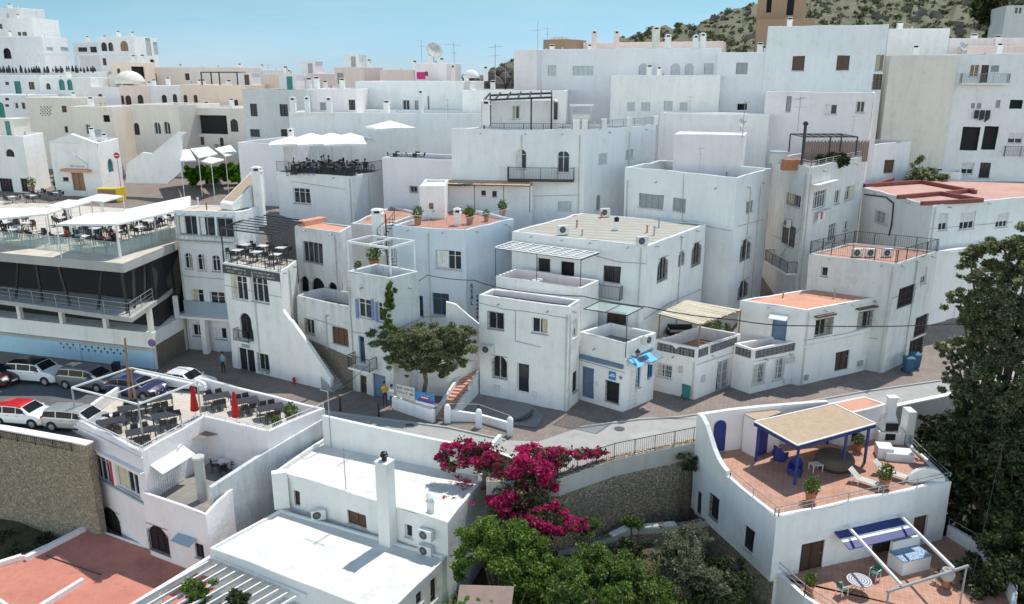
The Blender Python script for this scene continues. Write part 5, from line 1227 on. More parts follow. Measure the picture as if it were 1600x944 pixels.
# ============================================================ RIGHT VILLA
Xq = [V((11.5, 45.9, -.3)), V((14.1, 37.9, -.3)), V((25.7, 42.2, -.3)), V((25.7, 49.6, -.3))]
Xh = house('villa', 'white villa with a terracotta roof terrace and a blue post pergola', [(1085, 704), (1213, 808), (1487, 752), (1397, 668)], z=-.3, ph=.12, th=.28, roof='terra_light', wall='cool', zb=-4.3, wins=[
    (1250, 848, 1286, 903, 'N'), (1362, 836, 1393, 886, 'N'), (1426, 807, 1447, 842, 'S'), (1110, 775, 1123, 812, 'h'), (1162, 824, 1179, 862, 'k'), (1088, 766, 1096, 806, 'k')])
Q = Xh['Q']; i0 = min(range(4), key=lambda i: (Q[i]-V((11.5, 45.9, Q[i].z))).length)
P0, P1, P2, P3 = [Q[(i0+k) % 4] for k in range(4)]
if P1.y > P0.y: P1, P3 = P3, P1
fz = Xh['floor']
def edgeline(a, b_, ins=.14, z=None):
    d = (b_-a).to_2d().normalized(); n_ = V((-d.y, d.x, 0))*ins; z = fz+.12 if z is None else z
    return [V((a.x, a.y, z))+n_, V((b_.x, b_.y, z))+n_]
for a, b_ in ((P0.lerp(P1, .45), P1), (P1, P2), (P2, P3)): rail(Xh['root'], edgeline(a, b_), h=.5, bars=False, mid=False, posts=2.2, mat='grey_metal'); rail(Xh['root'], edgeline(a, b_), h=.28, bars=False, posts=9, mat='grey_metal', name='lower_rail', top=.025)
# back wall with curved wing
def vwall(a, b_, hs, th, mat, name, parent, z0):
    m = MB(); n_ = len(hs)-1; d = (b_-a).normalized(); o = V((-d.y, d.x, 0))*th
    for i in range(n_):
        p, q = a.lerp(b_, i/n_), a.lerp(b_, (i+1)/n_)
        m.hexa([V((p.x, p.y, z0)), V((q.x, q.y, z0)), V((q.x, q.y, z0))+o, V((p.x, p.y, z0))+o, V((p.x, p.y, hs[i])), V((q.x, q.y, hs[i+1])), V((q.x, q.y, hs[i+1]))+o, V((p.x, p.y, hs[i]))+o])
    return m.build(name, mat, parent)
vwall(P0+V((.05, .02, 0)), P0.lerp(P3, .62), [2.25, 2.35, 2.35, 2.3, 2.25], -.3, 'pinkwhite', 'back_wall', Xh['root'], fz)
vwall(P0, P0.lerp(P1, .42), [2.25, 2.2, 1.9, 1.35, .75, .35, .12, .0], .3, 'bright', 'wing_wall', Xh['root'], fz)
m = MB(); d = (P3-P0).normalized(); nb_ = V((d.y, -d.x, 0)); A_ = P0+V((.05, .02, 0)); A0 = V((A_.x, A_.y, 0))
pts = [(1.0, fz+.05), (1.85, fz+.05)]+[(1.425+.425*math.cos(t*math.pi/8), fz+1.75+.425*math.sin(t*math.pi/8)) for t in range(9)]
def P_(u, v, dd): return V((A0.x+d.x*u+nb_.x*dd, A0.y+d.y*u+nb_.y*dd, v))
m.poly([P_(u, v, .34) for u, v in pts]); m.build('door', 'blue', Xh['root'])
# annex with salmon roof
An = house('annex', 'small salmon roofed annex at the back of the villa terrace', [(1271, 634), (1327, 646), (1386, 632), (1350, 619)], z=1.9, ph=.04, roof='salmon', wall='pinkwhite', zb=fz-.1, wins=[(1332, 652, 1345, 690, 'o')])
# blue post pergola
zc = 2.15; r = empty('pergola', V((18.5, 43, fz)), 'beige roofed pergola on blue posts over the villa terrace', 'pergola')
q4 = [PZ(1179, 660, zc), PZ(1246, 697, zc), PZ(1368, 663, zc), PZ(1302, 632, zc)]
m = MB(); m.hexa([q-V((0, 0, .02)) for q in q4]+[q+V((0, 0, .04)) for q in q4]); m.build('roof_mat', 'mat_roof', r)
m = MB()
for a, b_ in zip(q4, q4[1:]+q4[:1]): m.beam(a+V((0, 0, .05)), b_+V((0, 0, .05)), .1, .06)
m.build('roof_trim', 'fabric', r); m = MB()
for a, b_ in zip(q4, q4[1:]+q4[:1]): m.beam(a-V((0, 0, .12)), b_-V((0, 0, .12)), .1, .16)
m.build('beam', 'blue', r)
for p in [q4[0].lerp(q4[2], .04), q4[1].lerp(q4[3], .04), q4[2].lerp(q4[0], .05), q4[1].lerp(q4[2], .62), q4[3].lerp(q4[1], .06)]:
    m = MB(); m.beam(V((p.x, p.y, zc-.1)), V((p.x, p.y, fz)), .13); m.build('post', 'blue', r)
q = [PZ(1163, 649, 2.0), PZ(1184, 659, 2.0), PZ(1222, 646, 2.0), PZ(1201, 638, 2.0)]; m = MB(); m.hexa([V((v.x, v.y, fz)) for v in q]+q); m.build('store_room', 'pinkwhite', Xh['root'])
m = MB(); m.hexa([v+V((0, 0, .002)) for v in q]+[v+V((0, 0, .08)) for v in q]); m.build('store_roof', 'mat_roof', Xh['root'])
e_ = (q[2]-q[1]).normalized(); n_ = V((e_.y, -e_.x, 0)); m = MB(); m.hexa([V((v.x, v.y, fz+.02)) for v in (q[1]+e_*.3+n_*.02, q[1]+e_*1.1+n_*.02, q[1]+e_*1.1-n_*.02, q[1]+e_*.3-n_*.02)]+[V((v.x, v.y, 1.75)) for v in (q[1]+e_*.3+n_*.02, q[1]+e_*1.1+n_*.02, q[1]+e_*1.1-n_*.02, q[1]+e_*.3-n_*.02)]); m.build('store_door', 'blue', Xh['root'])
# barbecue chimney
p = PZ(1388, 690, fz); r = empty('barbecue', p, 'white built in barbecue with its own chimney on the villa terrace', 'barbecue')
m = MB(); m.box(p, (1.6, .9, .85), -.1); m.hexa([p+V(v) for v in ((-.7, -.4, .95), (.5, -.4, .95), (.5, .45, .95), (-.7, .45, .95), (-.35, -.1, 1.9), (.2, -.1, 1.9), (.2, .35, 1.9), (-.35, .35, 1.9))]); m.box(p+V((-.07, .12, 1.9)), (.5, .42, 1.1)); m.box(p+V((-.07, .12, 3.0)), (.66, .56, .1)); m.box(p+V((1.15, .1, 0)), (.5, .9, 2.2)); m.build('hood', 'bright', r)
m = MB(); m.box(p+V((-.1, -.44, .3)), (.7, .06, .45)); m.box(p+V((-.1, -.41, .95)), (.8, .06, .5)); m.build('firebox', 'dark', r)
# terrace low walls on the right
m = MB()
a, b_ = PZ(1375, 732, fz), PZ(1430, 762, fz)
for px, py, w_, h_ in ((1380, 712, .9, .7), (1402, 716, 1.6, .5)): c = PZ(px, py, fz); m.box(c, (w_, 1.0, h_), -.2)
m.build('bench_wall', 'bright', Xh['root'])
m = MB(); c = PZ(1447, 755, fz)
for i in range(10):
    t0, t1 = math.pi*i/10, math.pi*(i+1)/10; f_ = lambda t, y_: c+V((1.1*math.cos(t), y_, .9*math.sin(t)+.05))
    m.poly([f_(t0, 0), c+V((0, 0, 0)), f_(t1, 0)]); m.poly([f_(t1, .25), c+V((0, .25, 0)), f_(t0, .25)]); m.poly([f_(t1, 0), f_(t1, .25), f_(t0, .25), f_(t0, 0)])
m.build('curved_screen', 'bright', Xh['root'])
# lower terrace
zt = -4.15
arc = [V((14.5, 38.3, 0)), V((15.3, 36.0, 0)), V((16.6, 34.0, 0)), V((18.6, 32.6, 0)), V((20.8, 32.0, 0)), V((23.0, 32.4, 0)), V((24.9, 33.7, 0)), V((26.2, 35.7, 0)), V((26.9, 38.0, 0)), V((26.9, 40.4, 0)), V((26.2, 42.3, 0))]
LT = empty('lower_terrace', (20, 37, zt), 'curved lower terrace of the villa with a salmon floor', 'terrace')
m = MB(); ring = arc+[V((25.5, 42.1, 0)), V((14.4, 38.1, 0))]; m.prism(ring, -9, zt, 0, 1); m.build('terrace_body', ['cool', 'terra_light'], LT)
m = MB(); inn = offset_poly([a for a in arc], .0)
for i, (a, b_) in enumerate(zip(arc, arc[1:])):
    hh = .3 if i < 7 else .75; d_ = (b_-a).normalized(); o = V((-d_.y, d_.x, 0))*.22; m.hexa([V((a.x, a.y, zt)), V((b_.x, b_.y, zt)), V((b_.x, b_.y, zt))+o, V((a.x, a.y, zt))+o, V((a.x, a.y, zt+hh)), V((b_.x, b_.y, zt+hh)), V((b_.x, b_.y, zt+hh))+o, V((a.x, a.y, zt+hh))+o])
m.build('kerb_wall', 'cool', LT)
rail(LT, [V((a.x*.995+.1, a.y+.1, zt+.3)) for a in arc[:8]], h=.65, bars=False, mid=False, posts=2.5, mat='grey_metal'); rail(LT, [V((a.x*.995+.1, a.y+.1, zt+.3)) for a in arc[:8]], h=.35, bars=False, posts=9, mat='grey_metal', name='lower_rail', top=.025)
rail(LT, [V((a.x-.1, a.y, zt+.75)) for a in arc[7:]], h=.4, bars=False, posts=2.5, mat='grey_metal')
m = MB(); m.prism([V((11.7, 45.8, 0)), V((14.3, 38.1, 0)), V((25.5, 42.2, 0)), V((25.5, 49.3, 0))], -11, -4.31); tag(m.build('stone_base', 'stone_grey', org=(18, 43, -11)), 'rough stone footing under the villa', 'stone base')
# awning
A, U, nn, L = Xh['faces'][face_near(Xh, 1350, 830)]
a = on_wall(Xh, 1303, 832)[0]; b_ = on_wall(Xh, 1411, 808)[0]; z_ = (a.z+b_.z)/2; a.z = b_.z = z_; r = empty('awning', a, 'blue awning with a white stripe and long white beams above the mosaic counter', 'awning')
for nm_, c0, c1, mt in (('blue_cloth', 0, .42, 'blue'), ('white_stripe', .42, .62, 'white_metal'), ('blue_valance', .62, 1, 'blue')):
    m = MB(); lo = lambda t: nn*(1.25*t)-V((0, 0, .35*t+.01)); m.hexa([a+lo(c1), b_+lo(c1), b_+lo(c0), a+lo(c0)]+[v+V((0, 0, .05)) for v in (a+lo(c1), b_+lo(c1), b_+lo(c0), a+lo(c0))]); m.build(nm_, mt, r)
zz = z_-.3; B1a, B1b = on_wall(Xh, 1324, 828)[0], None
for f0, px, py in (((1322, 829)), (0), (0)) if False else ():
    pass
zbm = -1.75; s1 = on_wall(Xh, 1322, 829)[0]; s2 = on_wall(Xh, 1403, 812)[0]
e1 = PZ(1408, 914, zbm); e2 = PZ(1490, 888, zbm)
m = MB(); m.beam(V((s1.x, s1.y, zbm)), e1, .12, .14); m.beam(V((s2.x, s2.y, zbm)), e2, .12, .14); m.build('side_beam', 'white_metal', r)
m = MB(); c1, c2 = e1.lerp(e2, -.25), e1.lerp(e2, 1.3); m.beam(c1-V((0, 0, .14)), c2-V((0, 0, .14)), .1, .12)
for p in (c1.lerp(c2, .02), c1.lerp(c2, .98)): m.beam(p-V((0, 0, .1)), V((p.x, p.y, zt)), .07)
m.build('cross_beam', 'grey_metal', r)
# mosaic counter
p = PZ(1424, 893, zt); ang = math.atan2(U.y, U.x); r = empty('counter', p, 'white masonry counter with a blue mosaic top on the lower terrace', 'counter')
m = MB(); m.box(p+V((0, .4, 0)), (1.95, 1.1, .85), ang); m.box(p+V((0, 1.05, 0)), (1.95, .2, 1.45), ang); m.build('body', 'bright', r)
m = MB(); m.box(p+V((0, .38, .86)), (1.99, 1.14, .06), ang); m.build('top', 'mosaic', r)
# stairs beside the maroon roofed house
Sa = PZ(692, 655, 0); Sb = V((PXD(746, 56.2, 3).x, 56.2, 0)); dr = (Sb-Sa); ln = dr.length; dr.normalize(); r = empty('staircase', Sa, 'white staircase with orange treads climbing left of the courtyard', 'staircase')
n_ = 17; H_ = zat(568, 56.2); ang = math.atan2(dr.y, dr.x); m = MB(); m2 = MB()
for i in range(n_):
    c = Sa+dr*(ln*(i+.5)/n_); h = H_*(i+1)/n_; m.box((c.x, c.y, -.1), (ln/n_+.002, 1.05, h+.06), ang); m2.box((c.x-.02*dr.x, c.y-.02*dr.y, h-.038), (ln/n_+.05, 1.07, .045), ang)
m.build('step', 'white', r); m2.build('tread', 'salmon', r)
sdv = V((-dr.y, dr.x, 0))
for s_, nm_ in ((.62, 'side_wall'), (-.62, 'side_wall')):
    m = MB()
    for i in range(10):
        a = Sa+sdv*s_+dr*(ln*i/10); b_ = Sa+sdv*s_+dr*(ln*(i+1)/10); h0, h1 = H_*i/10+.35, H_*(i+1)/10+.35
        if s_ < 0 and i < 5: h0 = min(h0, .9); h1 = min(h1, .9)
        m.hexa([V((a.x, a.y, -.1))-sdv*.1, V((b_.x, b_.y, -.1))-sdv*.1, V((b_.x, b_.y, -.1))+sdv*.1, V((a.x, a.y, -.1))+sdv*.1, V((a.x, a.y, h0))-sdv*.1, V((b_.x, b_.y, h1))-sdv*.1, V((b_.x, b_.y, h1))+sdv*.1, V((a.x, a.y, h0))+sdv*.1])
    m.build(nm_, 'bright', r)
# courtyard walls
r, P = wall_run('courtyard_wall', 'low white courtyard wall with round topped piers and a metal rail', [(697, 640), (748, 648), (798, 662)], [.85, .5, .55], 'white', th=.22, zb=-.1)
for px, py in ((699, 662), (748, 670), (797, 683)):
    c = PZ(px, py-18, 0); c = PZ(px, py, 0)+V((0, .25, 0)); m = MB(); m.box((c.x, c.y, -.1), (.4, .32, 1.15)); m.lathe((c.x, c.y, 1.05), [(.2, 0), (.19, .12), (.12, .22), (.02, .26)], 12); m.build('pier', 'white', r)
rail(r, [P[0]+V((0, .1, 0)), P[1]+V((0, .1, .3)), P[2]+V((0, .1, .1))], h=.4, bars=False, posts=3, mat='grey_metal')
# fence wall with banners under the fig tree
r, P = wall_run('garden_wall', 'low white wall carrying advertising banners under the fig tree', [(612, 620), (642, 630), (676, 641)], [.9, .9, .9], 'white', th=.25, zb=-.1)
a, b_ = PZ(622, 622, .9), PZ(682, 637, .9)
U2 = (b_-a).normalized(); n2 = V((U2.y, -U2.x, 0)); W_ = (b_-a).length
def banner(lbl, u0, u1, z0, z1, mats, words):
    c = a+U2*((u0+u1)/2)+n2*.12; r = empty('banner', V((c.x, c.y, z0)), lbl, 'banner'); m = MB()
    ubox(m, V((a.x, a.y, 0))+n2*.1, U2, n2, u0, u1, z0, z1, 0, .03); m.build('panel', mats, r); m = MB()
    for u in (u0+.05, u1-.05): q = a+U2*u+n2*.08; m.beam(V((q.x, q.y, .2)), V((q.x, q.y, z1)), .04)
    m.build('post', 'grey_metal', r)
    for w_, dz, sz, mt, nr in words: scribble(r, V((c.x, c.y, (z0+z1)/2+dz))+n2*.012, U2, n2, w_, sz, mt, nr, int(w_*10))
    return r
banner('white banner with dark words under the fig tree', .0, 1.55, 1.05, 2.0, 'fabric_grey', [(1.4, .1, .6, 's_dark', 2)])
rb = banner('blue and purple banner with a white strip below, beside the orange stairs', 1.6, 3.2, .95, 1.85, 'bright_blue', [(.8, .25, .14, 'fabric_grey', 1)])
q = a+U2*2.4+n2*.135; B0 = V((q.x, q.y, 0))
for nm_, mt, u0, u1, v0, v1, d_ in (('lower_strip', 'fabric', -.8, .8, .95, 1.13, .004), ('purple_band', 'purple', -.6, .75, 1.14, 1.36, .004), ('red_label', 'red', -.32, .4, 1.38, 1.58, .004), ('label_words', 'fabric', -.26, .3, 1.44, 1.52, .012)): m = MB(); ubox(m, B0, U2, n2, u0, u1, v0, v1, 0, d_); m.build(nm_, mt, rb)
# ============================================================ VEHICLES
def make_car(paint, kind='hatch', roofc=None, L_=4.1, W_=1.76, H_=1.5):
    # x = length (front +), y = width; sections: x, halfwidth, z_low, z_belt, z_top, halfwidth_top
    r = empty('parked_car', (0, 0, 0), None, 'car')
    w = W_/2
    if kind == 'suv': top = [(-.49, .0), (-.47, .62), (-.40, .97), (-.2, 1.0), (.05, 1.0), (.14, .97), (.27, .66), (.42, .60), (.485, .48), (.5, .40)]
    elif kind == 'mpv': top = [(-.5, .0), (-.48, .6), (-.43, .95), (-.2, 1.0), (.06, .99), (.16, .93), (.31, .64), (.43, .56), (.485, .44), (.5, .36)]
    elif kind == 'sedan': top = [(-.5, .0), (-.49, .55), (-.36, .64), (-.24, .96), (.0, 1.0), (.08, .97), (.22, .64), (.42, .56), (.485, .44), (.5, .36)]
    else: top = [(-.5, .0), (-.48, .58), (-.39, .92), (-.2, 1.0), (.03, .99), (.11, .94), (.26, .66), (.41, .58), (.485, .45), (.5, .36)]
    secs = []
    belt = .62*H_
    for fx, fz in top[1:]:
        x = fx*L_; zt_ = fz*H_; e = abs(fx)*2
        hw = w*(1-.10*max(0, (e-.75)/.25)**2); zl = .20 if e < .9 else .27
        zb_ = min(belt+.02*(1-e), zt_-.02)
        cab = zt_ > belt+.08
        wt = hw*(.80 if cab else .90)
        zs = [(hw*.86, zl), (hw*.985, zl+.12), (hw, .42*H_), (hw*.975, zb_-.05), (hw*.955, zb_), (wt*1.02 if cab else hw*.9, zt_-.07 if cab else zb_+(zt_-zb_)*.6), (wt*.86, zt_-.012), (0.0, zt_+.012)]
        secs.append((x, zs))
    m = MB(); idx = []
    for x, zs in secs:
        ring = [V((x, y, z)) for y, z in zs]+[V((x, -y, z)) for y, z in zs[-2::-1]]
        idx.append(len(m.v)); m.v += ring
    n = len(secs[0][1])*2-1
    for a, b_ in zip(idx, idx[1:]):
        for k in range(n-1):
            m.f.append([a+k, b_+k, b_+k+1, a+k+1]); m.m.append(1 if (roofc and 5 <= k <= 8 and m.v[a+7].z > .85*H_ and m.v[b_+7].z > .85*H_) else 0)
        m.f.append([a+n-1, b_+n-1, b_, a]); m.m.append(0)
    m.f.append([idx[0]+k for k in range(n)]); m.m.append(0); m.f.append([idx[-1]+k for k in range(n)][::-1]); m.m.append(0)
    # split material per roof
    m.build('body', [paint, roofc or paint], r, smooth=False)
    def S(i, k, t, j=0):   # point on body surface between sections
        a, b_ = m.v[idx[i]+k], m.v[idx[i+1]+k]; return a.lerp(b_, t)
    # side glass: between ring rows 4 and 5 for sections in cabin
    ncab = [i for i in range(len(secs)) if secs[i][1][-1][1] > .85*H_]
    c0, c1 = ncab[0], ncab[-1]
    for sgn in (0, 1):
        for part in range(3):
            g = MB(); lim = [(c0-.55, c0+.85), (c0+.95, c0+1.95), (c0+2.05, c1+.55)][part] if c1-c0 >= 3 else [(c0-.5, c0+.4), (c0+.5, c0+1.3), (c0+1.4, c1+.5)][part]
            q = []
            for s_ in (lim[0], min(math.ceil(lim[0]+1e-6), lim[1]), lim[1]):
                i = int(min(max(0, math.floor(s_)), len(secs)-2)); t = s_-i; q.append((i, t))
            for (ia, ta), (ib, tb) in zip(q, q[1:]):
                rows_ = []
                for (i, t) in ((ia, ta), (ib, tb)):
                    k4, k5 = (4, 5) if not sgn else (n-5, n-6)
                    lo, hi = S(i, k4, t), S(i, k5, t); d = (hi-lo)
                    rows_.append((lo+d*.1, lo+d*.9))
                o = V((0, .012 if not sgn else -.012, .004))
                g.poly([rows_[0][0]+o, rows_[1][0]+o, rows_[1][1]+o, rows_[0][1]+o])
            g.build('side_window', 'car_glass', r)
    # windscreen / rear window
    for nm_, i in (('windscreen', c1), ('rear_window', c0-1)):
        g = MB()
        P_ = lambda k, t: S(i, k, t)
        o = V((.012 if i == c1 else -.012, 0, .018)); ta, tb = (.06, .93) if i == c1 else (.25, .92)
        a, b_, c, d = P_(6, ta), P_(6, tb), P_(n-7, tb), P_(n-7, ta); am, bm = P_(7, ta), P_(7, tb)
        g.poly([a+o, b_+o, bm+o, am+o]); g.poly([am+o, bm+o, c+o, d+o]); g.build(nm_, 'car_glass', r)
    for sx in (-1, 1):
        for sy in (-1, 1):
            c = V((sx*L_*.305, sy*(w-.10), .32)); t_ = MB(); t_.tube(c-V((0, sy*.12, 0)), c+V((0, sy*.115, 0)), .32, n=20)
            wh = t_.build('wheel', 'rubber', r); q = MB(); q.tube(c+V((0, sy*.10, 0)), c+V((0, sy*.125, 0)), .2, n=16); q.build('rim', 'grey_metal', wh)
            ar = MB(); q0 = c+V((0, sy*(.098-.0), 0))
            for k in range(10):
                t0, t1 = math.pi*k/10, math.pi*(k+1)/10; f_ = lambda t, rr: q0+V((rr*math.cos(t), sy*.004, rr*math.sin(t)))
                ar.poly([f_(t0, .31), f_(t0, .40), f_(t1, .40), f_(t1, .31)])
            ar.build('wheel_arch', 'rubber', r)
    for sy in (-1, 1):
        h = MB(); h.hexa([V((L_*.455, sy*w*.55, .50*H_*.9)), V((L_*.497, sy*w*.52, .46*H_*.85)), V((L_*.47, sy*w*.93, .47*H_*.9)), V((L_*.43, sy*w*.93, .50*H_*.9)), V((L_*.44, sy*w*.55, .60*H_*.9)), V((L_*.488, sy*w*.52, .56*H_*.85)), V((L_*.46, sy*w*.95, .56*H_*.9)), V((L_*.40, sy*w*.96, .60*H_*.9))]); h.build('headlight', 'plastic_white', r)
        h = MB(); h.box((-L_*.482, sy*w*.78, .5*H_), (.08, .22, .22)); h.build('tail_light', 'red', r)
        h = MB(); h.box((L_*.17, sy*(w+.08), .60*H_), (.12, .2, .13)); h.build('mirror', paint, r)
        for xd in (-.13, .05):
            h = MB(); h.box((L_*xd, sy*(w*.985+.01), .56*H_), (.16, .03, .025)); h.build('handle', 'grey_metal', r)
        h = MB(); h.box((0, sy*(w*.985), .24), (L_*.46, .03, .09)); h.build('side_sill', 'rubber', r)
    h = MB(); h.box((L_*.488, 0, .27), (.08, w*1.1, .16)); h.build('grille', 'rubber', r)
    h = MB(); h.box((L_*.497, 0, .42), (.03, .5, .11)); h.build('number_plate', 'fabric', r)
    return r
def put_car(label, px, py, rz, *a, **k):
    o = make_car(*a, **k); o.location = PZ(px, py, .02); o.rotation_euler = (0, 0, rz); o['label'] = label; o['group'] = 'cars parked along the street'; return o
rz = -.34
put_car('dark maroon car cut off by the left edge of the photo', -10, 598, -.30, 'car_maroon', 'hatch', L_=4.3)
put_car('white parked suv with a dark roof window', 60, 594, -.20, 'car_white', 'suv', 'car_glass', L_=4.5, W_=1.84, H_=1.62)
put_car('grey parked people carrier between the white suv and the timber pole', 141, 604, -.25, 'car_grey', 'mpv', L_=4.5, H_=1.62)
put_car('dark blue car behind the white pergola frame', 215, 617, -.27, 'car_navy', 'hatch', L_=4.1)
put_car('white car half hidden behind the white pergola frame, nearest the houses', 292, 606, -.3, 'car_white', 'sedan', L_=4.4, H_=1.42)
put_car('white parked car with a bright red roof', 40, 660, -.16, 'car_white', 'hatch', 'car_red', L_=4.0)
put_car('silver estate car beside the lower restaurant terrace', 124, 668, -.17, 'car_silver', 'mpv', L_=4.3)
# ============================================================ PEOPLE
def grow(name, verts, edges, radii, parent=None, org=(0, 0, 0), lev=1):
    me = bpy.data.meshes.new(name); me.from_pydata(verts, edges, []); o = bpy.data.objects.new(name, me); C.objects.link(o)
    o.modifiers.new('s', 'SKIN'); sv = me.skin_vertices[0].data
    for i, r in enumerate(radii): sv[i].radius = (r, r) if not isinstance(r, tuple) else r
    sv[0].use_root = True
    u = o.modifiers.new('u', 'SUBSURF'); u.levels = lev; u.render_levels = lev
    dg = bpy.context.evaluated_depsgraph_get(); m2 = bpy.data.meshes.new_from_object(o.evaluated_get(dg)); bpy.data.objects.remove(o)
    m2.polygons.foreach_set('use_smooth', [True]*len(m2.polygons)); o = bpy.data.objects.new(name, m2); C.objects.link(o)
    if parent: o.parent = parent
    return o
def make_person(pose, shirt, trousers, hair='hair', arms='down', long_hair=False):
    r = empty('person', (0, 0, 0), None, 'person')
    v, e, rr = [], [], []
    def add(p, r_, frm=None):
        v.append(p); rr.append(r_)
        if frm is not None: e.append((frm, len(v)-1))
        return len(v)-1
    hz = .92 if pose == 'stand' else .50
    pel = add((0, 0, hz), (.155, .11)); sp_ = add((0, -.01, hz+.22), (.135, .10), pel); ch_ = add((0, -.015, hz+.42), (.165, .11), sp_)
    nk = add((0, 0, hz+.55), .055, ch_); nk2 = add((0, .015, hz+.61), .05, nk); hd = add((0, .025, hz+.69), (.075, .085), nk2); h2 = add((0, .02, hz+.78), (.07, .085), hd)
    for s in (-1, 1):
        if pose == 'stand':
            hp = add((s*.095, 0, hz-.08), .085, pel); kn = add((s*.105, .02*s, hz-.45), .058, hp); an = add((s*.11, -.01, .09), .038, kn); add((s*.125, .12, .035), .036, an)
        else:
            hp = add((s*.10, .05, hz-.02), .085, pel); kn = add((s*.13, .43, hz+.0), .062, hp); an = add((s*.13, .42, .10), .04, kn); add((s*.135, .55, .04), .036, an)
        sh = add((s*.185, 0, hz+.47), .062, ch_)
        if arms == 'down': el = add((s*.235, -.03, hz+.20), .042, sh); wr = add((s*.25, .06, hz-.02), .03, el); hn = add((s*.25, .10, hz-.10), .034, wr); D = (0, .25, -1)
        elif arms == 'phone': el = add((s*.22, .05, hz+.22), .042, sh); wr = add((s*.09, .27, hz+.30), .03, el); hn = add((s*.05, .31, hz+.34), .034, wr); D = (-s*.6, .5, .5)
        else: el = add((s*.24, .06, hz+.20), .042, sh); wr = add((s*.15, .32, hz+.20), .03, el); hn = add((s*.13, .40, hz+.2), .034, wr); D = (-s*.2, 1, -.1)
        for i in range(5):
            o = (i-2)*.017; L_ = (.05, .075, .082, .077, .06)[i]; b = v[hn]
            a1 = add((b[0]+o*.6, b[1]+D[1]*.035, b[2]+D[2]*.035+abs(o)*.2), .0095, hn); add((b[0]+o+D[0]*L_*.6, b[1]+D[1]*L_, b[2]+D[2]*L_+o*.2), .008, a1)
    bd = grow('body', v, e, rr, r)
    me = bd.data
    for mt in (MT['skin'], MT[shirt], MT[trousers], MT['s_dark']): me.materials.append(mt)
    for p in me.polygons:
        c = p.center; z = c.z
        far_ = abs(c.x) > .2 or c.y > .16
        if z > hz+.535 and abs(c.x) < .15: k = 0
        elif pose == 'stand': k = 3 if z < .08 else 2 if z < hz+.04 and abs(c.x) < .2 else 1 if (not far_ or z > hz+.3) else 0
        else: k = 3 if z < .08 else 2 if (z < hz+.06 and abs(c.x) < .22) else 1 if (not far_ or z > hz+.3) else 0
        p.material_index = k
    m = MB(); m.lathe((0, .0, hz+.735), [(.088, -.02 if not long_hair else -.2), (.1, .03), (.097, .08), (.075, .125), (.035, .145), (.01, .15)], 14, sy=1.12); hr = m.build('hair', hair, r, smooth=True)
    hr.location = (0, -.012, .0)
    m = MB()
    m.hexa([V(p) for p in ((-.012, .10, hz+.715), (.012, .10, hz+.715), (.012, .09, hz+.715), (-.012, .09, hz+.715), (-.006, .112, hz+.745), (.006, .112, hz+.745), (.006, .09, hz+.77), (-.006, .09, hz+.77))]); m.build('nose', 'skin', r)
    m = MB()
    for s in (-1, 1): m.box((s*.032, .1, hz+.755), (.02, .012, .008))
    m.box((0, .102, hz+.69), (.04, .008, .008)); m.build('face_marks', 's_dark', r)
    return r
def shadow_cars(): pass
street = 'people standing on the street'
for px, py, fa, sh, tr, arms, lb in ((350, 583, 2.8, 's_blue', 's_dark', 'down', 'person in a light blue shirt standing alone by the white houses'),
        (602, 633, 3.4, 's_yellow', 's_dark', 'phone', 'person in a yellow shirt looking down at something beside the blue doors'),
        (613, 638, 2.6, 's_white', 'denim', 'phone', 'person in a white top and jeans next to the yellow shirt')):
    o = make_person('stand', sh, tr, arms=arms); o.location = PZ(px, py, .0); o.rotation_euler = (0, 0, fa); o['label'] = lb; o['group'] = street
o = make_person('stand', 's_grey', 'denim', arms='fwd'); p = PZ(867, 441, Gh['floor']); p.z = Gh['floor']; p.y += .6; o.location = p; o.rotation_euler = (0, 0, 2.6); o['label'] = 'person in a grey top standing under the slatted white pergola'
# ============================================================ FURNITURE
def mk_chair(mat, seatm=None):
    def f():
        r = empty('chair', (0, 0, 0), None, 'chair')
        m = MB(); m.box((0, 0, .43), (.44, .44, .035)); m.build('seat', seatm or mat, r)
        m = MB(); m.hexa([V(p) for p in ((-.22, -.2, .52), (.22, -.2, .52), (.22, -.225, .52), (-.22, -.225, .52), (-.22, -.27, .86), (.22, -.27, .86), (.22, -.295, .86), (-.22, -.295, .86))]); m.build('backrest', seatm or mat, r)
        for sx in (-1, 1):
            for sy in (-1, 1): m = MB(); m.beam((sx*.2, sy*.2, 0), (sx*.2, sy*.2, .43) if sy > 0 else (sx*.2, -.215, .55), .032); m.build('leg', mat, r)
            m = MB(); m.beam((sx*.22, -.23, .65), (sx*.22, .16, .63), .03); m.beam((sx*.22, .16, .63), (sx*.21, .19, .43), .025); m.build('armrest', mat, r)
        return r
    return Proto(f)
def mk_table(mat, topm, w=.75, l=.75, rnd=False):
    def f():
        r = empty('table', (0, 0, 0), None, 'table'); m = MB()
        if rnd: m.lathe((0, 0, .72), [(w/2, 0), (w/2, .03)], 20)
        else: m.box((0, 0, .72), (w, l, .03))
        m.build('tabletop', topm, r)
        if l > 1:
            for sx in (-1, 1):
                for sy in (-1, 1): m = MB(); m.beam((sx*(w/2-.06), sy*(l/2-.06), 0), (sx*(w/2-.06), sy*(l/2-.06), .72), .045); m.build('leg', mat, r)
        else:
            m = MB(); m.tube((0, 0, .02), (0, 0, .72), .03); m.build('pedestal', mat, r)
            m = MB(); m.box((0, 0, 0), (.44, .05, .03)); m.box((0, 0, 0), (.05, .44, .028)); m.build('foot', mat, r)
        return r
    return Proto(f)
CH_B = mk_chair('black_metal'); CH_W = mk_chair('white_metal', 'fabric'); CH_G = mk_chair('grey_metal', 's_dark')
TB_W = mk_table('black_metal', 'plastic_white'); TB_B = mk_table('black_metal', 'granite'); TB_L = mk_table('black_metal', 's_dark', 1.75, 1.05)
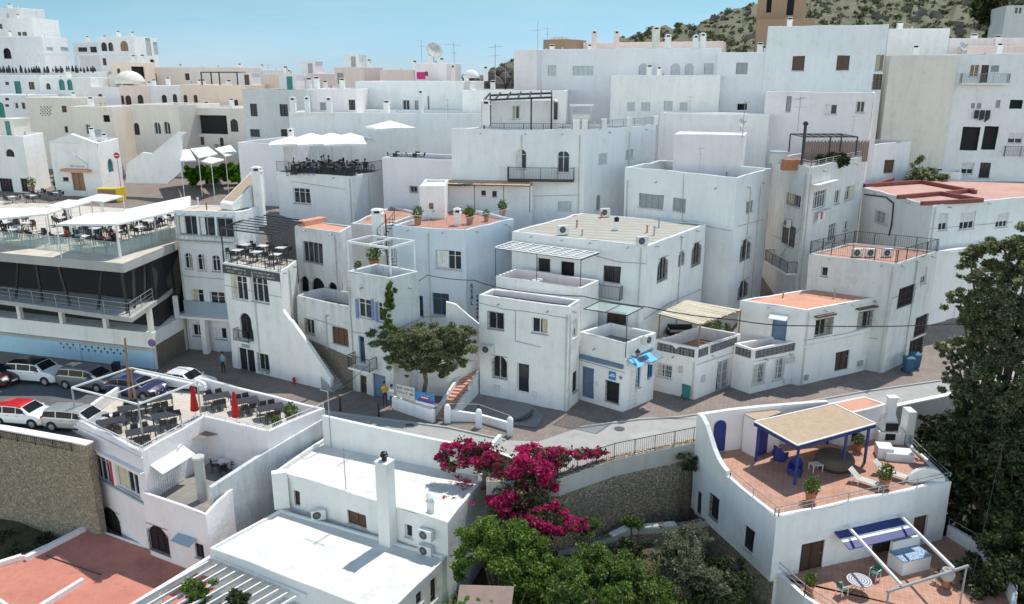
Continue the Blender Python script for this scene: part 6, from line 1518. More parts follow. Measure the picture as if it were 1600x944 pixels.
ORDN = ['first', 'second', 'third', 'fourth', 'fifth', 'sixth', 'seventh', 'eighth', 'ninth', 'tenth']
SIDE = ['near', 'right', 'far', 'left']
PPL = [make_person('sit', a, b_, arms='fwd', long_hair=lh) for a, b_, lh in (('s_dark', 'denim', False), ('s_red', 's_dark', True), ('s_white', 'denim', False), ('s_blue', 's_grey', True))]
PUSED = [False]*4
def seat_person(loc, rz, label):
    k = R.randrange(4)
    if not PUSED[k]: o = PPL[k]; PUSED[k] = True
    else: o = copy_tree(PPL[k])
    o.location = loc; o.rotation_euler = (0, 0, rz); o['label'] = label; return o
def dining(place, rows, z, TB, CHR, rz0=0, pk=0, off=.62, long=False, tword='white table', cword='black chair', gap=0):
    """rows: list of rows of (px, py) table centres, front row first"""
    for ri, row in enumerate(rows):
        rw = 'front row' if ri == 0 else 'second row' if ri == 1 else 'third row' if ri == 2 else 'back row'
        for ci_, pp in enumerate(row):
            c = PZ(pp[0], pp[1], z) if not isinstance(pp, Vector) else pp
            od = ORDN[ci_] if len(row) > 1 else 'only'
            TB.put(c, rz0, '%s, %s from the left in the %s, %s' % (tword, od, rw, place), 'tables on the '+place)
            n = 0
            spots = [(0, -1), (1, 0), (0, 1), (-1, 0)] if not long else [(-.45, -1), (.45, -1), (-.45, 1), (.45, 1)]
            for si, (dx, dy) in enumerate(spots):
                if R.random() < gap: continue
                dx2, dy2 = dx*off, dy*(off if not long else .8)
                if long: face = 0 if dy < 0 else math.pi
                else: face = {(0, -1): 0, (1, 0): math.pi/2, (0, 1): math.pi, (-1, 0): -math.pi/2}[(dx, dy)]
                ang = rz0+face+R.uniform(-.25, .25)
                q = c+V((dx2*math.cos(rz0)-dy2*math.sin(rz0)+R.uniform(-.05, .05), dx2*math.sin(rz0)+dy2*math.cos(rz0)+R.uniform(-.05, .05), 0))
                sdn = SIDE[si] if not long else ['near left', 'near right', 'far left', 'far right'][si]
                tn = '%s %s table from left' % (od, rw.replace(' ', '-'))
                CHR.put(q, ang, '%s, %s side, %s, %s' % (cword, sdn, tn, place), 'chairs on the '+place)
                if R.random() < pk: seat_person(q, ang, 'seated person, %s side, %s, %s' % (sdn, tn, place))
# deck terrace
dining('glass railed deck', [[(22, 372), (58, 375), (95, 379), (132, 383), (168, 386)], [(10, 360), (42, 361), (118, 366), (150, 370), (184, 374), (222, 368)], [(30, 350), (98, 352), (200, 360), (236, 358), (258, 352)]], zd, TB_W, CH_B, -.1, .5, tword='white square table', cword='dark chair')
dining('plaza cafe', [[(20, 318), (52, 316)], [(88, 311), (60, 308)]], 9.05, TB_W, CH_G, 0, .15, tword='small pale table', cword='grey chair')
# umbrella terrace
uz = Uh['floor']
rowsU = [[PXD(x, 78.0-.0, uz) for x in (462, 488, 515, 541)], [PXD(x, 80.6, uz) for x in (470, 496, 522, 548, 572)], [PXD(x, 83.0, uz) for x in (480, 505, 530, 556)]]
dining('umbrella terrace', rowsU, uz, TB_W, CH_B, .05, .28, tword='white table', cword='black chair')
# restaurant with black pergola
bz = Bh['floor']
dining('black pergola terrace', [[PZ(372, 405, bz), PZ(402, 408, bz), PZ(432, 412, bz)], [PZ(384, 396, bz), PZ(412, 398, bz), PZ(440, 401, bz)]], bz, TB_W, CH_B, -.2, .12, tword='white table', cword='black chair')
# lower restaurant
yz = Yh['floor']+.005
dining('lower restaurant roof', [[(176, 674), (222, 690)], [(208, 652), (262, 664), (250, 638)], [(340, 634), (384, 641), (424, 652)]], yz, TB_L, CH_B, .5, 0, long=True, tword='long black table', cword='black armchair')
p2 = Y2['floor']
dining('sunken patio', [[(352, 735), (372, 722)]], p2, TB_W, CH_B, .3, 0, off=.6, tword='small white table', cword='black patio chair')
dining('roof terrace behind the umbrellas', [[PXD(620, 78.5, Qw['floor']), PXD(650, 78.2, Qw['floor'])]], 0, TB_W, CH_G, 0, 0, tword='pale table', cword='grey chair')
# parasols
def mk_umb():
    r = empty('parasol', (0, 0, 0), None, 'parasol'); m = MB(); m.tube((0, 0, 0), (0, 0, 2.7), .03); m.build('pole', 'white_metal', r)
    m = MB(); n = 4; s = 1.55; top = V((0, 0, 2.82)); c4 = [V((a*s, b_*s, 2.3)) for a, b_ in ((-1, -1), (1, -1), (1, 1), (-1, 1))]
    for i in range(4):
        a, b_ = c4[i], c4[(i+1) % 4]; mid = (a+b_)/2+V((0, 0, .05)); m.poly([a, mid, top]); m.poly([mid, b_, top]); m.poly([a-V((0, 0, .14)), mid-V((0, 0, .14)), mid, a]); m.poly([mid-V((0, 0, .14)), b_-V((0, 0, .14)), b_, mid])
    m.build('canopy', 'fabric', r); m = MB()
    for i in range(4): m.beam(c4[i]-V((0, 0, .03)), top-V((0, 0, .1)), .025)
    m.build('rib', 'grey_metal', r); m = MB(); m.box((0, 0, 0), (.5, .5, .08)); m.build('base', 'granite', r); return r
UM = Proto(mk_umb)
for i, (px, y, lb) in enumerate(((459, 78.4, 'leftmost in the front row'), (499, 78.6, 'middle one in the front row'), (541, 78.8, 'rightmost in the front row'), (489, 82.5, 'leftmost in the back row'), (520, 82.8, 'second from the left in the back row'), (550, 82.6, 'third from the left in the back row'), (612, 82.0, 'alone at the right over the neighbouring roof terrace'))):
    UM.put(PXD(px, y, uz if i < 6 else Qw['floor']), R.uniform(-.1, .5), 'white square parasol, '+lb, 'white parasols over the umbrella terrace', sc=1.3)
def mk_red():
    r = empty('closed_parasol', (0, 0, 0), None, 'parasol'); m = MB(); m.tube((0, 0, 0), (0, 0, 2.4), .03); m.build('pole', 'white_metal', r)
    m = MB(); n = 16; pr = [(.26, .55), (.24, .7), (.20, 1.1), (.15, 1.6), (.13, 1.75), (.14, 2.0), (.05, 2.38)]
    i0 = len(m.v)
    for rr_, z_ in pr:
        for k in range(n): t = 2*math.pi*k/n; q = rr_*(1.15 if k % 2 else .72); m.v.append(V((q*math.cos(t), q*math.sin(t), z_+(.08 if k % 2 else 0)*(z_ < .6))))
    for j in range(len(pr)-1):
        for k in range(n): m.f.append([i0+j*n+k, i0+j*n+(k+1) % n, i0+(j+1)*n+(k+1) % n, i0+(j+1)*n+k]); m.m.append(0)
    m.build('canopy', 'red', r); m = MB(); m.box((0, 0, 0), (.5, .5, .07)); m.build('base', 'granite', r); return r
RD = Proto(mk_red)
RD.put(PZ(306, 654, yz), 0, 'closed red parasol at the pergola frame corner', 'red parasols')
RD.put(PZ(370, 664, yz), .5, 'closed red parasol between the black tables, right one', 'red parasols')
# large flat awning canopies on the deck
def canopy(label, pix, z, legs_to, mat='fabric', sag=.0):
    q = [PZ(*p, z) for p in pix]; r = empty('canopy', V((q[0].x, q[0].y, legs_to)), label, 'awning')
    m = MB(); c = sum(q, V((0, 0, 0)))/len(q)+V((0, 0, .35))
    for i in range(len(q)): m.poly([q[i], q[(i+1) % len(q)], c]); m.poly([q[i]-V((0, 0, .15)), q[(i+1) % len(q)]-V((0, 0, .15)), q[(i+1) % len(q)], q[i]])
    m.build('sheet', mat, r)
    for p in (q if 'hedge' not in label else q[1:2]): m = MB(); m.beam(p-V((0, 0, .02)), V((p.x, p.y, legs_to)), .07); m.build('post', 'white_metal', r)
    m = MB()
    for i in range(len(q)): m.beam(q[i]-V((0, 0, .08)), q[(i+1) % len(q)]-V((0, 0, .08)), .05)
    m.build('frame', 'white_metal', r)
canopy('long white canopy nearest the deck corner, left half', [(88, 350), (180, 350), (240, 330), (140, 333)], 11.7, zd)
canopy('long white canopy at the deck end, right half', [(182, 350), (297, 324), (297, 306), (196, 327)], 11.7, zd)
canopy('wide white canopy at the left edge of the deck', [(-40, 345), (70, 334), (106, 324), (-30, 326)], 11.7, zd)
canopy('small white canopy in the middle of the deck', [(72, 322), (104, 325), (142, 314), (108, 312)], 11.8, zd)
canopy('small white canopy beside the street behind the deck', [(122, 312), (160, 315), (192, 306), (155, 303)], 11.8, zd)
canopy('slanting white awning by the hedge, left one', [(268, 236), (282, 251), (306, 250), (296, 233)], 13.3, 9.0)
canopy('slanting white awning by the hedge, middle one', [(297, 232), (310, 246), (340, 240), (325, 229)], 13.4, 9.0)
canopy('flat white awning by the hedge, lower one', [(303, 250), (330, 255), (352, 249), (322, 244)], 12.9, 9.0)
canopy('cream awning by the hedge, right one at the lavender wall', [(335, 232), (352, 244), (372, 240), (360, 226)], 13.3, 9.0)
# black pergola frame on Bh
zc = Bh['z']+2.6; q4 = [PZ(345, 357, zc), PZ(424, 367, zc), PZ(478, 345, zc), PZ(402, 335, zc)]
r = empty('steel_pergola', (q4[0].x, q4[0].y, Bh['floor']), 'black steel pergola frame over the white tables of the signed terrace', 'pergola')
m = MB()
for a, b_ in zip(q4, q4[1:]+q4[:1]): m.beam(a, b_, .09)
for i in range(1, 7): m.beam(q4[0].lerp(q4[3], i/7), q4[1].lerp(q4[2], i/7), .06)
m.build('beam', 'black_metal', r)
for a in q4: m = MB(); m.beam(a, V((a.x, a.y, Bh['floor'])), .08); m.build('post', 'black_metal', r)
for i in (0, 1): rail(Bh['root'], edge(Bh, i, inset=.08), h=.95, sp=.3)
# villa furniture
def mk_lounger():
    r = empty('sun_lounger', (0, 0, 0), None, 'sun lounger'); m = MB(); m.box((.35, 0, .30), (1.3, .6, .05)); m.build('seat', 'fabric_grey', r)
    m = MB(); m.hexa([V(p) for p in ((-.3, -.3, .3), (-.3, .3, .3), (-.34, .3, .34), (-.34, -.3, .34), (-.85, -.3, .78), (-.85, .3, .78), (-.89, .3, .80), (-.89, -.3, .80))]); m.build('backrest', 'fabric_grey', r)
    for x in (-.25, .9):
        for y in (-.26, .26): m = MB(); m.beam((x, y, 0), (x, y, .3), .04); m.build('leg', 'white_metal', r)
    m = MB(); m.beam((-.7, -.24, .6), (-.6, -.24, 0), .03); m.beam((-.7, .24, .6), (-.6, .24, 0), .03); m.build('strut', 'white_metal', r); return r
LG = Proto(mk_lounger)
LG.put(PZ(1350, 758, fz), -.75, 'grey sun lounger on the villa terrace, left one nearer the blue chair', 'sun loungers')
LG.put(PZ(1388, 745, fz), -.75, 'grey sun lounger on the villa terrace behind the flower pot, right one', 'sun loungers')
def mk_rattan():
    r = empty('rattan_armchair', (0, 0, 0), None, 'armchair'); m = MB(); m.box((0, 0, .15), (.62, .6, .3)); m.build('seat', 'blue', r)
    m = MB()
    for i in range(9):
        t0, t1 = math.pi*(1+i/9), math.pi*(1+(i+1)/9); h0 = .62+.38*math.sin((i)/9*math.pi); h1 = .62+.38*math.sin((i+1)/9*math.pi)
        a, b_ = V((.36*math.cos(t0), .34*math.sin(t0), 0)), V((.36*math.cos(t1), .34*math.sin(t1), 0)); m.hexa([a, b_, b_*1.12, a*1.12, a*1.1+V((0, 0, h0)), b_*1.1+V((0, 0, h1)), b_*1.22+V((0, 0, h1)), a*1.22+V((0, 0, h0))])
    m.build('backrest', 'blue', r)
    for sx in (-1, 1):
        m = MB(); m.box((sx*.33, .02, .15), (.09, .62, .45)); m.build('armrest', 'blue', r)
    m = MB()
    for sx in (-1, 1):
        for sy in (-1, 1): m.box((sx*.26, sy*.24, 0), (.05, .05, .16))
    m.build('foot', 'blue', r); return r
RT = Proto(mk_rattan)
RT.put(PZ(1241, 742, fz), 2.4, 'blue rattan armchair nearest the terrace edge under the pergola'); RT.put(PZ(1218, 718, fz), -1.2, 'blue rattan armchair against the pink wall')
def mk_low():
    r = empty('coffee_table', (0, 0, 0), None, 'table'); m = MB()
    for i in range(5): m.box((0, -.24+i*.12, .42), (.7, .09, .025))
    m.build('tabletop', 'plastic_white', r)
    for x in (-.3, .3):
        for y in (-.24, .24): m = MB(); m.box((x, y, 0), (.045, .045, .42)); m.build('leg', 'plastic_white', r)
    return r
Proto(mk_low).put(PZ(1274, 735, fz), .2, 'low white slatted table beside the blue rattan armchair')
p = PZ(1303, 728, fz); r = empty('covered_tub', p, 'large round tub under a dark brown cover on the villa terrace', 'hot tub'); m = MB(); m.lathe(p, [(1.0, 0), (1.12, .15), (1.15, .5), (1.05, .72), (.8, .82), (.3, .88), (.02, .89)], 24); m.build('cover', 'oval', r, smooth=True)
m = MB(); m.lathe(p, [(1.13, .1), (1.17, .12), (1.17, .17), (1.13, .19)], 24); m.build('strap', 's_dark', r)
p = PZ(1340, 925, zt); r = empty('mosaic_table', p, 'round mosaic topped garden table on the lower terrace', 'table'); m = MB(); m.lathe((p.x, p.y, zt+.71), [(.62, 0), (.64, .02), (.62, .04)], 28); tt_ = m.build('tabletop', 'rings', r)
m = MB()
for k in range(4): t = k*math.pi/2+.4; m.path([p+V((.45*math.cos(t), .45*math.sin(t), 0)), p+V((.12*math.cos(t), .12*math.sin(t), .35)), p+V((.4*math.cos(t), .4*math.sin(t), .71))], .014)
m.build('leg', 'black_metal', r)
GC = mk_chair('white_metal', 'green_plastic')
GC.put(PZ(1315, 930, zt), -1.2, 'green seated garden chair left of the mosaic table'); GC.put(PZ(1366, 905, zt), 2.2, 'green seated garden chair right of the mosaic table')
p = PZ(1477, 918, zt); r = empty('clay_jar', p, 'old clay jar on a terracotta stand by the curved railing', 'jar'); m = MB(); m.lathe(p, [(.16, 0), (.22, .1), (.16, .35), (.2, .45)], 16); m.build('stand', 'pot', r, smooth=True); m = MB(); m.lathe(p, [(.2, .45), (.34, .62), (.38, .85), (.3, 1.0), (.26, 1.05), (.3, 1.1), (.22, 1.1), (.2, 1.0)], 18); m.build('vessel', 'concrete', r, smooth=True)
m = MB(); p = PZ(1477, 922, zt+.005)
for k in range(1):
    pass
# bins, bollards, signs, lamps
def bin_(label, px, py, z, mat, w=.5, h=.95, cat='bin'):
    p = PZ(px, py, z); r = empty('wheelie_bin', p, label, cat); m = MB(); m.hexa([p+V(q) for q in ((-w*.42, -w*.42, .06), (w*.42, -w*.42, .06), (w*.42, w*.42, .06), (-w*.42, w*.42, .06), (-w/2, -w/2, h), (w/2, -w/2, h), (w/2, w/2, h), (-w/2, w/2, h))]); m.build('body', mat, r)
    m = MB(); m.hexa([p+V(q) for q in ((-w*.54, -w*.56, h), (w*.54, -w*.56, h), (w*.54, w*.54, h+.02), (-w*.54, w*.54, h+.02), (-w*.5, -w*.5, h+.05), (w*.5, -w*.5, h+.05), (w*.5, w*.5, h+.1), (-w*.5, w*.5, h+.1))]); m.build('lid', mat, r)
    for s in (-1, 1): m = MB(); m.tube(p+V((s*w*.4, w*.4, .1)), p+V((s*w*.5, w*.4, .1)), .1, n=12); m.build('wheel', 'rubber', r)
bin_('dark green wheelie bin below the lattice parapet', 1071, 622, 0, 'teal', .5, .9)
bin_('blue wheelie bin by the barred gate near the big tree', 1418, 581, 0, 'bin_blue', .7, 1.15); bin_('second blue bin, half behind the one by the barred gate', 1428, 574, 0, 'bin_blue', .7, 1.1)
bin_('small dark bin on the blue plinth behind the parked cars', 183, 585, 0, 's_dark', .5, .9)
def bollard(label, px, py):
    p = PZ(px, py, 0); r = empty('bollard', p, label, 'bollard', 'black bollards'); m = MB(); m.lathe(p, [(.1, 0), (.1, .08), (.06, .12), (.055, .75), (.08, .8), (.08, .86), (.05, .95), (.01, .98)], 12); m.build('post', 'black_metal', r)
bollard('black bollard alone on the pavement left of the fig tree', 532, 641); bollard('black bollard in front of the two standing people', 592, 650)
p = PZ(460, 600, 0); r = empty('fire_hydrant', p, 'small red hydrant at the foot of the white stair wall', 'hydrant'); m = MB(); m.lathe(p, [(.12, 0), (.1, .05), (.09, .4), (.12, .42), (.1, .5), (.02, .56)], 12); m.tube(p+V((-.16, 0, .32)), p+V((.16, 0, .32)), .045); m.build('body', 'red', r)
def lamp(label, px, py, h_=1.0, info=None):
    p, n2, U2 = on_wall(info, px, py); r = empty('street_lamp', p, label, 'street lamp'); m = MB(); m.beam(p, p+n2*.55, .04); m.path([p-V((0, 0, .4)), p+n2*.3-V((0, 0, .12)), p+n2*.5], .018); m.build('bracket', 'black_metal', r)
    q = p+n2*.55; m = MB(); m.lathe(q+V((0, 0, .02)), [(.08, 0), (.17, .38)], 6); m.build('lantern', 'glass_light', r); m = MB(); m.lathe(q+V((0, 0, .4)), [(.2, 0), (.12, .14), (.04, .2), (.02, .28)], 6); m.build('cap', 'black_metal', r)
lamp('ornate black wall lantern beside the blue awning', 986, 556, info=Ih)
sg = PD(237, 536, 58.3); r = empty('road_sign', (sg.x, sg.y, 0), 'round blue and red no parking sign at the deck building corner', 'sign'); m = MB(); m.tube((sg.x, sg.y+.05, 0), (sg.x, sg.y+.05, sg.z+.3), .035); m.build('post', 'grey_metal', r)
m = MB(); m.tube(sg+V((0, 0, 0)), sg+V((0, .03, 0)), .3, n=24); m.build('rim', 'red', r); m = MB(); m.tube(sg-V((0, .01, 0)), sg, .23, n=24); m.build('disc', 'bright_blue', r); m = MB(); m.beam(sg+V((-.17, -.02, .17)), sg+V((.17, -.02, -.17)), .05, .02); m.build('bar', 'red', r)
sg = PD(182, 243, 91.5); r = empty('road_sign', (sg.x, sg.y, 9), 'red no entry sign at the chapel corner of the plaza', 'sign'); m = MB(); m.tube((sg.x, sg.y+.05, 9), (sg.x, sg.y+.05, sg.z+.3), .04); m.build('post', 'grey_metal', r); m = MB(); m.tube(sg, sg+V((0, .03, 0)), .33, n=20); m.build('disc', 'red', r); m = MB(); m.box(sg-V((0, .02, .05)), (.45, .02, .1)); m.build('bar', 'white_metal', r)
p = PD(172, 297, 88); r = empty('container', (p.x, p.y, 9.0), 'yellow ended brown recycling container on the plaza', 'container'); c = V((p.x, p.y, 9.0)); m = MB(); m.box(c, (2.2, 1.2, 1.3), -.1); m.build('body', 'wood', r); m = MB(); m.box(c+V((1.2, -.15, 0)), (.35, 1.3, 1.45), -.1); m.box(c+V((-.2, -.05, 1.3)), (2.4, 1.25, .1), -.1); m.build('yellow_frame', 'yellow', r)
# ladder-like boards on the street corner
c = PZ(822, 656, 0); r = empty('stacked_boards', c, 'small heap of dark boards lying in the courtyard corner', 'boards'); m = MB()
for i in range(5): m.box(c+V((i*.16-.4, i*.1, .02+.055*i)), (1.5, .18, .05), .5+i*.18)
m.build('board', 'granite', r)
# manhole
m = MB(); c = PZ(968, 670, 0.03); m.tube(c, c+V((0, 0, .01)), .35, n=20); tag(m.build('manhole_cover', 'granite', org=c), 'round dark manhole cover in the pale street', 'manhole cover')
# pots
def pots(z, spots):
    for i, (px, py, sc, lb) in enumerate(spots): p = PZ(px, py, z); POT.put(p, R.uniform(0, 6), lb, 'potted plants', sc=sc)
pots(fz, [(1266, 783, 1.5, 'round green bush in a terracotta pot at the terrace edge'), (1381, 762, 1.5, 'flowering plant in a terracotta pot beside the lounger'), (1340, 705, 1.2, 'potted plant behind the covered tub')])
pots(Eh['floor'], [(653, 351, 1.5, 'leafy potted shrub at the left corner of the roof garden'), (678, 341, 1.0, 'small potted plant left of the squat chimney'), (690, 338, 1.1, 'pot plant near the white cube room of the roof garden'), (734, 350, 1.5, 'tall potted palm right of the squat chimney'), (760, 346, 1.0, 'potted plant halfway along the roof garden'), (785, 338, 1.4, 'spiky potted plant at the right end of the roof garden'), (664, 335, .9, 'terracotta pot by the cube room door')])
pots(Jh['floor'], [(1118, 530, 1.5, 'bushy potted plant at the reed terrace front'), (1104, 524, 1.2, 'potted plant behind the bushy one on the reed terrace'), (1136, 524, 1.0, 'small pot at the right end of the reed terrace')])
pots(Dh['floor'], [(585, 420, 1.8, 'dark bushy potted plant beside the spiral staircase'), (560, 428, 1.0, 'potted plant in the corner of the narrow roof terrace')])
pots(yz, [(456, 665, 1.6, 'tall potted shrub at the right end of the lower restaurant roof'), (433, 676, 1.2, 'potted plant left of the tall shrub on the lower restaurant roof')])
pots(9.05, [(92, 302, 1.8, 'potted plant left of the chapel door'), (140, 298, 1.6, 'potted plant right of the chapel door'), (50, 300, 1.8, 'potted bush outside the plain white plaza house')])
pots(zt, [(1264, 925, 1.2, 'dry potted plant left of the brown terrace door')])
# sofa set under reed pergola
c = PZ(1068, 532, Jh['floor']); c.y += 1.2; r = empty('sofa', c, 'dark wicker sofa in the shade of the reed roof', 'sofa'); m = MB(); m.box(c, (1.9, .8, .4)); m.build('seat', 's_dark', r); m = MB(); m.box(c+V((0, .42, .2)), (1.9, .16, .6)); m.build('backrest', 's_dark', r)
for s in (-1, 1): m = MB(); m.box(c+V((s*.98, 0, .1)), (.14, .85, .5)); m.build('armrest', 's_dark', r)
TBW2 = TB_W.put(V((PZ(838, 437, Gh['floor']).x, 57.6, Gh['floor'])), .1, 'pinkish covered table under the slatted pergola')
CH_W.put(V((PZ(820, 437, Gh['floor']).x, 57.4, Gh['floor'])), -1.4, 'pale chair left of the covered table under the slatted pergola')
c = V((PZ(770, 430, 0).x, 0, 0))
# ============================================================ VEGETATION
# spreading fig tree
def tree(name, label, base, crown, n, size, mat, tr=.16, gap=.4, cat='tree', stems=2, hollow=.5, group=None):
    base = V(base); r = empty(name, base, label, cat, group)
    leaves('crown', clump(crown, 24, .25, n), n, size, mat, r, org=tuple(base), gap=gap*.4, hollow=.25)
    m = MB(); top = sum((V(b_[0]) for b_ in crown), V((0, 0, 0)))/len(crown); fork = base.lerp(top, .45); m.path([base-V((0, 0, .3)), base.lerp(fork, .5)+V((.12, 0, 0)), fork], tr, 8)
    for b_ in crown:
        c = V(b_[0]); mid = fork.lerp(c, .5)+V((R.uniform(-.3, .3), R.uniform(-.3, .3), .1)); m.tube(fork, mid, tr*.6, tr*.35, 6); m.tube(mid, c, tr*.35, tr*.12, 6)
        for _ in range(3): q = c+V((R.uniform(-1, 1)*b_[1][0], R.uniform(-1, 1)*b_[1][1], R.uniform(-.4, 1)*b_[1][2]))*.0+V((R.uniform(-1, 1)*b_[1][0]*.8, R.uniform(-1, 1)*b_[1][1]*.8, R.uniform(-.4, .9)*b_[1][2])); m.tube(c, q, tr*.14, tr*.05, 5)
    m.build('trunk', 'bark', r); return r
def PB(px, py, y, rx, ry=None, rz=None): p = PD(px, py, y); return (tuple(p), (rx, ry or rx, rz or rx))
tree('fig_tree', 'wide spreading grey green tree in front of the blue doors', PZ(662, 610, 1.5), [PB(605, 528, 52.6, 1.3, 1, .9), PB(640, 528, 52.2, 1.6, 1.3, 1.3), PB(660, 550, 51.6, 1.7, 1.2, 1.3), PB(690, 530, 52.4, 1.7, 1.3, 1.4), PB(722, 530, 52.8, 1.2, 1, 1.1), PB(625, 560, 51.8, 1.0, .9, .9), PB(705, 560, 51.8, 1.2, 1, 1.0), PB(650, 578, 51.3, 1.2, .8, .7), PB(690, 580, 51.6, 1.0, .8, .7), PB(650, 540, 51.8, 1.7, 1.3, 1.3), PB(685, 548, 51.8, 1.7, 1.3, 1.3), PB(712, 540, 52.2, 1.4, 1.2, 1.3), PB(620, 540, 52, 1.3, 1, 1.2)], 62000, .09, 'leaf_olive', .15, .15)
plant('climbing_vine', 'green climber hanging down the corner of the narrow white house', 'climber', PZ(612, 560, 1.6), [PB(611, 455, 52.4, .35, .3, .6), PB(609, 475, 52.3, .4, .3, .6), PB(603, 492, 52.2, .4, .3, .4), PB(608, 510, 52.1, .5, .3, .5)], 2600, .13, 'leaf', 1, .2)
# bougainvillea
bg_ = [PB(935, 706, 43.8, .5, .4, .3), PB(870, 722, 42, .9, .6, .5), PB(760, 725, 42.6, .9, .7, .7), PB(690, 715, 43.6, .4, .4, .3), PB(738, 712, 43.2, .8, .6, .5), PB(825, 715, 42.2, 1, .8, .7), PB(815, 800, 40.2, 1, .8, .9), PB(702, 703, 43.6, .7, .5, .4), PB(722, 697, 43.8, .8, .6, .5), PB(745, 702, 43.4, .9, .6, .6), PB(768, 715, 43.0, 1.0, .8, .8), PB(700, 727, 43.2, .5, .4, .4), PB(722, 722, 43, .4, .4, .5), PB(785, 745, 42.0, .9, .8, 1.0), PB(810, 745, 41.6, 1.2, 1, 1.1), PB(835, 735, 41.6, 1.2, 1, 1.0), PB(800, 775, 41.0, 1.2, 1, 1.0), PB(830, 770, 40.8, 1.3, 1, 1.0), PB(850, 712, 42.2, 1.0, .6, .45), PB(885, 710, 42.6, 1.0, .5, .4), PB(915, 709, 43.2, .8, .4, .35), PB(855, 745, 41.2, .8, .7, .8),
      PB(790, 800, 40.2, .9, .8, .7), PB(838, 810, 39.2, 1.0, .8, .7), PB(866, 795, 39.6, .6, .6, .5), PB(880, 822, 38.9, .9, .7, .5), PB(912, 822, 39.2, .5, .5, .4), PB(858, 826, 38.6, .7, .6, .5)]
r = plant('bougainvillea', 'huge magenta bougainvillea cascading over the street wall', 'bougainvillea', (0.5, 40.5, -6), bg_, 44000, .10, 'leaf_magenta', 1, .1, trunk_r=.025)
leaves('green_leaves', bg_, 7000, .11, 'leaf_dark', r, org=(0.5, 40.5, -6), gap=.3)
leaves('pale_leaves', bg_[11:13]+bg_[16:20], 1500, .13, 'leaf_olive', r, org=(0.5, 40.5, -6), gap=.3)
# garden shrubs
plant('jasmine_bush', 'big bright green bush with tiny white flowers beside the white roofs', 'bush', (-.5, 36.3, -7), [PB(745, 842, 37.6, 1.1, 1, .9), PB(775, 838, 37.4, 1.4, 1.2, .9), PB(812, 848, 37.0, 1.5, 1.2, 1.0), PB(760, 868, 36.4, 1.4, 1.2, .9), PB(800, 880, 36.0, 1.6, 1.2, 1.0), PB(845, 870, 36.5, 1.1, 1, 1.0), PB(728, 870, 36.6, .8, .8, .8), PB(820, 895, 35.4, 1.3, 1, .9), PB(850, 890, 35.6, 1.1, 1, .9), PB(870, 905, 35.2, 1.1, 1, .8), PB(725, 890, 36.2, .7, .6, .6)], 34000, .095, 'leaf_bright', 2, .15, hollow=.6)
def shrub(label, px, py, y, s, mat, n=2600, size=.12, name='shrub', blobs=6):
    p = PD(px, py, y); bl = [((p.x+R.uniform(-.6, .6)*s, p.y+R.uniform(-.5, .5)*s, p.z+R.uniform(-.35, .4)*s), (s*R.uniform(.5, .8), s*R.uniform(.5, .8), s*R.uniform(.4, .7))) for _ in range(blobs)]
    base = (p.x, p.y, min(TG(p.x, p.y), p.z-s*.8)); plant(name, label, 'shrub', base, bl, int(n*1.8), size*.78, mat, 1, .35, 'shrubs in the overgrown garden')
shrub('green shrub in the middle of the garden, under the magenta flowers', 900, 880, 35.6, 1.5, 'leaf', 4000)
shrub('bright green shrub right of the flowering bush', 925, 893, 35.2, 1.2, 'leaf_bright', 3000)
shrub('dark green shrub between the bright one and the grey one', 965, 905, 34.6, 1.4, 'leaf', 3600)
shrub('grey green feathery shrub under the low garden wall', 1050, 862, 36.4, 1.3, 'leaf_grey', 3400, .10)
shrub('pale feathery shrub nearest the villa wall', 1085, 900, 35.0, 1.5, 'leaf_grey', 4200, .10)
shrub('olive shrub at the bottom edge below the pale feathery one', 1020, 935, 33.8, 1.4, 'leaf', 3600)
shrub('yellow green shrub at the bottom edge of the garden', 960, 940, 33.2, 1.1, 'leaf_bright', 2600)
shrub('green shrub at the bottom edge left of the yellow green one', 890, 938, 33.4, 1.5, 'leaf', 3800)
shrub('dark shrub in the shade of the villa wall', 1120, 935, 34.6, 1.3, 'leaf_dark', 3000)
shrub('small dark shrub under the broken garden wall', 985, 868, 37.4, .9, 'leaf_dark', 2000)
shrub('low weeds behind the crumbling wall, left', 915, 828, 40.0, .8, 'leaf', 1500, .09)
shrub('low weeds behind the crumbling wall, middle', 990, 812, 41.5, .6, 'leaf', 900, .09)
shrub('dark climber patch at the top right corner of the stone wall', 1078, 722, 45.2, .6, 'leaf_dark', 1400, .10)
shrub('thin shrub on the crumbling wall near the villa', 1080, 832, 38.6, .8, 'leaf_grey', 1300, .09)
shrub('shrub growing under the old shed roof', 1145, 905, 37.8, 1.2, 'leaf_dark', 2200)
shrub('green plant under the white pergola beams, bottom left', 310, 925, 36.2, .9, 'leaf', 2200)
shrub('second plant under the white pergola beams, right', 372, 935, 35.2, .7, 'leaf_dark', 1500)
leaves_blobs = []
for _ in range(420):
    x = R.uniform(-4, 12.8); y = R.uniform(27, 39.5); s_ = R.uniform(.5, 1.4); leaves_blobs.append(((x, y, TG(x, y)+s_*.5), (s_, s_, s_*.8)))
tag(leaves('undergrowth', [(c_, s_) for c_, s_ in leaves_blobs[::2]], 50000, .10, 'leaf_bright', hollow=.3), 'bright sunlit brambles spread over the garden', 'undergrowth', kind='stuff')
tag(leaves('undergrowth', leaves_blobs[1::2], 50000, .10, 'leaf', hollow=.1), 'tangled low undergrowth covering the garden floor', 'undergrowth', kind='stuff')
lb2 = []
for _ in range(120):
    x = R.uniform(-44, -24); y = R.uniform(40, 46.5); s_ = R.uniform(.3, .7); lb2.append(((x, y, TG(x, y)+s_*.1), (s_, s_, s_*.4)))
tag(leaves('weeds', lb2, 7000, .12, 'leaf_dark', hollow=.1), 'dark weeds at the foot of the tall ochre stone wall', 'weeds', kind='stuff')
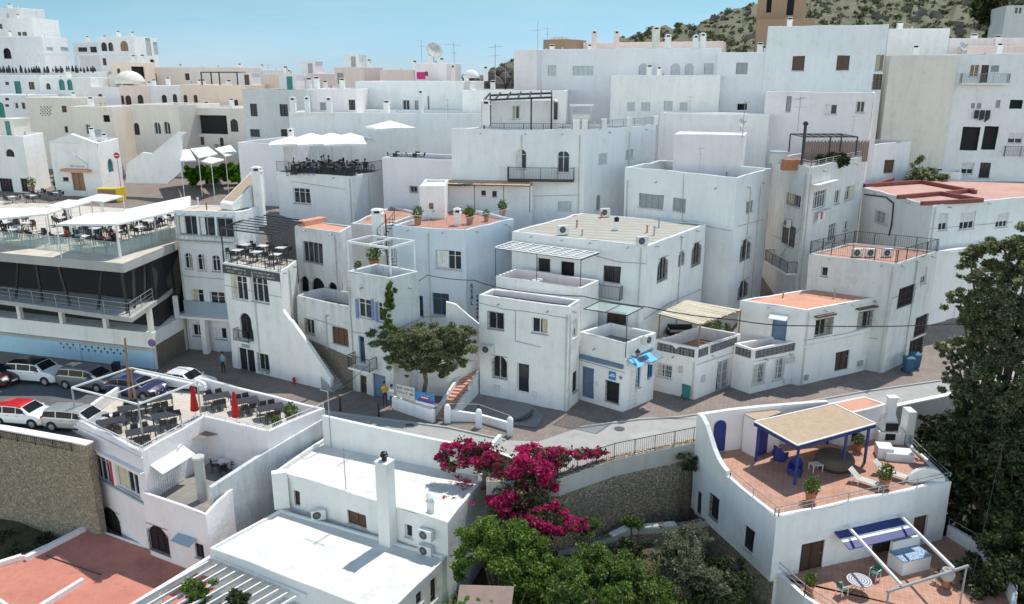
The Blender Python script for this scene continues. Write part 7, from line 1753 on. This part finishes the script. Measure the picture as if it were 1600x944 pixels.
# prickly pear at the bottom
for k, (px, lb) in enumerate(((715, 'left prickly pear clump at the bottom edge'), (750, 'right prickly pear clump at the bottom edge beside the shed roof'))):
    p = PD(px, 945, 33.2); r = empty('prickly_pear', p-V((0, 0, 1)), lb, 'cactus', 'prickly pears'); m = MB()
    for i in range(11):
        c = p+V((R.uniform(-.7, .7), R.uniform(-.3, .3), R.uniform(-.6, .25))); a = R.uniform(0, 3); d1 = V((math.cos(a), math.sin(a), 0)); d2 = V((R.uniform(-.4, .4), 0, 1)).normalized()
        pts = [c+d1*(.13*math.cos(t*math.pi/5))+d2*(.22*math.sin(t*math.pi/5)) for t in range(10)]; th_ = d1.cross(d2)*.02
        m.poly([q+th_ for q in pts]); m.poly([q-th_ for q in pts[::-1]])
        for j in range(10): m.poly([pts[j]-th_, pts[(j+1) % 10]-th_, pts[(j+1) % 10]+th_, pts[j]+th_])
    m.build('pad', 'grass_green', r)
# shed roof bottom
c = PD(755, 936, 33.4); r = empty('shed', c-V((0, 0, 1.6)), 'low garden shed with a weathered grey roof under the bright bush', 'shed'); m = MB(); m.hexa([c+V(q) for q in ((-1.3, -.9, -.35), (1.3, -.9, -.5), (1.5, .9, .0), (-1.2, .9, .1), (-1.3, -.9, -.28), (1.3, -.9, -.43), (1.5, .9, .07), (-1.2, .9, .17))]); m.build('roof', 'brownroof', r); m = MB(); m.box(c+V((0, 0, -1.6)), (2.2, 1.5, 1.2)); m.build('wall', 'dark', r)
# big tree on the right
big = []
rs = random.Random(3)
for px, py, y, s_ in ((1575, 400, 46, 2.0), (1540, 430, 47, 2.0), (1590, 450, 45, 2.2), (1560, 480, 46, 2.2), (1600, 510, 45, 2.4), (1525, 500, 47.5, 1.6), (1545, 540, 46, 2.0), (1510, 545, 47.5, 1.5), (1580, 570, 45, 2.4), (1540, 590, 45.5, 1.9), (1500, 580, 47, 1.2), (1600, 630, 44, 2.4), (1560, 640, 44.5, 2.0), (1530, 660, 44.5, 1.6), (1480, 548, 48.5, 1.0), (1495, 660, 45.5, 1.3), (1610, 392, 46, 2.2), (1625, 425, 45, 2.4), (1585, 490, 46, 2.2), (1520, 620, 46, 1.8), (1500, 610, 47, 1.4), (1620, 560, 45, 2.4), (1500, 470, 47.8, 1.3), (1515, 400, 47.5, 1.2), (1580, 530, 45.5, 2.2)):
    big.append(PB(px, py, y, s_*.8, s_*.8, s_*.7))
tree('big_tree', 'big grey green tree reaching in from the right edge above the road', (31.5, 45.5, -9), big, 120000, .10, 'leaf_olive', .35, .55, hollow=.35)
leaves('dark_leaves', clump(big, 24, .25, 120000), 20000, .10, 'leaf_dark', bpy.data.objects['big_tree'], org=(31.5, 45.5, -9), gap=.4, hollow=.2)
k = 0
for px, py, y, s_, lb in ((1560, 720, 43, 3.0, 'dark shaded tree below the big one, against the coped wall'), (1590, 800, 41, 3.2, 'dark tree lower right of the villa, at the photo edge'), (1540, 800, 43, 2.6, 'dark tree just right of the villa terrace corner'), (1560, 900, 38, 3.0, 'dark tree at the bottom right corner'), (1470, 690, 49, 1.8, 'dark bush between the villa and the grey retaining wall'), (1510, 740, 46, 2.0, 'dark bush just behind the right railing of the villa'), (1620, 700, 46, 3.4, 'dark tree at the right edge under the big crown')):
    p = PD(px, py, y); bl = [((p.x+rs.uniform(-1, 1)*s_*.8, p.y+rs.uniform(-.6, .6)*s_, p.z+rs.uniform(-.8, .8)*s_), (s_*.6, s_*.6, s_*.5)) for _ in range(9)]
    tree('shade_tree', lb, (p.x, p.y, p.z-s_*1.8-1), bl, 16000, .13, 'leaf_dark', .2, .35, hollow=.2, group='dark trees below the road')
# slope below them
m = MB(); rows = []
for i in range(14):
    row = []
    for j in range(16): x = 24.5+j*1.6; y = 28+i*2.1; row.append(V((x, y, -13.5+.30*(y-28)+.25*max(0, x-30)*.5+.5*math.sin(x*1.1)*math.cos(y*.8))))
    rows.append(row)
rows = [[V((v.x, min(v.y, lerp(YW, v.x)-.1), v.z)) for v in row] for row in rows]
for a, b_ in zip(rows, rows[1:]):
    for j in range(15): m.poly([a[j], a[j+1], b_[j+1], b_[j]])
tag(m.build('slope', 'soil'), kind='structure')
# hedge, trees on the plaza and gardens
h0 = PD(293, 291, 84.5); bl = []
for i in range(16):
    t = i/15; bl.append(((PXD(298+72*t, 100, 10.5).x, 100+2*t, 10.4), (.5, 1.6, 1.1)))
plant('hedge', 'bright green clipped hedge beside the plaza awnings', 'hedge', (bl[0][0][0], 100, 8.9), bl, 20000, .2, 'leaf_hedge', 1, .0, hollow=.7)
tree('dark_pine', 'dark tree at the top of the slope, upper right corner', PD(1548, 60, 150), [PB(1548, 25, 150, 3.5, 3, 4.5), PB(1555, -5, 150, 3, 3, 4), PB(1562, 40, 148, 2.2, 2, 3)], 9000, .5, 'leaf_dark', .3, .2)
plant('roof_garden_plants', 'dark leafy planting under the rooftop pergola of the apartment block', 'plants', PXD(1290, 70, N2['floor']), [((PXD(1278+i*8, 71, N2['floor']).x, 71, N2['floor']+.45+.25*(i % 2)), (.55, .5, .5)) for i in range(6)], 4200, .17, 'leaf_dark', 1, .2)
c0 = PXD(1248, 69, 0); frame('dark planted pergola frame on the apartment block roof', 1256, 1340, 214, 243, 71.5, 3.5, 'dark_brown', .1, 8)
m = MB(); a, b_ = PXD(1252, 75.3, N2['floor']), PXD(1356, 75.3, N2['floor'])
for i in range(60): q = a.lerp(b_, i/60); m.box((q.x, q.y+.02*(i % 2), q.z), (.09, .03, 1.8+.08*(i % 3)))
tag(m.build('cane_fence', 'brownroof', org=a), 'dark cane fence along the back of the apartment roof garden', 'fence')
p = PXD(1215, 69.5, N2['z']); r = empty('water_tank', p, 'round grey water tank with a blue lid beside the roof garden', 'water tank'); m = MB(); m.tube(p, p+V((0, 0, .9)), .75, n=18); m.build('tank', 'fabric_grey', r); m = MB(); m.tube(p+V((0, 0, .9)), p+V((0, 0, 1.0)), .78, n=18); m.build('lid', 'greyblue', r)
p = PXD(1252, 67.8, N2['z']-.3); r = empty('stove_pipe', p, 'tall black stove pipe at the roof garden corner', 'chimney'); m = MB(); m.tube(p, p+V((0, 0, 3.6)), .13, n=10); m.build('pipe', 'black_metal', r); m = MB(); m.lathe(p+V((0, 0, 3.6)), [(.2, 0), (.24, .12), (.1, .3)], 10); m.build('cowl', 'black_metal', r)
m = MB(); a = PXD(1236, 68.6, N2['floor']); m.box(a+V((0, 0, 0)), (1.6, .8, .9)); tag(m.build('brick_planter', 'pot', org=a), 'orange brick planter at the corner of the apartment roof', 'planter')
plant('shrub', 'dry creeper between the cream gable and the pink roof', 'shrub', PD(1450, 290, 86), [PB(1432, 262, 85, 1, 1, 1.2), PB(1442, 276, 85, 1.6, 1, .8), PB(1462, 280, 85, 1.2, 1, .6)], 2500, .2, 'leaf_olive', 1, .3)
bk('dark brick terrace wall below the cream gable', [(1420, 277, 87), (1500, 282, 86)], 'ochre', dep=3, roof='soil')
tag(bk('white garage like box behind the pink roof', [(1461, 268, 86), (1503, 266, 85)], 'white', dep=3)['root'])
# small rocky hill on the skyline
m = MB(); c = PD(800, 118, 150)
for i in range(60):
    q = c+V((R.uniform(-4.5, 3), R.uniform(-2, 2), R.uniform(-3, 1.0))); q.z = min(q.z, c.z+2.4-.55*abs(q.x-c.x)); s_ = R.uniform(.6, 1.3); m.lathe(q, [(s_, -s_), (s_*1.1, 0), (s_*.6, s_*.7), (.05, s_*.9)], 7)
tag(m.build('rock_outcrop', 'rock', org=c), kind='structure')
# white beams pergola, bottom left
zc = -3.7; r = empty('beam_pergola', PZ(330, 930, -6.5), 'white beamed pergola over a planted patio at the bottom edge', 'pergola'); m = MB()
for i in range(11):
    a = PZ(343+i*13.5, 868+i*5.6, zc); b_ = PZ(343+i*13.5-115, 868+i*5.6+66, zc)
    m.beam(a, b_+(b_-a)*.4, .1, .14)
m.beam(PZ(330, 868, zc+.12), PZ(480, 930, zc+.12), .22, .2); m.build('beam', 'white_metal', r)
m = MB(); aa, bb = PZ(342, 861, -3.9), PZ(200, 948, -3.9); d_ = (bb-aa).normalized(); m.beam(aa+V((0, 0, -.2)), bb+d_*3-V((0, 0, .2)), .25, .4); 
for t in (.1, .4, .7, 1): p = aa.lerp(bb, t); m.box((p.x, p.y, -8), (.3, .3, 4))
m.build('side_wall', 'white', r)
house('patio_annex', 'low white roof corner below the lower flat roof, bottom edge', [(425, 950), (465, 917), (560, 955), (500, 1000)], z=-4.3, ph=.05, wall='bright', roof='roof_white', zb=-9)
m = MB(); m.poly([PZ(p_[0], p_[1], -7.2) for p_ in ((200, 950), (330, 880), (520, 950), (500, 1100), (150, 1100))]); tag(m.build('patio_floor', 'tile_grey'), kind='structure')
# ============================================================ CABLES
def cable(label, pts, r_=.02, sag=.3):
    m = MB(); q = []
    for a, b_ in zip(pts, pts[1:]):
        for i in range(9): t = i/8; p = a.lerp(b_, t); q.append(p-V((0, 0, sag*4*t*(1-t))))
    m.path(q, r_, 5); tag(m.build('cable', 'black_metal', org=pts[0]), label, 'cable')
c1 = [PD(741, 438, 56), PD(800, 453, 53.2), PD(912, 463, 54), PD(1013, 480, 53)]
cable('bundled black cables running above the maroon roof to the lattice terrace', c1, .035, .08)
cable('thick black cable crossing from the shop corner over the reed terrace to the big tree', [PD(1013, 480, 53), PD(1150, 500, 52.5), PD(1255, 509, 52), PD(1500, 506, 56)], .04, .12)
cable('black cable looping over the blue door corner', [PD(617, 458, 53), PD(668, 430, 59.8), PD(741, 438, 56)], .03, .1)
cable('pale guy wire from the big tree down to the villa chimney', [PD(1480, 637, 46), PD(1438, 687, 44.5)], .02, 0)
cable('thin wire hanging beside the dark trees on the right', [PD(1568, 690, 40), PD(1520, 900, 34)], .012, 0)
cable('thin wire across the street in front of the small stone ramp', [PD(582, 566, 53), PD(505, 624, 50)], .02, .1)
p = PD(1388, 300, 74); pts = [on_wall(Oh, x_, y_, None)[0]+on_wall(Oh, x_, y_, None)[1]*.06 for x_, y_ in ((1352, 304), (1385, 308), (1397, 318), (1394, 350), (1390, 368))]
m = MB(); m.path(pts, .07, 8); tag(m.build('pipe', 'black_metal', org=pts[0]), 'black flue pipe bent down the left face of the pink roof house', 'pipe')
p = PZ(516, 672, .0); r = empty('street_pole', p, 'slim dark pole between the party wall and the street', 'pole'); m = MB(); m.tube(p-V((0, 0, 3)), V((p.x, p.y, zat(612, p.y))), .04); m.build('shaft', 'grey_metal', r); m = MB(); m.beam(V((p.x, p.y, zat(612, p.y))), V((p.x-.5, p.y, zat(609, p.y))), .05); m.build('arm', 'grey_metal', r)
p, n2, U2 = on_wall(Bh, 430, 420); 
A, U, nn, L = Ah['faces'][0]
# stair housing and chimney on the light blue house roof
q = [PZ(345, 326, Ah['z']), PZ(366, 330, Ah['z'])]; m = MB(); a = q[0]; b_ = q[1]; up0, up1 = V((0, 0, .5)), V((0, 0, 2.5)); dv = V((1.4, 4.3, 0))
b_ = a.lerp(b_, .9); m.hexa([a, b_, b_+dv, a+dv, a+up0, b_+up0, b_+dv+up1, a+dv+up1]); r = empty('stair_housing', a, 'sloping white stair housing with a tan top on the light blue house', 'roof room'); m.build('wall', 'bright', r)
m = MB(); t1_ = [a+up0, b_+up0, b_+dv+up1, a+dv+up1]; c = sum(t1_, V((0, 0, 0)))/4; m.poly([c+(x-c)*.82+V((0, 0, .03)) for x in t1_]); m.build('slope', 'mat_roof', r)
p = PXD(409, 66.5, Ah['z']-2); chimney(p.x, p.y, Ah['z']-1.5, .7, zat(262, 66.5)-Ah['z']+1.2, 'tall white chimney between the light blue house and the umbrella block', 'white')
p = PXD(590, 63.8, 11); t_ = zat(326, 63.8); chimney(p.x, p.y, 8.5, .8, t_-8.9, 'broad white chimney left of the roof garden beside the spiral staircase', 'white')
rail(HS['plain grey house with small dark windows']['root'], edge(HS['plain grey house with small dark windows'], 0), h=.01, bars=False, posts=50)

pt = []
for _ in range(40):
    p = PZ(R.gauss(738, 22), R.gauss(752, 12), W1['floor']+.02); pt.append((tuple(p), (.3, .3, .006)))
tag(leaves('fallen_petals', pt, 900, .06, 'leaf_magenta', hollow=0), 'fallen magenta petals scattered on the bright flat roof', 'petals', kind='stuff')
# ============================================================ SMALL FITTINGS ON THE HOUSES (parts)
RR = random.Random(21)
def roof_point(info, a, b_):
    Q = info['Q']
    if len(Q) < 4: return None
    p = Q[0].lerp(Q[1], a).lerp(Q[3].lerp(Q[2], a), b_); return V((p.x, p.y, info['floor']))
def fit_out(info, chim=2, vents=3, hut=False, low=True, pw=1.0):
    root = info['root']; Q = info['Q']; ang = math.atan2((Q[1]-Q[0]).y, (Q[1]-Q[0]).x)
    wm_ = 'white'
    for _ in range(chim):
        p = roof_point(info, RR.uniform(.1, .9), RR.uniform(.12, .85)); w_ = RR.uniform(.4, .65); h = RR.uniform(.7, 1.5); m = MB()
        m.box(p, (w_, w_*.9, h), ang); m.box(p+V((0, 0, h)), (w_*1.2, w_*1.1, .07), ang); c = m.build('chimney', wm_, root)
        k = MB(); k.box(p+V((0, 0, h+.07)), (w_*.6, w_*.55, .18), ang); k.build('flue', 'dark', c); k = MB(); k.box(p+V((0, 0, h+.25)), (w_*.95, w_*.9, .06), ang); k.build('cap', wm_, c)
    for _ in range(vents):
        p = roof_point(info, RR.uniform(.08, .92), RR.uniform(.1, .9)); m = MB(); h = RR.uniform(.3, .8)
        m.tube(p, p+V((0, 0, h)), .06, n=8); m.tube(p+V((0, 0, h)), p+V((0, 0, h+.08)), .1, n=8); m.build('vent_pipe', RR.choice(['grey_metal', 'pot', 'plastic_white']), root)
    if low:
        a = RR.uniform(.25, .75); p, q = roof_point(info, a, .06), roof_point(info, a, .94); m = MB(); m.beam(p+V((0, 0, .2)), q+V((0, 0, .2)), .18, .42); m.build('partition_wall', wm_, root)
    if hut:
        p = roof_point(info, RR.uniform(.2, .8), RR.uniform(.5, .75)); m = MB(); m.box(p, (2.4*pw, 2.2, 2.1), ang); m.box(p+V((0, 0, 2.1)), (2.6*pw, 2.4, .1), ang); c = m.build('stair_head', RR.choice(['white', 'pinkwhite', 'beige']), root)
        e = V((math.cos(ang), math.sin(ang), 0)); n_ = V((e.y, -e.x, 0)); k = MB(); k.box(p+n_*1.1+e*.3, (.8, .06, 1.9), ang); k.build('door', RR.choice(['brown', 'grey_metal', 'teal']), c)
for lb, inf in list(HS.items()):
    y = inf['Q'][0].y; x = abs((inf['Q'][0].x+inf['Q'][1].x)/2)
    if 'tower' in inf['root'].name or inf['ph'] <= .035: continue
    if y > 86 and len(inf['Q']) == 4: fit_out(inf, RR.choice([0, 1, 1, 2]), RR.choice([1, 2, 3]), hut=RR.random() < .4 and x > 20 and inf['Q'][0].x < 0 and y < 150, low=RR.random() < .5)
for inf in (N1, Qh, Hh, Lh, Ah, Oh if len(Oh['Q']) == 4 else Hh): fit_out(inf, 0, 3, low=False)
# drainpipes, spouts, cables and meter boxes on the walls
def spouts(info, i, n):
    A, U, nn, L = info['faces'][i]
    for k in range(n):
        m = MB(); p = A+U*(L*(k+.5+RR.uniform(-.2, .2))/n); z_ = info['z']-max(.25, info['ph']+.02); q = V((p.x, p.y, z_)); m.tube(q-nn*.02, q+nn*.28-V((0, 0, .05)), .05, n=7)
        m.build('roof_spout', 'grey_metal', info['root'])
def drain(info, i, t, mat='fabric_grey', r_=.045, z0=None):
    A, U, nn, L = info['faces'][i]; p = A+U*(L*t)+nn*.07; m = MB(); zt_ = info['z']-info['ph']-.1; zb_ = info['zb'] if z0 is None else z0
    m.path([V((p.x, p.y, zt_))-nn*.1, V((p.x, p.y, zt_-.15)), V((p.x, p.y, zb_+.2))], r_, 7)
    z_ = zt_-.6
    while z_ > zb_+.5: m.tube(V((p.x, p.y, z_)), V((p.x, p.y, z_+.05)), r_*1.5, n=7); z_ -= 1.6
    m.build('drainpipe', mat, info['root'])
def wire(info, i, pts, r_=.014):
    A, U, nn, L = info['faces'][i]; m = MB(); m.path([V(((A+U*(L*t)).x, (A+U*(L*t)).y, info['zb']+(info['z']-info['zb'])*v))+nn*.03 for t, v in pts], r_, 5); m.build('cable_run', 'black_metal', info['root'])
def boxes(info, i, pts):
    A, U, nn, L = info['faces'][i]
    for t, v, w_, h_ in pts:
        m = MB(); z_ = info['zb']+(info['z']-info['zb'])*v; ubox(m, A, U, nn, L*t, min(L, L*t+w_), z_, z_+h_, .004, .12); m.build('meter_box', RR.choice(['fabric_grey', 'tan_panel', 'plastic_white']), info['root'])
for inf, spl, dr, wr in ((Fh, [(0, 2), (1, 1)], [(0, .98), (1, .1)], [(0, [(0, .93), (.3, .90), (.5, .91), (1, .9)]), (0, [(.42, .9), (.42, .62), (.7, .6)])]), (Hh, [(0, 4), (1, 3)], [(1, .55), (0, .96)], [(0, [(.6, .9), (.8, .87), (1, .88)]), (1, [(0, .5), (.4, .52), (1, .5)])]),
    (N1, [(0, 2), (1, 2)], [(1, .4), (1, .7), (0, .03)], [(1, [(.1, .7), (.9, .68)]), (0, [(.55, 1), (.56, .7), (.98, .68)])]), (N2, [(0, 1), (1, 3)], [(0, .93), (1, .03)], [(0, [(.2, .5), (.9, .52)]), (1, [(.1, .45), (.5, .47), (.9, .43)]), (0, [(.5, .4), (.9, .62)])]),
    (Lh, [(0, 1), (1, 3)], [(1, .93), (1, .02)], [(1, [(0, .62), (.5, .6), (1, .63)])]), (Mh, [(0, 2), (1, 3)], [(0, .96), (1, .5)], [(1, [(.0, .7), (.6, .72)]), (0, [(0, .3), (.9, .33)])]), (Qh, [(0, 3), (1, 2)], [(0, .53), (0, .96), (1, .6)], [(0, [(.05, .6), (.4, .58), (.95, .6)])]),
    (Eh, [(0, 2), (1, 2)], [(0, .5), (1, .9)], [(0, [(.4, .35), (.95, .38)])]), (Ih, [(0, 1)], [(0, .02)], [(0, [(0, .62), (1, .6)]), (1, [(0, .75), (.9, .8)])]), (Bh, [(0, 2), (1, 2)], [(0, .53), (1, .5)], [(0, [(0, .8), (1, .78)])]), (Ah, [(0, 3)], [(0, .03), (0, .97)], [(0, [(0, .55), (1, .54)])]),
    (C1, [(0, 2)], [(0, .9)], [(0, [(0, .6), (1, .58)])]), (C2, [(0, 1)], [(0, .55)], [(0, [(.3, .6), (.9, .55)])]), (Dh, [(0, 1), (1, 1)], [(0, .04)], [(0, [(0, .52), (1, .55)]), (1, [(0, .6), (1, .62)])]), (Jh, [(0, 1), (1, 2)], [(0, .95)], [(1, [(0, .7), (1, .68)])]), (Kh, [(1, 2)], [(1, .98)], [(1, [(0, .75), (1, .7)])]),
    (Oh, [(0, 2), (1, 3)], [(1, .02)], [(1, [(.0, .8), (.7, .78)])]), (Uh, [(0, 2)], [(0, .97), (1, .5)], [(0, [(.2, .9), (.9, .85)])]), (Xh, [], [(0, .03)], []), (Yh, [], [], [])):
    for i, n in spl: spouts(inf, i, n)
    for i, t in dr: drain(inf, i, t)
    for i, pts in wr: wire(inf, i, pts)
boxes(Fh, 0, [(.18, .1, .4, .5), (.62, .12, .3, .4)]); boxes(Ih, 0, [(.4, .32, .25, .3)]); boxes(Jh, 1, [(.12, .35, .4, .45), (.75, .1, .35, .5)]); boxes(Jh, 0, [(.6, .5, .3, .5)]); boxes(Lh, 1, [(.7, .12, .5, .45), (.05, .1, .35, .4)]); boxes(Kh, 1, [(.68, .55, .8, .45), (.68, .12, .6, .35)])
boxes(Bh, 0, [(.62, .05, .3, .3)]); boxes(Mh, 0, [(.3, .15, .4, .5)])
# laundry line
p, n2, U2 = on_wall(N2, 1272, 333); r = empty('laundry', p, 'pink and white washing hanging on the apartment block wall', 'laundry'); m = MB(); m.beam(p+n2*.35, p+n2*.35+U2*1.8, .015); m.beam(p, p+n2*.38, .02); m.beam(p+U2*1.8, p+U2*1.8+n2*.38, .02); m.build('line', 'grey_metal', r)
for i, (mt, w_, h_) in enumerate((('pinkwhite', .45, .9), ('magenta', .35, .6), ('fabric', .4, .7))):
    m = MB(); a = p+n2*.35+U2*(.1+i*.55); m.hexa([a-V((0, 0, h_)), a+U2*w_-V((0, 0, h_)), a+U2*w_-V((0, 0, h_))+n2*.02, a-V((0, 0, h_))+n2*.02, a, a+U2*w_, a+U2*w_+n2*.02, a+n2*.02]); m.build('cloth', mt, r)
p, n2, U2 = on_wall(S6, 1522, 172); r = empty('laundry', p, 'dark clothes hanging under the small windows of the bluish apartment house', 'laundry')
for i in range(3):
    m = MB(); a = p+n2*.3+U2*(i*.55); m.hexa([a-V((0, 0, .9+.2*i)), a+U2*.45-V((0, 0, .9)), a+U2*.45-V((0, 0, .9))+n2*.02, a-V((0, 0, .9+.2*i))+n2*.02, a, a+U2*.45, a+U2*.45+n2*.02, a+n2*.02]); m.build('cloth', 's_dark', r)
p = PD(669, 118, 106.4); m = MB(); m.box(PD(658, 124, 106.5), (1.1, .12, .9)); tag(m.build('panel', 'magenta', org=PD(658, 124, 106.5)), 'bright magenta panel in front of the roof room below the big dish', 'panel')
# street scene details
m = MB()
for (a, b_) in (((905, 690), (1075, 664)), ):
    pass
for px, py, w_, l_ in ((820, 700, .5, .35), (1190, 650, .45, .3), (640, 664, .5, .35)):
    c = PZ(px, py, .022); m.box(c, (w_, l_, .012), .3)
tag(m.build('drain_covers', 'granite'), kind='structure')
m = MB()
for px, py, w_, l_, a in ((900, 712, 3.2, 1.1, .1), (1010, 680, 2.2, .9, .25), (1250, 650, 2.6, 1.0, .2), (1380, 625, 3, .8, .25), (720, 690, 1.6, .9, -.3)):
    c = PZ(px, py, .014); m.box(c, (w_, l_, .004), a)
tag(m.build('asphalt_patch', 'concrete'), kind='structure')
# ============================================================ LIGHT
EL = rad(62); sd = V((.57, .82, 0)).normalized()*math.cos(EL)+V((0, 0, math.sin(EL)))
sun = bpy.data.lights.new('sun', 'SUN'); sun.energy = 3.5; sun.angle = rad(.53); sun.color = (1, .955, .87)
so = bpy.data.objects.new('sun', sun); C.objects.link(so); so.rotation_euler = sd.to_track_quat('Z', 'Y').to_euler()
w = bpy.data.worlds.new('World'); bpy.context.scene.world = w; w.use_nodes = True; nt = w.node_tree
sk = nt.nodes.new('ShaderNodeTexSky'); sk.sky_type = 'NISHITA'; sk.sun_disc = False; sk.sun_elevation = EL
sk.sun_rotation = math.atan2(sd.x, sd.y); sk.altitude = 800; sk.air_density = 1.0; sk.dust_density = .2; sk.ozone_density = 2.0
bg = nt.nodes['Background']; bg.inputs['Strength'].default_value = .15; 
mx = nt.nodes.new('ShaderNodeMix'); mx.data_type = 'RGBA'; mx.blend_type = 'MULTIPLY'; mx.inputs[0].default_value = 1
mx.inputs[7].default_value = (.80, 1.0, .98, 1); nt.links.new(sk.outputs[0], mx.inputs[6])
tc = nt.nodes.new('ShaderNodeTexCoord'); sx = nt.nodes.new('ShaderNodeSeparateXYZ'); nt.links.new(tc.outputs['Generated'], sx.inputs[0])
def mr(src, a, b_, c, d):
    n = nt.nodes.new('ShaderNodeMapRange'); n.interpolation_type = 'SMOOTHSTEP'
    for i, v in enumerate((a, b_, c, d)): n.inputs[i+1].default_value = v
    nt.links.new(src, n.inputs[0]); return n.outputs[0]
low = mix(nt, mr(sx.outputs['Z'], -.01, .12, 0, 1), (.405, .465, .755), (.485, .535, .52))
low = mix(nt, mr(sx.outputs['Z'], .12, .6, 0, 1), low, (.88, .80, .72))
back = mix(nt, mr(sx.outputs['Z'], .2, .9, 0, 1), (3.35, 2.28, 1.82), (.92, .79, .73))  # sky behind the camera brightened and warmed as added fill for shaded walls
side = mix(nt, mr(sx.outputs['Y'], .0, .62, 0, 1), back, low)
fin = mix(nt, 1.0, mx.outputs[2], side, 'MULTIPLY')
mpp = nt.nodes.new('ShaderNodeMapping'); mpp.inputs['Scale'].default_value = (1.2, 1.2, 9); mpp.inputs['Rotation'].default_value = (0, .12, 0); nt.links.new(tc.outputs['Generated'], mpp.inputs['Vector'])
cl = nt.nodes.new('ShaderNodeMath'); cl.operation = 'MULTIPLY'; cl.inputs[1].default_value = .22
nt.links.new(ramp(nt, noise(nt, mpp.outputs['Vector'], 2.2, 6, .6), [(.42, 0), (.75, 1)]), cl.inputs[0])
fin = mix(nt, cl.outputs[0], fin, (4.6, 5.1, 5.2))
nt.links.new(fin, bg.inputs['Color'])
sc = bpy.context.scene; sc.view_settings.view_transform = 'Standard'; sc.view_settings.look = 'None'; sc.view_settings.gamma = 1
sc.view_settings.use_curve_mapping = False; sc.view_settings.exposure = .3
sc.cycles.max_bounces = 7; sc.cycles.diffuse_bounces = 6; sc.cycles.glossy_bounces = 2; sc.cycles.transparent_max_bounces = 12
sc.cycles.use_denoising = True
